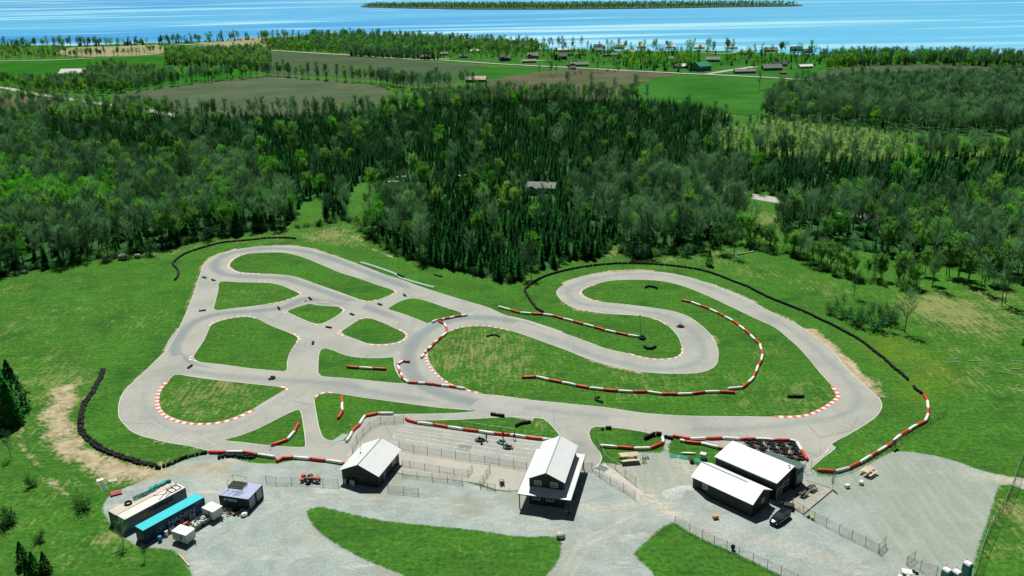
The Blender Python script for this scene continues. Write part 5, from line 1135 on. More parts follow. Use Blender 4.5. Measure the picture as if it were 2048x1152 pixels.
hc = container('shipping_container', 'long dark blue shipping container with a bright cyan roof', (-63.88, 123.34, 0), .937, 12.19, 2.44, 2.75, M_blue, M_cyan)
text('HANJIN', 1.35, mat('faded_lettering', (.26, .40, .46), .7, .3, 2.), hc, Matrix.Translation((7.4, -.03, 1.45)) @ Matrix.Diagonal((1.18, 1, 1, 1)) @ RX, bold=.02)
em = MB(); em.M = Matrix.Translation((3.1, -.03, 1.45)) @ RX; em.torus((0, 0, 0), .62, .05, 24, 5); em.box((-.12, 0, .02), (.09, .75, .04), .25); em.box((.18, 0, .02), (.09, .75, .04), .25); em.box((.03, 0, .03), (.35, .09, .04), .25); em.build('emblem', MATS['faded_lettering'], hc)
text('HJCU 413 8', .24, M_frame, hc, Matrix.Translation((11., -.03, 2.3)) @ RX)
nd = container('shipping_container', 'grey green container with a white roof, inner one of the touching pair', (-68.4, 126.66, 0), .945, 12.19, 2.44, 2.75, M_cgrey, M_crw)
text('Nedlloyd', 1.15, M_darkm, nd, Matrix.Translation((7.0, -.03, 1.95)) @ Matrix.Diagonal((1.1, 1, 1, 1)) @ RX, bold=.02)
em = MB(); em.M = Matrix.Translation((3.4, -.03, 1.7)) @ RX; em.add([(-.4, -.3, 0), (.5, -.3, 0), (.9, .35, 0), (0, .35, 0)], [(0, 1, 2, 3)]); em.build('emblem', mat('orange_mark', (.45, .28, .06)), nd)
nu = Vector((-sin(.945), cos(.945), 0)); oc = container('shipping_container', 'weathered container with a tan rusty roof, outer one of the touching pair', Vector((-68.4, 126.66, 0))+nu*2.55-Vector((cos(.945), sin(.945), 0))*.1, .945, 12.19, 2.44, 2.75, M_cgrey, M_crt)
nl = Vector((cos(.945), sin(.945), 0)); ob = Vector((-68.4, 126.66, 2.76))
def ONR(a, b, z=0.): return ob+nl*a+nu*b+Vector((0, 0, z))
e = empty('hose_coil', ONR(3.2, 4.0), 0, 'black coil of hose lying on the tan container roof', 'hose coil'); cmb = MB(); [cmb.torus((0, 0, .08+.10*i), .62-.08*(i % 2), .07, 20, 6) for i in range(3)]; cmb.torus((0, 0, .07), .42, .07, 18, 6); cmb.build('coils', M_tyre, e, True)
e = empty('tarpaulin_bundle', ONR(9.8, 4.3), .945, 'crumpled teal tarpaulin bundle at the far end of the container roof', 'tarpaulin'); tb = MB()
for i in range(9): tb.blob((-1.9+.45*i, random.uniform(-.25, .25), .28), (random.uniform(.35, .55), random.uniform(.3, .5), random.uniform(.22, .38)), 8, 5, jit=.25)
tb.build('cloth', M_teal, e)
e = empty('pole_bundle', ONR(6.6, 4.2), .945, 'bundle of teal and grey poles lying on the tan container roof', 'poles'); tb = MB(); tc = MB()
for i in range(12): (tb if i % 3 else tc).tube((-2.2+random.uniform(-.3, .3), random.uniform(-.55, .55), .08+.1*(i % 4)), (2.0+random.uniform(-.3, .3), random.uniform(-.55, .55), .08+.1*(i % 3)), .055, None, 6)
tb.build('teal_poles', M_teal, e); tc.build('grey_poles', mat('slate_tube', (.12, .20, .20)), e)
e = empty('roof_rack_frame', ONR(10.6, 1.2), .945, 'dark welded frame and loose bars on the white container roof', 'metal frame'); f = MB()
for y in (-.7, .9): f.tube((-.9, y, .08), (1.1, y, .08), .06, None, 5)
for x in (-.9, .1, 1.1): f.tube((x, -.7, .08), (x, .9, .08), .06, None, 5); f.tube((x, .9, .08), (x-.3, .5, .8), .05, None, 5)
f.tube((-3.6, -.8, .06), (-.9, .6, .08), .05, None, 5); f.tube((-2.4, -1.0, .06), (-.7, -.4, .08), .05, None, 5); f.build('bars', M_darkm, e)
hs = MB(); P_h = smooth_closed([Vector((-3.5, 1.2, 0)), Vector((-2.3, .4, 0)), Vector((-1.6, -.2, 0)), Vector((-.8, .2, 0))], .2, False); [hs.tube((a.x, a.y, .05), (b.x, b.y, .05), .04, None, 5) for a, b in zip(P_h[:-1], P_h[1:])]; hs.build('hose', mat('brown_hose', (.25, .20, .14)), e)
# twin 20 ft office containers
so = Vector((-48.49, 132.49, 0)); sy = -.266; e = empty('office_container', so-Vector((cos(sy), sin(sy), 0))*6.06, sy, 'pair of black containers joined under one pale blue grey roof', 'shipping container')
M_blk = mat('container_black', (.008, .020, .024), .5, .3, .8); M_rbl = mat('pale_blue_roof', (.36, .42, .60), .55, .10, .5, dirt=(.42, .52, .66))
b = MB(); n = 40; vs = []
for i in range(n+1): x = .08+5.9*i/n; vs += [(x, .05+.035*((i//2) % 2), .1), (x, .05+.035*((i//2) % 2), 2.5)]
b.add(vs, [(2*i, 2*i+2, 2*i+3, 2*i+1) for i in range(n)]); b.box((3.03, 2.47, 1.3), (5.9, 4.7, 2.35)); b.build('wall', M_blk, e)
f = MB(); [f.box((x, y, 1.27), (.15, .15, 2.5)) for x in (.06, 6.0) for y in (.06, 2.36, 2.5, 4.8)]; f.build('frame', M_blk, e); MB().box((3.03, 2.43, 2.56), (6.06, 4.86, .07)).build('roof', M_rbl, e)
for y in (1.2, 3.65): MB().box((6.0, y, 1.32), (.05, 1.75, 2.1)).build('door', mat('grey_blue_door', (.22, .34, .36), .5, .1, 1.5), e)
text('seaco', .95, mat('pale_blue_paint', (.40, .62, .68)), e, Matrix.Translation((2.3, .0, 1.95)) @ Matrix.Diagonal((1.25, 1, 1, 1)) @ RX, bold=.03)
cx_ = so-Vector((cos(sy), sin(sy), 0))*4.3+Vector((-sin(sy), cos(sy), 0))*3.5; t = empty('roof_cage', cx_+Vector((0, 0, 2.6)), sy, 'open wire frame cage filled with dark slats standing on the office container roof', 'cage')
f = MB(); cw, cd, ch = 1.45, .95, 1.2
for x in (-cw, cw):
    for y in (-cd, cd): f.tube((x, y, .0), (x, y, ch+.3), .035, None, 5)
for z_ in (.3, ch+.3):
    for y in (-cd, cd): f.tube((-cw, y, z_), (cw, y, z_), .03, None, 5)
    for x in (-cw, cw): f.tube((x, -cd, z_), (x, cd, z_), .03, None, 5)
f.build('frame', M_darkm, t); b = MB(); [b.box((-1.25+.31*i, 0, .36), (.2, 1.75, .12)) for i in range(9)]; b.build('slats', mat('mossy_slats', (.05, .06, .03)), t); MB().box((0, 0, .12), (2.9, 1.9, .2)).build('tray', mat('pale_tray', (.55, .62, .62)), t)
t = empty('roof_clutter', so-Vector((cos(sy), sin(sy), 0))*3.6+Vector((-sin(sy), cos(sy), 0))*1.3+Vector((0, 0, 2.6)), sy, 'loose rods scattered on the office container roof', 'rods'); f = MB()
for a in (((-1.9,-1,0),(-1.5,.8,0)),((-.9,-1.1,0),(-.2,.4,0)),((-.6,.3,0),(.3,.5,0)),((.2,-.9,0),(.6,.7,0)),((.5,-.9,0),(.9,.6,0)),((.8,-.8,0),(1.3,.6,0)),((1.2,-.9,0),(1.7,.5,0))): f.tube(Vector(a[0])+Vector((0, 0, .05)), Vector(a[1])+Vector((0, 0, .05)), .03, None, 4)
f.build('rods', mat('slate_tube', (.12, .20, .20)), t)

# trailers
def px_box(c0, c1, c2, h):
    """top corners in order: front-near corner, along length, across"""
    a, b, c = G(*c0, h), G(*c1, h), G(*c2, h); u = (b-a); v = (c-a); return a, u, v
def box_trailer(label, near, lend, wend, h, Lt, Wt):
    a = G(*near, h); u = G(*lend, h)-a; rz = atan2(u.y, u.x); e = empty('box_trailer', (a.x, a.y, 0), rz, label, 'trailer')
    m_ = mat('trailer_white', (.62, .66, .66), .45, .08, .8, spec=.4, dirt=(.45, .50, .48))
    s_ = 1 if (G(*wend, h)-a).dot(Vector((-sin(rz), cos(rz), 0))) > 0 else -1
    MB().box((Lt/2, s_*Wt/2, (h+.45)/2), (Lt, Wt, h-.45)).build('body', m_, e, bevel=.04); MB().box((Lt/2, s_*Wt/2, h), (Lt+.04, Wt+.04, .05)).build('roof', mat('bright_roof', (.85, .84, .82)), e)
    for y in (.0, 1.): 
        wy = s_*(Wt*y)+(.1 if y*s_ > 0 else -.1); t_ = MB(); t_.torus((Lt*.5, wy*.98, .33), .22, .10, 14, 7, 'Y'); w_ = t_.build('wheel', M_tyre, e, True); MB().tube((Lt*.5, wy-.05, .33), (Lt*.5, wy+.05, .33), .13, None, 10).build('hub', M_bwhite, w_)
    d = MB(); [d.tube((Lt, s_*(Wt/2+k*.5), .45), (Lt+1.1, s_*Wt/2, .45), .05, None, 5) for k in (-1, 1)]; d.tube((Lt+.9, s_*Wt/2, .1), (Lt+.9, s_*Wt/2, .8), .05, None, 6); d.build('drawbar', M_darkm, e)
    MB().box((Lt*.25, -s_*.02+0, (h+.45)/2), (.9, .03, h-.8)).build('door', mat('trailer_door', (.50, .57, .57)), e); MB().box((Lt*.62, -s_*.02, 1.4), (.5, .03, .9)).build('graphic', mat('slate_graphic', (.12, .22, .24)), e)
    return e
box_trailer('white box trailer parked in front of the blue container', (342.4,1062), (374.9,1072.6), (356.7,1050.6), 2.15, 3.3, 2.1)
box_trailer('white box trailer parked between the blue and the black containers', (403,1015.3), (427.9,1025.8), (415,1005.8), 2.15, 2.9, 2.2)
# flatbed with junk
a, b_, c_ = G(390, 1063), G(411, 1050), G(398, 1038); rz = atan2((b_-a).y, (b_-a).x); e = empty('utility_trailer', a, rz, 'grey flatbed trailer loaded with scrap between the two white trailers', 'trailer')
MB().box((1.6, .75, .55), (3.4, 1.7, .12)).build('bed', M_conc, e); s_ = MB(); s_.box((1.6, -.08, .8), (3.4, .06, .45)); s_.box((1.6, 1.58, .8), (3.4, .06, .45)); s_.box((3.3, .75, .8), (.06, 1.6, .45)); s_.build('side_board', mat('grey_board', (.20, .27, .25)), e)
for y in (-.2, 1.7): MB().torus((1.6, y, .32), .22, .1, 12, 6, 'Y').build('wheel', M_tyre, e, True)
j = MB(); [j.box((random.uniform(.3, 3), random.uniform(.2, 1.4), .75+random.uniform(0, .3)), (random.uniform(.3, .9), random.uniform(.15, .4), .15), random.uniform(0, 3)) for i in range(12)]; j.build('scrap_metal', mat('pale_scrap', (.50, .55, .50), .7, .3, 3.), e)
p = a+Vector((cos(rz), sin(rz), 0))*.2+Vector((-sin(rz), cos(rz), 0))*2.9; t = empty('garden_tiller', p, rz, 'orange machine with bent handles beside the scrap trailer', 'machine'); j = MB(); j.box((0, 0, .45), (.9, .6, .4)); [j.tube((-.3, y, .6), (-1.3, y*1.3, 1.05), .04, None, 5) for y in (-.25, .25)]; j.tube((.2, 0, .5), (1.2, .2, .7), .06, None, 5); j.build('body', mat('orange_red_paint', (.60, .10, .03), .5, .2, 3.), t, bevel=.03); [MB().torus((0, y, .28), .2, .08, 12, 6, 'Y').build('wheel', M_tyre, t, True) for y in (-.38, .38)]
# barrels along the blue container
BAR = [(321,1082,'blue','bright blue barrel at the left end of the drum row'),(333,1071,'white','white drum second in the row beside the blue container'),(341,1064,'grey','greyish drum half hidden behind the front trailer'),(346,1059,'grey','greyish drum behind the roof of the front trailer'),(355,1050,'grey','low grey drum in the middle of the row'),(365,1047,'grey','tall grey drum standing free near the scrap trailer'),(381,1037,'grey','left drum of the touching pair near the far end of the row'),(388,1034,'grey','right drum of the touching pair near the far end of the row')]
BM = {'blue': mat('drum_blue', (.03, .20, .48), .45, .1, 2.), 'white': mat('drum_white', (.66, .70, .66)), 'grey': mat('drum_grey', (.30, .44, .44), .5, .15, 2.)}
for px, py, k, lab in BAR:
    e = empty('drum', G(px, py), 0, lab, 'drum', 'drums along the blue container'); b = MB(); b.cyl((0, 0, 0), .33, .98, 16); b.build('body', BM[k], e); h_ = MB(); [h_.torus((0, 0, z_), .33, .02, 16, 4) for z_ in (.02, .34, .66, .97)]; h_.build('hoops', BM[k], e)
# pallets and parts in front of office container
for i, (px, py, k, lab) in enumerate([(449,1024,0,'pallet with a pale rim lying under the office container lettering'), (460,1029,1,'pallet with dark engine parts in front of the office container'), (478,1019,2,'long dark pallet leaning to the office container'), (473,1031,3,'small heap of dark parts in front of the office container'), (489,1032,4,'white wrapped bundle at the right of the pallets')]):
    e = empty('pallet' if k < 3 else ('parts_heap' if k == 3 else 'wrapped_bundle'), G(px, py), radians(35), lab, 'pallet' if k < 3 else 'junk')
    if k < 3:
        L_ = 2.4 if k == 2 else 1.4; b = MB(); [b.box((0, -.45+.18*i, .14), (L_, .12, .03)) for i in range(6)]; [b.box((x*L_/2*.9, 0, .06), (.1, 1., .1)) for x in (-1, 0, 1)]; b.build('boards', M_wood if k < 2 else M_darkm, e)
        if k < 2: b = MB(); b.blob((.1, 0, .35), (.4, .3, .22), 8, 5, jit=.3); b.torus((-.35, .1, .22), .22, .05, 10, 5); b.build('engine_parts', M_darkm if k else M_steel, e)
    elif k == 3: b = MB(); [b.blob((random.uniform(-.5, .5), random.uniform(-.4, .4), .18), (.25, .2, .18), 7, 4, jit=.3) for i in range(6)]; b.build('parts', M_darkm, e)
    else: b = MB(); b.blob((0, 0, .32), (.65, .5, .36), 10, 6, jit=.15); b.build('wrap', M_bwhite, e); b = MB(); b.box((0, 0, .06), (1.3, 1., .1)); b.build('base', M_darkm, e)
e = empty('concrete_block', G(491.5, 1021), sy, 'long grey block at the foot of the office container', 'block'); MB().box((0, -.3, .28), (1.6, .5, .55)).build('block', mat('wet_concrete', (.16, .28, .25)), e, bevel=.03)
# mower deck, ramp and panel on the grass left of the containers
e = empty('mower_deck', G(232, 988), .5, 'red mower deck on the ground left of the containers', 'mower deck'); b = MB(); b.box((0, 0, .25), (1.9, 1.3, .22)); [b.cyl((x, 0, .36), .26, .12, 12) for x in (-.6, 0, .6)]; b.build('deck', mat('faded_red', (.55, .10, .09), .6, .25, 3.), e, bevel=.05); [MB().torus((x, y, .15), .1, .06, 10, 5, 'Y').build('wheel', M_tyre, e, True) for x in (-.9, .9) for y in (-.7, .7)]
e = empty('loading_ramp', G(206, 973), -.95, 'long narrow metal ramp with a white end plate on the grass', 'ramp'); b = MB(); [b.box((0, y, .08), (4.6, .07, .08)) for y in (-.5, .5)]; [b.box((-2.2+.35*i, 0, .08), (.05, .95, .05)) for i in range(13)]; b.build('ramp_frame', mat('green_grey_metal', (.24, .40, .32)), e); MB().box((-2.7, 0, .12), (.9, 1.2, .05)).build('end_plate', M_bwhite, e)
e = empty('panel', G(226, 961), .35, 'framed rectangular panel lying on the dirt', 'panel'); MB().box((0, 0, .05), (1.25, .9, .06)).build('board', mat('pale_grey_paint', (.40, .46, .45)), e); b = MB(); [b.box((0, y, .09), (1.3, .09, .06)) for y in (-.45, .45)]; [b.box((x, 0, .09), (.09, .81, .06)) for x in (-.62, .62)]; b.build('rim', M_bwhite, e)
e = empty('timber_beam', G(368, 1121), 2.3, 'pale beam lying in the grass below the trailers', 'beam'); MB().box((0, 0, .1), (4.3, .18, .18)).build('beam', M_wood, e)

# ================================================================== VEHICLES
def wheel(parent, x, y, r=.33, w=.2, rimm=None):
    t = MB(); t.tube((x, y-w/2, r), (x, y+w/2, r), r, None, 18); o = t.build('wheel', M_tyre, parent, False, .03); MB().tube((x, y-w/2-.01, r), (x, y+w/2+.01, r), r*.58, None, 14).build('rim', rimm or M_steel, o); return o
# black SUV: lofted body
rear, frnt = G(1575, 1029), G(1544, 1053); d = (frnt-rear); rz = atan2(d.y, d.x); c = (rear+frnt)/2
car = empty('parked_car', c, rz, 'black estate car parked in front of the clubhouse with sun glinting on its bonnet', 'car')
M_cp = mat('black_car_paint', (.006, .014, .013), .12, .2, 1., spec=.9); Lc = 4.9
SEC = [(-2.42, .62, .50, .95, .62), (-2.25, .84, .34, 1.05, .66), (-1.7, .92, .28, 1.10, .70), (-.8, .94, .26, 1.08, .70), (.3, .94, .26, 1.06, .70), (1.1, .93, .27, 1.02, .70), (1.9, .88, .30, .93, .66), (2.3, .78, .36, .80, .60), (2.45, .60, .44, .66, .5)]
b = MB(); vs = []; ncs = 12
for x, hw_, z0, z1, k in SEC:
    for yy, zz in ((-hw_*.8, z0), (-hw_, z0+.12), (-hw_, (z0+z1)/2), (-hw_*.97, z1-.10), (-hw_*.88, z1), (-hw_*.4, z1+.03), (hw_*.4, z1+.03), (hw_*.88, z1), (hw_*.97, z1-.10), (hw_, (z0+z1)/2), (hw_, z0+.12), (hw_*.8, z0)): vs.append((x, yy, zz))
b.add(vs, [(i*12+j, (i+1)*12+j, (i+1)*12+(j+1) % 12, i*12+(j+1) % 12)[::-1] for i in range(len(SEC)-1) for j in range(12)]+[tuple(range(12)), tuple(range(8*12+11, 8*12-1, -1))]); b.build('body', M_cp, car, True)
cab = MB()
vs = [(-2.25, -.84, 1.02), (-2.25, .84, 1.02), (1.05, .84, 1.0), (1.05, -.84, 1.0), (-1.95, -.66, 1.52), (-1.95, .66, 1.52), (.15, .66, 1.56), (.15, -.66, 1.56)]
cab.add(vs, [(4, 7, 6, 5), (0, 3, 7, 4), (1, 5, 6, 2), (3, 2, 6, 7), (0, 4, 5, 1)]); cab.build('window', M_glass, car)
rf = MB(); rf.box((-.92, 0, 1.565), (2.05, 1.34, .06)); 
for y in (-.75, .75):
    for x0_, x1_ in ((1.05, .15), (-.55, -.6), (-2.2, -1.93)): rf.tube((x0_, y*1.10, 1.02), (x1_, y*.89, 1.55), .045, None, 5)
rf.build('roof', M_cp, car, False, .02); rr_ = MB(); [rr_.tube((-1.8, y, 1.64), (0, y, 1.66), .025, None, 5) for y in (-.58, .58)]; rr_.build('roof_rail', M_steel, car)
for x in (-1.5, 1.5):
    for y in (-.84, .84): wheel(car, x, y, .36, .22)
for y in (-.62, .62): MB().blob((2.28, y, .68), (.14, .17, .09), 8, 5).build('headlight', M_bwhite, car, True); MB().box((-2.40, y, .85), (.06, .22, .18)).build('tail_light', mat('tail_red', (.4, .02, .02)), car)
for y in (-1.02, 1.02): MB().blob((.75, y, 1.03), (.1, .12, .08), 8, 5).build('wing_mirror', M_cp, car, True)
MB().box((2.42, 0, .50), (.06, .9, .16)).build('grille', M_steel, car); MB().box((2.45, 0, .36), (.05, 1.3, .06)).build('bumper_trim', M_steel, car)
# black covered cart behind the car
p = G(1577, 1017); e = empty('utility_cart', p, radians(-28), 'dark utility cart with drawbar between the car and the terrace', 'cart'); b = MB()
b.add([(-.95, -.6, .4), (.95, -.6, .4), (.95, .6, .4), (-.95, .6, .4), (-.8, -.5, .95), (.8, -.52, 1.05), (.8, .52, 1.05), (-.8, .5, .95)], [(0, 3, 2, 1), (4, 5, 6, 7), (0, 1, 5, 4), (1, 2, 6, 5), (2, 3, 7, 6), (3, 0, 4, 7)]); b.build('body', M_darkm, e, bevel=.08)
[wheel(e, x, y, .26, .16) for x in (-.6, .6) for y in (-.65, .65)]; b = MB(); b.tube((.95, 0, .4), (2.1, 0, .35), .05, None, 6); b.build('drawbar', M_darkm, e); b = MB(); b.blob((-1.2, 0, .75), (.3, .3, .3), 8, 5, jit=.2); b.build('engine', M_darkm, e)
# tractor with mower
p = G(624, 963); e = empty('tractor', p, radians(-12), 'small orange tractor with a red rotary attachment behind the fence', 'tractor'); M_or = mat('tractor_orange', (.62, .13, .04), .45, .15, 2., spec=.4)
MB().box((.95, 0, .95), (1.5, .62, .5)).build('bonnet', M_or, e, bevel=.08); MB().box((-.2, 0, .6), (2.6, .4, .35)).build('chassis', M_darkm, e); b = MB(); b.box((-.45, 0, .95), (.5, .5, .12)); b.box((-.68, 0, 1.2), (.1, .5, .45), rx=0); b.build('seat', M_darkm, e, bevel=.04)
b = MB(); [b.box((-.5, y, 1.12), (.95, .22, .08)) for y in (-.55, .55)]; b.build('fender', M_or, e, bevel=.03); b = MB(); b.tube((.1, 0, 1.1), (-.1, 0, 1.4), .03); b.torus((-.12, 0, 1.42), .17, .02, 12, 5); b.build('steering_wheel', M_darkm, e)
for y in (-.72, .72):
    t = MB(); t.torus((-.5, y, .62), .42, .20, 18, 8, 'Y'); t.build('wheel', M_tyre, e, True); t = MB(); t.torus((1.25, y*.8, .36), .24, .12, 14, 7, 'Y'); t.build('wheel', M_tyre, e, True)
b = MB(); b.box((-1.75, 0, .45), (.7, 1.6, .5)); b.cyl((-1.9, .4, .7), .45, .4, 14); b.build('attachment', mat('bright_red_paint', (.62, .03, .035), .45, .15, 2.), e, bevel=.04); b = MB(); b.tube((-.7, 0, .5), (-1.5, 0, .5), .07, None, 6); b.build('hitch', M_darkm, e); b = MB(); b.tube((1.3, .15, 1.1), (1.3, .15, 1.6), .04, None, 8); b.build('exhaust', M_darkm, e)

# karts
def kart(label, px, py, rz, pod, group, z=.04, driver=False, nose=None):
    e = empty('kart', tuple(G(px, py)[:2])+(z,), rz, label, 'kart', group); kart_parts(e, pod, nose); return e
KM = {}
def kart_parts(e, pod, nose=None):
    nose = nose or pod
    if 'ch' not in KM:
        c = MB()
        for y in (-.33, .33): c.tube((-.85, y, .12), (.85, y*.8, .12), .025, None, 6)
        for x in (-.8, -.1, .45, .85): c.tube((x, -.34, .12), (x, .34, .12), .022, None, 6)
        c.box((.1, 0, .12), (1.4, .72, .03)); c.tube((.98, -.52, .2), (.98, .52, .2), .06, None, 7); [c.tube((x, y, .14), (x+.12, y, .42), .05, None, 6) for x in (-.95, .55) for y in (-.45, .45)]; c.tube((-.62, -.65, .15), (-.62, .65, .15), .02, None, 6); c.tube((.62, -.55, .13), (.62, .55, .13), .018, None, 6); KM['ch'] = c.mesh('chassis', M_darkm)
        c = MB(); c.add([(-.25, -.24, .12), (.22, -.2, .12), (.22, .2, .12), (-.25, .24, .12), (-.42, -.24, .62), (-.42, .24, .62), (-.2, -.27, .36), (-.2, .27, .36)], [(0, 1, 2, 3), (0, 3, 5, 4), (0, 4, 6), (3, 7, 5), (0, 6, 1), (3, 2, 7), (3, 2, 1, 0), (4, 5, 3, 0)]); KM['seat'] = c.mesh('seat', mat('kart_seat', (.02, .02, .022), .5))
        c = MB(); c.torus((0, 0, 0), .15, .016, 14, 5); c.M = Matrix(); c.tube((0, 0, 0), (.2, 0, -.25), .014); KM['st'] = c.mesh('steering_wheel', M_darkm)
        c = MB(); c.box((-.45, -.45, .27), (.34, .26, .28)); c.cyl((-.42, -.45, .40), .10, .14, 8); c.tube((-.3, -.45, .3), (-.85, -.38, .32), .045, None, 7); KM['en'] = c.mesh('engine', M_steel)
        for nm, w_ in (('wf', .12), ('wr', .19)): c = MB(); c.torus((0, 0, .135), .085, .055, 12, 6, 'Y'); c.torus((0, w_/2, .135), .085, .05, 12, 6, 'Y'); c.torus((0, -w_/2, .135), .085, .05, 12, 6, 'Y'); KM[nm] = c.mesh('wheel', M_tyre, True)
        c = MB(); c.tube((-1.02, -.62, .2), (-1.02, .62, .2), .07, None, 8); KM['rb'] = c.mesh('rear_bumper', M_darkm)
    for k, nm in (('ch', 'chassis'), ('seat', 'seat'), ('en', 'engine'), ('rb', 'rear_bumper')): obj(nm, KM[k], e)
    s_ = obj('steering_wheel', KM['st'], e); s_.location = (.28, 0, .48); s_.rotation_euler = (0, .9, 0)
    for x, y, k in ((.62, -.5, 'wf'), (.62, .5, 'wf'), (-.62, -.56, 'wr'), (-.62, .56, 'wr')): w_ = obj('wheel', KM[k], e); w_.location = (x, y, 0)
    key = 'pod'+pod.name
    if key not in KM: c = MB(); c.box((.02, 0, .25), (.9, .30, .28)); KM[key] = c.mesh('side_pod', pod)
    for y in (-.53, .53): o = obj('side_pod', KM[key], e); o.location = (0, y, 0)
    key = 'nose'+nose.name
    if key not in KM: c = MB(); c.add([(.78, -.5, .1), (1.08, -.35, .1), (1.08, .35, .1), (.78, .5, .1), (.78, -.48, .28), (1.0, -.3, .24), (1.0, .3, .24), (.78, .48, .28)], [(0, 3, 2, 1), (4, 5, 6, 7), (0, 1, 5, 4), (1, 2, 6, 5), (2, 3, 7, 6), (3, 0, 4, 7)]); c.add([(.45, -.13, .5), (.62, -.13, .2), (.62, .13, .2), (.45, .13, .5)], [(0, 1, 2, 3), (3, 2, 1, 0)]); KM[key] = c.mesh('nose_cone', nose)
    obj('nose_cone', KM[key], e)
Kb = mat('kart_black', (.012, .016, .016), .4, .2, 3.); Kw = M_bwhite; Kr = mat('kart_red', (.55, .02, .03), .4, .1, 3.); Ky = mat('kart_yellow', (.70, .62, .05), .4, .1, 3.); Kg = mat('kart_green', (.08, .40, .26), .4, .15, 3.); Kor = mat('kart_orange', (.5, .28, .08), .4)
cK = K(1480, 860, 11.378)
rows = [[(205,270),(400,280),(680,290),(910,315),(1160,300)], [(255,375),(500,390),(740,400),(980,405),(1230,405)], [(500,490),(800,475),(1010,510),(1270,520)], [(1120,600),(1370,640)]]
ORD = ['first', 'second', 'third', 'fourth', 'fifth']; RN = ['row nearest the track', 'second row', 'third row', 'row beside the grey roof']
for i, r_ in enumerate(rows):
    for j, q in enumerate(r_):
        px, py = cK([q])[0]; nz = Kb
        if (i, j) in ((1, 0), (2, 1), (3, 0)): nz = Kr
        if (i, j) in ((1, 2), (2, 2)): nz = Ky
        kart('dark kart%s, %s from left in the %s' % ({Kr: ' with red nose', Ky: ' with yellow nose'}.get(nz, ''), ORD[j], RN[i]), px, py+1.5, radians(-14), Kb, 'karts parked in the lot behind the clubhouse', nose=nz)
kx = kart('dark kart with a seated driver on the starting grid', 960.5, 881.5, radians(-8), Kb, None)
kart('green kart on the starting grid', 1004.5, 886.5, radians(-35), Kg, None, nose=Kw); kart('dark and yellow kart in front of the green one on the grid', 1016.5, 896.5, radians(-8), Kb, None, nose=Kor)
kart('kart being driven around the S bend', 1361, 654, radians(-20), Kb, None, nose=Kr)

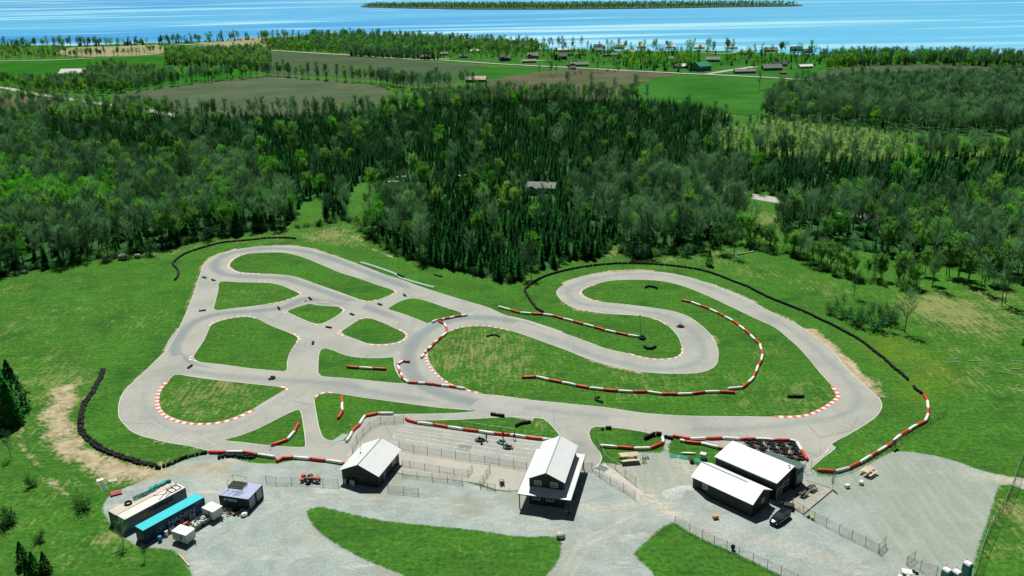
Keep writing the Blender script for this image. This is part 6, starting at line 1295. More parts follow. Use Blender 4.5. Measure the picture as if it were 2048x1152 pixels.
# people
def person(label, px, py, rz, pose='stand', shirt=M_cloth, trous=M_cloth, z=.04, helmet=None, h=1.75):
    e = empty('person', tuple(G(px, py)[:2])+(z,), rz, label, 'person'); s_ = h/1.75; e.scale = (s_,)*3
    # joints (x forward, y left, z up)
    if pose == 'sit':
        J = dict(pel=(-.12, 0, .25), wai=(-.16, 0, .42), che=(-.22, 0, .62), nek=(-.22, 0, .78), hed=(-.18, 0, .92))
        hipx = lambda s: (-.10, s*.09, .24); kn = lambda s: (.30, s*.17, .46); an = lambda s: (.62, s*.13, .18); to = lambda s: (.72, s*.13, .26)
        shd = lambda s: (-.22, s*.19, .74); elb = lambda s: (-.06, s*.27, .52); wr = lambda s: (.18, s*.13, .52)
    else:
        J = dict(pel=(0, 0, .93), wai=(0, 0, 1.08), che=(.0, 0, 1.28), nek=(.01, 0, 1.49), hed=(.04, 0, 1.62)); st = .12 if pose == 'stride' else .0
        hipx = lambda s: (0, s*.09, .90); kn = lambda s: (s*st+.03, s*.11, .49); an = lambda s: (s*st*2-.02, s*.12, .08); to = lambda s: (s*st*2+.15, s*.14, .04)
        shd = lambda s: (0, s*.19, 1.42)
        if pose == 'carry': elb = lambda s: (.08, s*.26, 1.14); wr = lambda s: (.30, s*.16, 1.10)
        else: elb = lambda s: (-.03, s*.27, 1.14); wr = lambda s: (.07, s*.30, .90)
    V = []; Ed = []; Rr = []
    def a(p, r, par=None):
        V.append(p); Rr.append(r)
        if par is not None: Ed.append((par, len(V)-1))
        return len(V)-1
    pel = a(J['pel'], .125); wai = a(J['wai'], .115, pel); che = a(J['che'], .145, wai); nek = a(J['nek'], .055, che); hed = a(J['hed'], .095, nek); top = a(tuple(Vector(J['hed'])+Vector((0, 0, .10))), .075, hed)
    a(tuple(Vector(J['hed'])+Vector((.11, 0, -.01))), .014, hed)
    parts = {'t': [], 'l': []}
    for s in (-1, 1):
        hp = a(hipx(s), .095, pel); k_ = a(kn(s), .065, hp); n_ = a(an(s), .042, k_); a(to(s), .035, n_)
        sh_ = a(shd(s), .06, che); el_ = a(elb(s), .045, sh_); w_ = a(wr(s), .030, el_)
        dv = (Vector(wr(s))-Vector(elb(s))).normalized(); pm = a(tuple(Vector(wr(s))+dv*.07), .032, w_); sd_ = dv.cross(Vector((0, 0, 1)) if abs(dv.z) < .8 else Vector((1, 0, 0))).normalized()
        for f_, (o_f, ln) in enumerate(((-.030, .070), (-.010, .085), (.010, .080), (.030, .062))):
            b1 = a(tuple(Vector(wr(s))+dv*.10+sd_*o_f), .010, pm); b2 = a(tuple(Vector(V[b1])+dv*ln*.5), .009, b1); a(tuple(Vector(V[b2])+dv*ln*.4+Vector((.015, 0, -.01))), .008, b2)
        a(tuple(Vector(wr(s))+dv*.07+sd_*.055), .010, pm)
    def skin(name, V, Ed, Rr, m_, root, par, sub=1):
        me = bpy.data.meshes.new(name); me.from_pydata([tuple(v) for v in V], Ed, []); me.materials.append(m_)
        o = obj(name, me, par); o.modifiers.new('skin', 'SKIN'); 
        if not me.skin_vertices: 
            bm = bmesh.new(); bm.from_mesh(me); bm.verts.layers.skin.verify(); bm.to_mesh(me); bm.free()
        sv = me.skin_vertices[0].data
        for i, r in enumerate(Rr): sv[i].radius = (r, r); sv[i].use_root = (i == root)
        if sub: o.modifiers.new('sub', 'SUBSURF').levels = sub; o.modifiers['sub'].render_levels = sub
        return o
    body = skin('body', V, Ed, Rr, M_skin, 0, e)
    # clothing: slightly larger skins over the same skeleton
    V2 = [V[pel], V[wai], V[che]]; E2 = [(0, 1), (1, 2)]; R2_ = [.150, .145, .170]
    for s in (-1, 1): b0 = len(V2); V2 += [shd(s), elb(s), tuple(Vector(elb(s)).lerp(Vector(wr(s)), .8))]; E2 += [(2, b0), (b0, b0+1), (b0+1, b0+2)]; R2_ += [.08, .06, .045]
    skin('jacket', V2, E2, R2_, shirt, 0, e)
    V3 = [tuple(Vector(J['pel'])-Vector((0, 0, .01)))]; E3 = []; R3 = [.145]
    for s in (-1, 1): b0 = len(V3); V3 += [hipx(s), kn(s), tuple(Vector(kn(s)).lerp(Vector(an(s)), .85))]; E3 += [(0, b0), (b0, b0+1), (b0+1, b0+2)]; R3 += [.105, .082, .06]
    skin('trousers', V3, E3, R3, trous, 0, e)
    for s in (-1, 1): m_ = MB(); c_ = (Vector(an(s))+Vector(to(s)))/2; m_.blob(tuple(c_-Vector((0, 0, .02))), (.15, .055, .055), 8, 5); m_.build('shoe', M_darkm, e, True)
    hc_ = Vector(J['hed']); m_ = MB()
    if helmet: m_.blob(tuple(hc_+Vector((.0, 0, .03))), (.15, .135, .15), 10, 7); m_.build('helmet', helmet, e, True)
    else: m_.blob(tuple(hc_+Vector((-.025, 0, .05))), (.105, .10, .105), 10, 6); m_.build('hair', M_hair, e, True)
    return e
person('person in dark clothes standing beside the seated driver on the grid', 973, 881, radians(200), 'stand')
person('person in black standing by the back barrier, left of the pair', 1006, 878, radians(240), 'carry')
person('person in black striding by the back barrier, right of the pair', 1029, 880, radians(-30), 'stride')
person('person seated in the dark kart on the starting grid', 960.5, 881.5, radians(-8), 'sit', z=.06)
person('driver in red sitting in the kart on the S bend', 1361, 654, radians(-20), 'sit', Kr, M_cloth2, .06, helmet=Kr)
person('child crouched behind the green kart on the grid', 1009, 885.5, radians(-35), 'sit', M_cloth, M_cloth, .04, h=1.3)
e = empty('helmet_bag', tuple(G(963.5, 889)[:2])+(.04,), .4, 'small black bag on the grid below the seated driver', 'bag'); MB().blob((0, 0, .16), (.32, .22, .17), 10, 6, jit=.1).build('bag_body', M_darkm, e, True); MB().torus((0, 0, .3), .10, .015, 10, 4, 'Y').build('handle', M_darkm, e)

# ================================================================== FENCES
def fence(label, q, h=1.8, sp_=3., name='chain_link_fence', mesh=True, posts=None, cat='fence', rail=True):
    P = W(q); base = P[0].copy(); e = empty(name, base, 0, label, cat); pts = []
    for a, b in zip(P[:-1], P[1:]):
        n = max(1, round((b-a).length/sp_)) if posts is None else 1
        pts += [a+(b-a)*(i/n)-base for i in range(n)]
    pts.append(P[-1]-base)
    pm = MB().tube((0, 0, 0), (0, 0, h+.08), .045, None, 6).mesh('post', M_steel)
    for p in pts: o = obj('post', pm, e); o.location = p
    if rail:
        r_ = MB(); [r_.tube(a+Vector((0, 0, h)), b+Vector((0, 0, h)), .028, None, 5) for a, b in zip(pts[:-1], pts[1:])]; r_.build('top_rail', M_rail, e)
        r_ = MB(); [r_.tube(a+Vector((0, 0, .08)), b+Vector((0, 0, .08)), .018, None, 4) for a, b in zip(pts[:-1], pts[1:])]; r_.build('bottom_wire', M_steel, e)
    if mesh:
        vs = []; fs = []; uv = []; s_ = 0.
        for a, b in zip(pts[:-1], pts[1:]):
            k = len(vs); L_ = (b-a).length; vs += [(a.x, a.y, .06), (b.x, b.y, .06), (b.x, b.y, h), (a.x, a.y, h)]; fs.append((k, k+1, k+2, k+3))
            uv += [(s_/.12, 0), ((s_+L_)/.12, 0), ((s_+L_)/.12, h/.12), (s_/.12, h/.12)]; s_ += L_
        me = bpy.data.meshes.new('mesh'); me.from_pydata(vs, [], fs); me.materials.append(M_chain); ul = me.uv_layers.new(name='UVMap')
        for i, c_ in enumerate(uv): ul.data[i].uv = c_
        obj('wire_mesh', me, e)
    return e
fence('chain link fence curving around the pit entry above the left shed', cH([(420,655),(457,578),(507,522),(560,468),(645,427),(755,424),(830,412)]), 1.6)
fence('long chain link fence along the front of the starting grid', cH([(795,628),(910,655),(1020,670),(1133,687),(1245,707),(1360,725),(1478,740),(1593,757),(1710,778),(1815,795)]), 1.7, posts=1)
fence('low wire fence with small signs in the paddock walkway', cH([(820,768),(880,776),(998,795),(1115,813),(1232,832),(1345,850)]), 1.3, posts=1)
fence('wire fence between the paddock apron and the gravel', cH([(820,850),(938,862),(1058,880),(1180,897),(1300,912)]), 1.4, posts=1)
fence('short wire fence in front of the left shed shadow', cH([(705,970),(828,985),(948,997)]), 1.4, posts=1)
fence('small open gate at the end of the walkway fence', cH([(1345,850),(1378,805)]), 1.3, 2., 'gate', cat='gate'); fence('long open gate swung back in the paddock', cH([(1440,940),(1520,810)]), 1.5, 2., 'gate', cat='gate'); fence('short gate panel at the paddock corner', cH([(1440,940),(1562,958)]), 1.3, 2., 'gate', cat='gate')
fence('wire fence from the tractor yard to the left shed', cB([(1330,1060),(1410,1075),(1535,1072),(1785,1080),(1908,1090)]), 1.5)
fence('chain link fence along the grass side of the footpath', cG([(935,590),(970,665),(1010,745),(1085,792),(1160,855),(1245,918)]), 1.7)
fence('chain link fence along the gravel side of the footpath', cG([(895,798),(955,850),(1042,912),(1145,965),(1240,1030)]), 1.6)
fence('chain link fence beside the two storey building', cG([(820,800),(895,798)]), 1.6)
fence('chain link fence along the top of the lower right grass patch', c9([(5,850),(90,900),(165,935),(235,970),(308,1000),(380,1040),(462,1072),(545,1112),(625,1148),(720,1195)]), 1.8)
fence('chain link fence along the front of the right parking area', c9([(690,745),(755,790),(820,828),(890,862),(965,902),(1040,938),(1118,975),(1195,1018)]), 1.8); fence('short gate returning from the parking area fence', c9([(1195,1018),(1232,975)]), 1.8, 2., 'gate', cat='gate'); fence('low gate leaf lying open by the parking area', c9([(1200,1022),(1240,990)]), .9, 2., 'gate', cat='gate')
fence('chain link fence from the gate to the toilets', c9([(1360,1088),(1440,1120),(1535,1152),(1620,1190)]), 1.8); fence('gate leaf opened into the parking area by the toilets', c9([(1360,1088),(1408,1055)]), 1.6, 2., 'gate', cat='gate')
fence('tall chain link fence along the right edge of the parking area', [(2060,888),(2034,950),(2022,985),(2012,1010),(1988,1050),(1972,1085),(1958,1125),(1945,1175)], 2.6, 3.)
fence('faint wire fence behind the right barrier row', cF([(1960,350),(1840,425),(1700,500),(1560,620),(1400,700),(1300,765),(1200,808),(1080,845),(935,838)]), 1.2)
fence('wire fence at the back of the kart lot grass', cH([(1290,447),(1500,480),(1720,510)]), 1.2)
fence('small entrance gate frame at the clubhouse corner', [(1609,945),(1622,941)], 2.2, 2., 'gate', False, cat='gate')
e = empty('trackside_sign', G(1787, 897), radians(35), 'blank backed grey sign board on the right barrier fence', 'sign'); MB().box((0, 0, 1.5), (1.6, .05, 1.1)).build('board', mat('slate_board', (.13, .19, .21)), e); b = MB(); [b.tube((x, .04, 0), (x, .04, 1.9), .04) for x in (-.7, .7)]; b.build('sign_legs', M_steel, e)

# ================================================================== SMALL THINGS
def toilet(px, py, rz, lab):
    e = empty('portable_toilet', G(px, py), rz, lab, 'portable toilet', 'portable toilets by the right fence'); m_ = mat('toilet_green', (.02, .22, .19), .5, .12, 2.)
    MB().box((0, 0, 1.08), (1.1, 1.15, 2.1)).build('cabin', m_, e, bevel=.03); r_ = MB(); r_.add([(-.58, -.6, 2.12), (.58, -.6, 2.12), (.58, .6, 2.12), (-.58, .6, 2.12), (-.38, -.5, 2.42), (.38, -.5, 2.42), (.38, .5, 2.42), (-.38, .5, 2.42)], [(0, 3, 2, 1), (4, 5, 6, 7), (0, 1, 5, 4), (1, 2, 6, 5), (2, 3, 7, 6), (3, 0, 4, 7)]); r_.build('roof', M_bwhite, e, bevel=.06)
    MB().box((0, -.59, 1.05), (.75, .03, 1.85)).build('door', mat('toilet_door', (.03, .28, .24)), e); MB().tube((.45, .45, 2.1), (.45, .45, 2.7), .05, None, 8).build('vent_pipe', M_darkm, e)
toilet(1890, 1163, .5, 'green portable toilet with white roof, left of the touching pair'); toilet(1910, 1167, .5, 'green portable toilet with white roof, right of the touching pair'); toilet(1932, 1150, .5, 'green portable toilet with white roof standing apart by the fence')
e = empty('golf_cart', G(1811, 1162), radians(-20), 'white roofed golf cart cut by the bottom edge', 'golf cart'); MB().box((0, 0, 1.85), (1.5, 1.15, .08)).build('roof', M_bwhite, e, bevel=.03); b = MB(); [b.tube((x, y, .6), (x, y, 1.85), .03) for x in (-.65, .65) for y in (-.5, .5)]; b.build('roof_posts', M_darkm, e); MB().box((0, 0, .5), (2.2, 1.1, .4)).build('body', M_bwhite, e, bevel=.08); b = MB(); b.box((-.2, 0, .85), (.5, 1., .15)); b.box((-.45, 0, 1.1), (.1, 1., .45)); b.build('seat', M_darkm, e, bevel=.03); [wheel(e, x, y, .22, .16) for x in (-.75, .75) for y in (-.5, .5)]
# gravel heap
p = G(1374, 990); mb = MB(); vs = [(0, 0, 1.25)]; nr, na_ = 7, 28
for i in range(1, nr+1):
    for j in range(na_):
        t = 2*pi*j/na_; R = 4.3*i/nr*(1+.10*sin(2*t+1)+.05*sin(5*t)); zz = max(0, 1.25*(1-(i/nr))**1.15)+random.uniform(-.04, .04) if i < nr else -.02; vs.append((R*cos(t), R*sin(t)*.8, zz))
mb.add(vs, [(0, 1+j, 1+(j+1) % na_) for j in range(na_)]+[(1+(i-1)*na_+j, 1+i*na_+j, 1+i*na_+(j+1) % na_, 1+(i-1)*na_+(j+1) % na_) for i in range(1, nr) for j in range(na_)])
o = mb.build('gravel_pile', mat('crushed_stone', (.42, .47, .44), .95, .3, 2.5, bump=.6), None, True); o.location = p; tag(o, 'low pale heap of crushed stone at the left corner of the clubhouse', 'gravel pile')
# boulders
def rock(px, py, r, lab, m_, grp=None):
    e = MB(); e.blob((0, 0, r*.5), (r, r*.85, r*.72), 12, 8, jit=.10); o = e.build('boulder', m_, None, True); o.location = G(px, py); tag(o, lab, 'boulder', grp)
rock(1121, 1075, .85, 'pale rounded boulder at the right tip of the large grass patch', mat('pale_rock', (.55, .50, .38), .9, .2, 2.))
for px, py, r, l_ in ((49,547,1.0,'dark boulder at the wood edge on the far left'),(87,538,.9,'dark boulder right of the far left one'),(213,523,1.3,'pale flat boulder at the wood edge'),(246,519,1.7,'largest pale boulder at the wood edge'),(276,516,1.3,'grey boulder beside the rounded shrub')): rock(px, py, r, l_, mat('grey_rock', (.24, .26, .22), .9, .3, 1.))
e = empty('fallen_trunk', G(1497, 507), .35, 'bleached fallen tree trunk lying on the meadow', 'log'); b = MB(); b.tube((-4.5, 0, .3), (4.5, .6, .22), .26, .12, 8); b.tube((1, .2, .3), (3.2, 1.6, .6), .1, .04, 5); b.build('log', mat('bleached_wood', (.55, .55, .46)), e)
for i, (px, py, L_, rz, lab) in enumerate([(1905,725,3.,.1,'pale plank lying left of the scattered boards'),(1912,718,2.,.5,'short pale board above the left plank'),(1955,722,4.4,0.,'long pale plank in the middle of the scattered boards'),(2000,728,2.2,.2,'pale board beyond the middle plank'),(2016,747,4.,-.6,'slanting pale plank at the right'),(2033,738,2.4,.0,'board at the right edge of the scatter'),(2035,723,3.2,-.4,'plank nearest the right edge of the picture'),(2033,772,1.5,.4,'small pale slab below the scattered boards')]):
    o = MB().box((0, 0, .08), (L_, .35, .12)).build('plank', mat('grey_plank', (.20, .26, .16), .9, .2, 2.)); o.location = G(px, py); o.rotation_euler = (0, 0, rz); tag(o, lab, 'plank')
for px, py, w_, d_, rz, lab in ((1347.5,912.5,1.6,1.0,-.1,'left green rubber mat by the footpath'),(1366.5,915,1.6,1.0,-.5,'middle green rubber mat by the footpath'),(1395,921.5,1.5,1.0,-.5,'right green rubber mat beside the clubhouse')):
    o = MB().box((0, 0, .04), (w_, d_*1.4, .04)).build('rubber_mat', M_green); o.location = tuple(G(px, py)[:2])+(.0,); o.rotation_euler = (0, 0, rz); tag(o, lab, 'mat')
e = empty('chest_freezer', G(1406, 917), -.4, 'pale green box cabinet standing behind the clubhouse', 'cabinet'); MB().box((0, 0, .55), (1.1, 1., 1.1)).build('body', mat('mint_paint', (.52, .68, .62)), e, bevel=.03); MB().box((0, 0, 1.14), (1.14, 1.04, .08)).build('lid', M_bwhite, e, bevel=.02)
e = empty('kayak', G(1377, 908), -.12, 'white narrow boat hull lying by the green mats', 'boat'); b = MB(); b.blob((0, 0, .22), (1.6, .28, .18), 12, 6); b.build('hull', M_bwhite, e, True)
e = empty('fire_pit', G(1383, 925), 0, 'dark round brazier between the green mats', 'brazier'); b = MB(); b.cyl((0, 0, .3), .4, .45, 12, r1=.5); [b.tube((.35*cos(t), .35*sin(t), 0), (.35*cos(t), .35*sin(t), .35), .03) for t in (0, 1.57, 3.14, 4.71)]; b.build('bowl', M_darkm, e)
b = empty('rack', G(1291, 917), .2, 'small white rack beside the long picnic table', 'rack'); m_ = MB(); [m_.box((-.5+.5*i, 0, .35), (.35, .08, .7), rx=.5) for i in range(3)]; [m_.box((-.5+.5*i, .25, .35), (.35, .08, .7), rx=-.5) for i in range(3)]; m_.build('panels', M_bwhite, b)
e = empty('spool_cart', G(1004, 970), .3, 'green hose cart standing on the paddock apron', 'hose cart'); b = MB(); [b.tube((x, y, 0), (x, y, 1.), .04) for x in (-.4, .4) for y in (-.4, .4)]; [b.tube((-.4, y, 1.), (.4, y, 1.), .04) for y in (-.4, .4)]; [b.tube((x, -.4, 1.), (x, .4, 1.), .04) for x in (-.4, .4)]; b.build('frame', mat('green_frame', (.12, .30, .22)), e); b = MB(); b.tube((-.3, 0, .5), (.3, 0, .5), .32, None, 14); b.build('drum', M_darkm, e); b = MB(); [b.torus((x, 0, .5), .36, .03, 14, 4, 'X') for x in (-.3, .3)]; b.build('spool_rim', M_steel, e)
P = smooth_closed(W(cH([(1630,905),(1652,912),(1658,930),(1662,945)])), .2, False); m_ = MB(); [m_.tube((a.x, a.y, .07), (b_.x, b_.y, .07), .035, None, 5) for a, b_ in zip(P[:-1], P[1:])]; tag(m_.build('hose', M_bwhite), 'white hose trailing from the green hose cart', 'hose')
e = empty('floor_grate', G(1204.5, 937), -.75, 'dark slatted grate lying on the footpath', 'grate'); b = MB(); [b.box((-.9+.3*i, 0, .04), (.16, 1.5, .05)) for i in range(7)]; b.build('slats', mat('slate_grate', (.10, .18, .17)), e); b = MB(); [b.box((0, y, .06), (2.1, .06, .06)) for y in (-.75, .75)]; b.build('rim', mat('slate_grate', (.10, .18, .17)), e)
e = empty('orange_bin', G(1431, 1037), .2, 'small orange box on the gravel in front of the clubhouse', 'box'); MB().box((0, 0, .32), (1., .55, .55)).build('body', mat('orange_box', (.62, .22, .06)), e, bevel=.03); MB().box((0, 0, .62), (1.04, .6, .06)).build('lid', mat('orange_lid', (.68, .30, .10)), e)
e = empty('yellow_bucket', G(1624, 1038), 0, 'yellow bucket standing at the foot of the parking fence', 'bucket'); MB().cyl((0, 0, 0), .22, .5, 12, r1=.28).build('body', mat('yellow_plastic', (.75, .68, .05)), e); MB().torus((0, 0, .5), .28, .03, 12, 4).build('rim', mat('yellow_plastic', (.75, .68, .05)), e)
e = empty('black_bag', G(1617, 1035), 0, 'small black bag left of the yellow bucket', 'bag'); MB().blob((0, 0, .2), (.32, .25, .22), 8, 5, jit=.15).build('bag_body', M_darkm, e); MB().blob((.05, 0, .42), (.09, .08, .08), 8, 4).build('knot', M_darkm, e)
e = empty('refuse_bag', G(1465, 1098), 0, 'black refuse bag hanging on the fence of the lower grass patch', 'bag'); MB().blob((0, -.2, .55), (.38, .3, .55), 9, 6, jit=.12).build('bag_body', M_darkm, e); MB().blob((0, -.2, 1.12), (.1, .1, .1), 8, 4).build('knot', M_darkm, e)
e = empty('bench_in_shadow', G(1136, 1025), .5, 'grey bench in the shadow of the two storey building', 'bench'); MB().box((0, 0, .45), (1.4, .5, .07)).build('seat', M_conc, e); b = MB(); [b.box((x, 0, .21), (.1, .45, .41)) for x in (-.55, .55)]; b.build('bench_legs', M_conc, e)
e = empty('traffic_cone', G(165, 804), 0, 'tiny orange cone beside the lower left tyre wall', 'cone'); MB().cyl((0, 0, .03), .22, .6, 12, r1=.04).build('cone_body', mat('cone_orange', (.75, .14, .03)), e); MB().box((0, 0, .02), (.5, .5, .04)).build('base', mat('cone_orange', (.75, .14, .03)), e)
e = empty('corner_marker', G(541, 898), 0, 'small white marker post by the curved barrier', 'marker'); MB().tube((0, 0, 0), (0, 0, .9), .04).build('post', M_frame, e); MB().box((0, 0, .95), (.4, .04, .3)).build('plate', M_frame, e)
e = empty('tarp_sheet', G(680, 879), .7, 'grey sheet lying at the end of the pit lane barrier row', 'sheet'); b = MB(); b.add([(-2.2, -.5, .05), (-1.2, .7, .06), (1.6, 1.6, .12), (2.4, .6, .10), (.6, -.6, .06)], [(0, 4, 3, 2, 1)]); b.build('cloth', mat('grey_belt', (.28, .40, .36)), e)

# ================================================================== HOUSES BEYOND THE WOODS
M_hw = {'white': mat('far_white_wall', (.62, .64, .60)), 'grey': mat('far_grey_wall', (.20, .26, .25)), 'brown': mat('far_brown_wall', (.20, .15, .11)), 'blue': mat('far_blue_wall', (.12, .22, .24)), 'dark': mat('far_dark_wall', (.05, .08, .09))}
M_hr = {'white': mat('far_white_roof', (.78, .80, .78)), 'grey': mat('far_grey_roof', (.17, .20, .18)), 'dark': mat('far_dark_roof', (.06, .085, .09)), 'brown': mat('far_brown_roof', (.24, .21, .16)), 'green': mat('far_green_roof', (.02, .30, .17)), 'red': mat('far_red_roof', (.26, .12, .09)), 'pink': mat('far_pink_roof', (.55, .40, .36))}
def house(px, py, Wd, D, eave, rise, yaw, wall, roof, lab, name='house', wing=False, cat='house'):
    p = G(px, py); e = empty(name, p, radians(yaw), lab, cat); X0, X1, Y0, Y1 = -Wd/2, Wd/2, -D/2, D/2
    w = MB(); w.add([(X0, Y0, 0), (X1, Y0, 0), (X1, Y1, 0), (X0, Y1, 0), (X0, Y0, eave), (X1, Y0, eave), (X1, Y1, eave), (X0, Y1, eave), (X0, 0, eave+rise-.15), (X1, 0, eave+rise-.15)], [(0, 1, 5, 4), (1, 2, 6, 9, 5), (2, 3, 7, 6), (3, 0, 4, 8, 7)])
    if wing: w.box((X0+Wd*.22, Y0-D*.25, eave/2-.02), (Wd*.36, D*.5+.1, eave-.05))
    w.build('wall', M_hw[wall], e); o_ = .5; k = rise/(D/2)*o_
    r = MB(); slab(r, (X0-o_, Y0-o_, eave-k), (X1+o_, Y0-o_, eave-k), (X1+o_, 0, eave+rise), (X0-o_, 0, eave+rise), .2); slab(r, (X0-o_, 0, eave+rise), (X1+o_, 0, eave+rise), (X1+o_, Y1+o_, eave-k), (X0-o_, Y1+o_, eave-k), .2)
    if wing:
        a, b_, c_ = X0+Wd*.04-.4, X0+Wd*.40+.4, X0+Wd*.22; yy = Y0-D*.5-.4
        slab(r, (a, yy, eave-.1), (c_, yy, eave+rise*.8), (c_, -.2, eave+rise*.8), (a, -.2, eave-.1), .2); slab(r, (c_, yy, eave+rise*.8), (b_, yy, eave-.1), (b_, -.2, eave-.1), (c_, -.2, eave+rise*.8), .2)
    ro = r.build('roof', M_hr[roof], e); MB().box((Wd*.2, .3, eave+rise), (.7, .7, 1.6)).build('chimney', M_hw['grey'], ro) if name == 'house' else None
    n = max(2, int(Wd/4))
    for i in range(n):
        x = X0+Wd*(i+.5)/n
        if wing and x < X0+Wd*.42: continue
        if i == n//2: MB().box((x, Y0-.05, 1.05), (1., .1, 2.1)).build('door', M_hw['dark'], e)
        else: MB().box((x, Y0-.05, 1.5), (1.4, .1, 1.1)).build('window', M_glass, e)
    return e
HS = [(1084,383,12.5,7,2.8,1.7,-14,'grey','grey','grey roofed bungalow half hidden in the middle of the woods',1),
 (150,152,28,14,4.,4.,-4,'white','white','long barn with a brilliant white roof on the far left',0),(952,164,19,9,3.,2.6,-6,'brown','pink','small barn with a faded pink roof at the end of the plowed field',0),
 (1402,142,17,12,5.5,3.8,35,'blue','green','large pale blue barn with a green roof beside the country road',0),(850,117,17,9,3.,2.2,4,'grey','grey','grey roofed bungalow by the driveway at the left of the village',0),(888,111,13,8,3.,2.,0,'brown','grey','low house half hidden behind the bungalow',0),
 (927,116,14,9,3.,2.2,8,'grey','dark','dark roofed house left of the pale driveway',0),(951,105,16,8,3.,2.,0,'white','white','white roofed shed behind the village trees',0),(1010,122,16,10,4.5,2.6,5,'dark','dark','dark roofed tall house in the left half of the village',1),(1066,117,17,11,4.5,3.,-5,'grey','grey','grey roofed house with a tall gable in the village',1),
 (1058,126,20,9,3.,1.8,3,'brown','brown','long low brown bungalow beside the pale driveway',0),(1121,119,19,12,5.,3.4,-8,'dark','dark','dark blue house with steep roof standing in a lawn',1),(1128,103,22,9,3.,2.,2,'white','white','long house with white roof near the lake',0),(1153,111,24,6,2.6,1.,2,'brown','dark','long dark open shed on the lawn',0),
 (1155,133,30,9,3.,2.2,4,'grey','grey','long grey house directly above the country road',1),(1146,139,7,6,2.6,1.6,0,'white','dark','small dark roofed garage on the edge of the country road',0),(1194,104,16,10,3.4,2.6,-6,'grey','grey','grey roofed house left of the lakeside gap',0),(1224,113,30,8,3.,1.6,4,'grey','grey','long low grey building behind the hedge',0),
 (1262,108,14,9,3.4,2.4,25,'white','white','white house with bright side wall',0),(1282,96,16,9,3.4,2.4,0,'white','white','white roofed house on the lake shore, centre',0),(1238,98,16,10,3.4,2.6,-8,'grey','grey','grey house with broad roof on the lake shore',0),(1196,96,15,9,3.4,2.4,0,'grey','dark','dark roofed house on the lake shore',0),
 (1340,97,18,9,3.4,2.4,0,'white','white','white roofed house right of the lakeside lane',0),(1398,98,18,9,3.4,2.6,0,'white','white','wide white roofed house on the lake shore to the right',0),(1462,98,20,9,3.4,2.6,0,'white','white','white roofed long house between dark conifers by the lake',0),(1541,104,20,10,3.4,2.8,0,'brown','brown','brown roofed house on the shore at right',0),
 (1592,102,18,9,3.6,2.6,-5,'dark','dark','dark roofed house at the right end of the shore',0),(1615,106,15,8,3.2,2.2,0,'dark','dark','low dark house beside the last shore house',0),(1345,121,14,9,3.2,2.2,0,'grey','grey','grey roofed house behind the green grove',0),(1361,137,12,8,3.,2.,10,'white','white','small white roofed shed left of the green roofed barn',0),
 (1425,124,15,9,3.4,2.4,-10,'grey','grey','grey house right of the green roofed barn',0),(1489,147,26,9,3.,1.8,2,'blue','grey','long pale house just above the country road on the right',0),(1543,141,24,12,3.6,3.,3,'blue','grey','wide blue grey house right of the village lane',0),(1560,133,18,9,3.4,2.4,0,'grey','dark','grey house behind the wide blue grey one',0),
 (1610,137,18,8,3.,1.6,12,'white','white','white roofed double shed near the right field',0),(1496,109,18,8,3.,2.,0,'blue','grey','low house with pale roof beyond the curving lane',0),(1675,120,14,8,3.2,2.2,0,'brown','grey','small grey roofed house by the right hand wood',0),(1700,120,17,8,3.,1.6,0,'white','white','white roofed shed by the right hand wood',0),
 (664,70,16,9,3.4,2.6,0,'white','white','white roofed house on the shore at the left',0),(671,75,12,8,3.,2.,0,'white','white','small white shed below the left shore house',0),(888,86,18,8,3.,2.,0,'white','white','white roof showing among the trees left of the village',0),(800,86,20,8,3.,2.,0,'grey','grey','grey roof showing among the trees far left of the village',0),
 (280,86,14,8,3.,2.,0,'grey','dark','dark cottage on the left lake shore',0),(255,88,12,8,3.,2.,0,'grey','dark','dark cottage left of the other on the left lake shore',0),(1566,149,7,5,2.4,1.4,0,'brown','red','tiny red roofed shed on the right lawn',0)]
for h_ in HS:
    h_ = list(h_); k_ = 1. if 'barn' in h_[9] or 'bungalow half' in h_[9] else .78; h_[2] *= k_; h_[3] *= k_; h_[4] = h_[4]*(.9 if k_ < 1 else 1)
    house(*h_[:10], name='barn' if 'barn' in h_[9] else ('shed' if 'shed' in h_[9] or 'garage' in h_[9] else 'house'), wing=bool(h_[10]), cat='barn' if 'barn' in h_[9] else 'house')
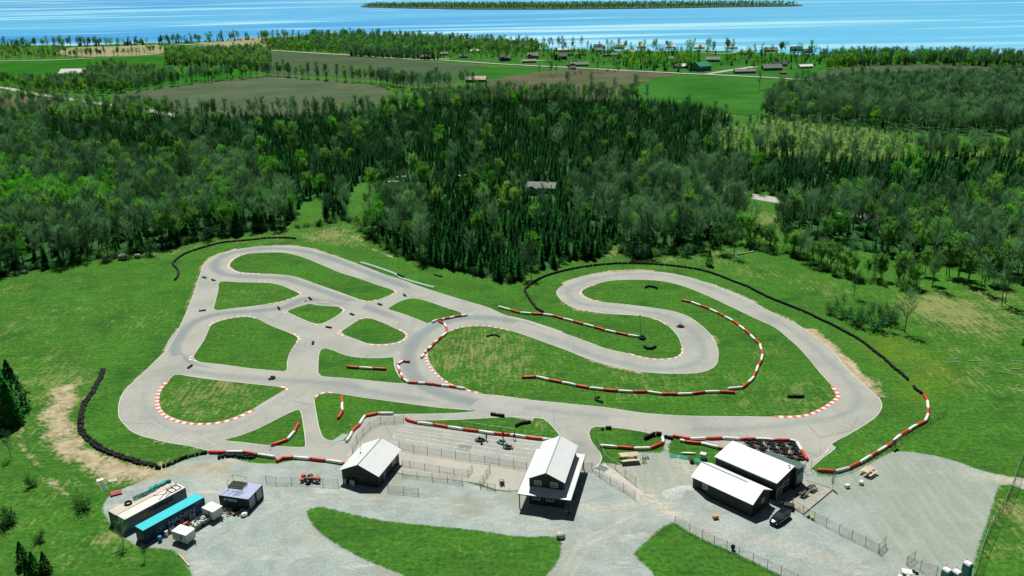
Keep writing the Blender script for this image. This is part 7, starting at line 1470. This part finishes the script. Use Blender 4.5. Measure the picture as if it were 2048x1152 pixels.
for px, py, m_, lab, w_ in ((805,362,M_bwhite,'white camper standing on the lawn inside the woods',5.),(788,372,mat('rust_orange', (.45, .16, .09)),'rust coloured shed on the lawn inside the woods',5.),(923,360,M_bwhite,'white vehicle parked by the bungalow in the woods',4.5)):
    e = empty('camper' if 'camper' in lab else ('garden_shed' if 'shed' in lab else 'parked_van'), G(px, py), .1, lab, 'vehicle' if 'shed' not in lab else 'shed'); MB().box((0, 0, 1.2), (w_, 2.2, 2.)).build('body', m_, e, bevel=.15); MB().box((0, 0, 2.25), (w_+.2, 2.4, .12)).build('roof', M_crw, e)
    if 'shed' not in lab: [wheel(e, x, y, .33, .2) for x in (-w_/3, w_/3) for y in (-1.05, 1.05)]
# utility pole and wires across the wood
P = [G(1462, 395), G(1720, 432), G(2100, 492)]
for i, p in enumerate(P):
    e = empty('utility_pole', p, -.3, ['wooden utility pole left of the paved road', 'wooden utility pole hidden in the right wood', 'utility pole beyond the right edge'][i], 'utility pole'); MB().tube((0, 0, 0), (0, 0, 14), .16, .11, 8).build('pole', M_barkd, e); MB().box((0, 0, 13.4), (.12, 2.2, .14)).build('crossarm', M_barkd, e)

# ================================================================== LIGHT
az = radians(11); el = radians(60)
sun = bpy.data.objects.new('sun', bpy.data.lights.new('sun', 'SUN')); COL.objects.link(sun)
sun.data.energy = 5.0; sun.data.angle = radians(.53); sun.data.color = (1., .965, .90)
d = Vector((sin(az)*cos(el), -cos(az)*cos(el), -sin(el)))          # light travels towards the camera and slightly right
sun.rotation_euler = d.to_track_quat('-Z', 'Y').to_euler()
w = bpy.data.worlds.new('World'); S.world = w; w.use_nodes = True; nt = w.node_tree
sky = nt.nodes.new('ShaderNodeTexSky'); sky.sky_type = 'NISHITA'; sky.sun_disc = False
sky.sun_elevation = el; sky.sun_rotation = -az; sky.altitude = 100
bg = nt.nodes['Background']; nt.links.new(sky.outputs[0], bg.inputs[0]); bg.inputs[1].default_value = .022
S.view_settings.view_transform = 'Standard'; S.view_settings.look = 'None'; S.view_settings.exposure = 0; S.view_settings.gamma = 1
S.render.engine = 'CYCLES'
S.cycles.max_bounces = 4; S.cycles.diffuse_bounces = 2; S.cycles.glossy_bounces = 2; S.cycles.transmission_bounces = 4; S.cycles.transparent_max_bounces = 12
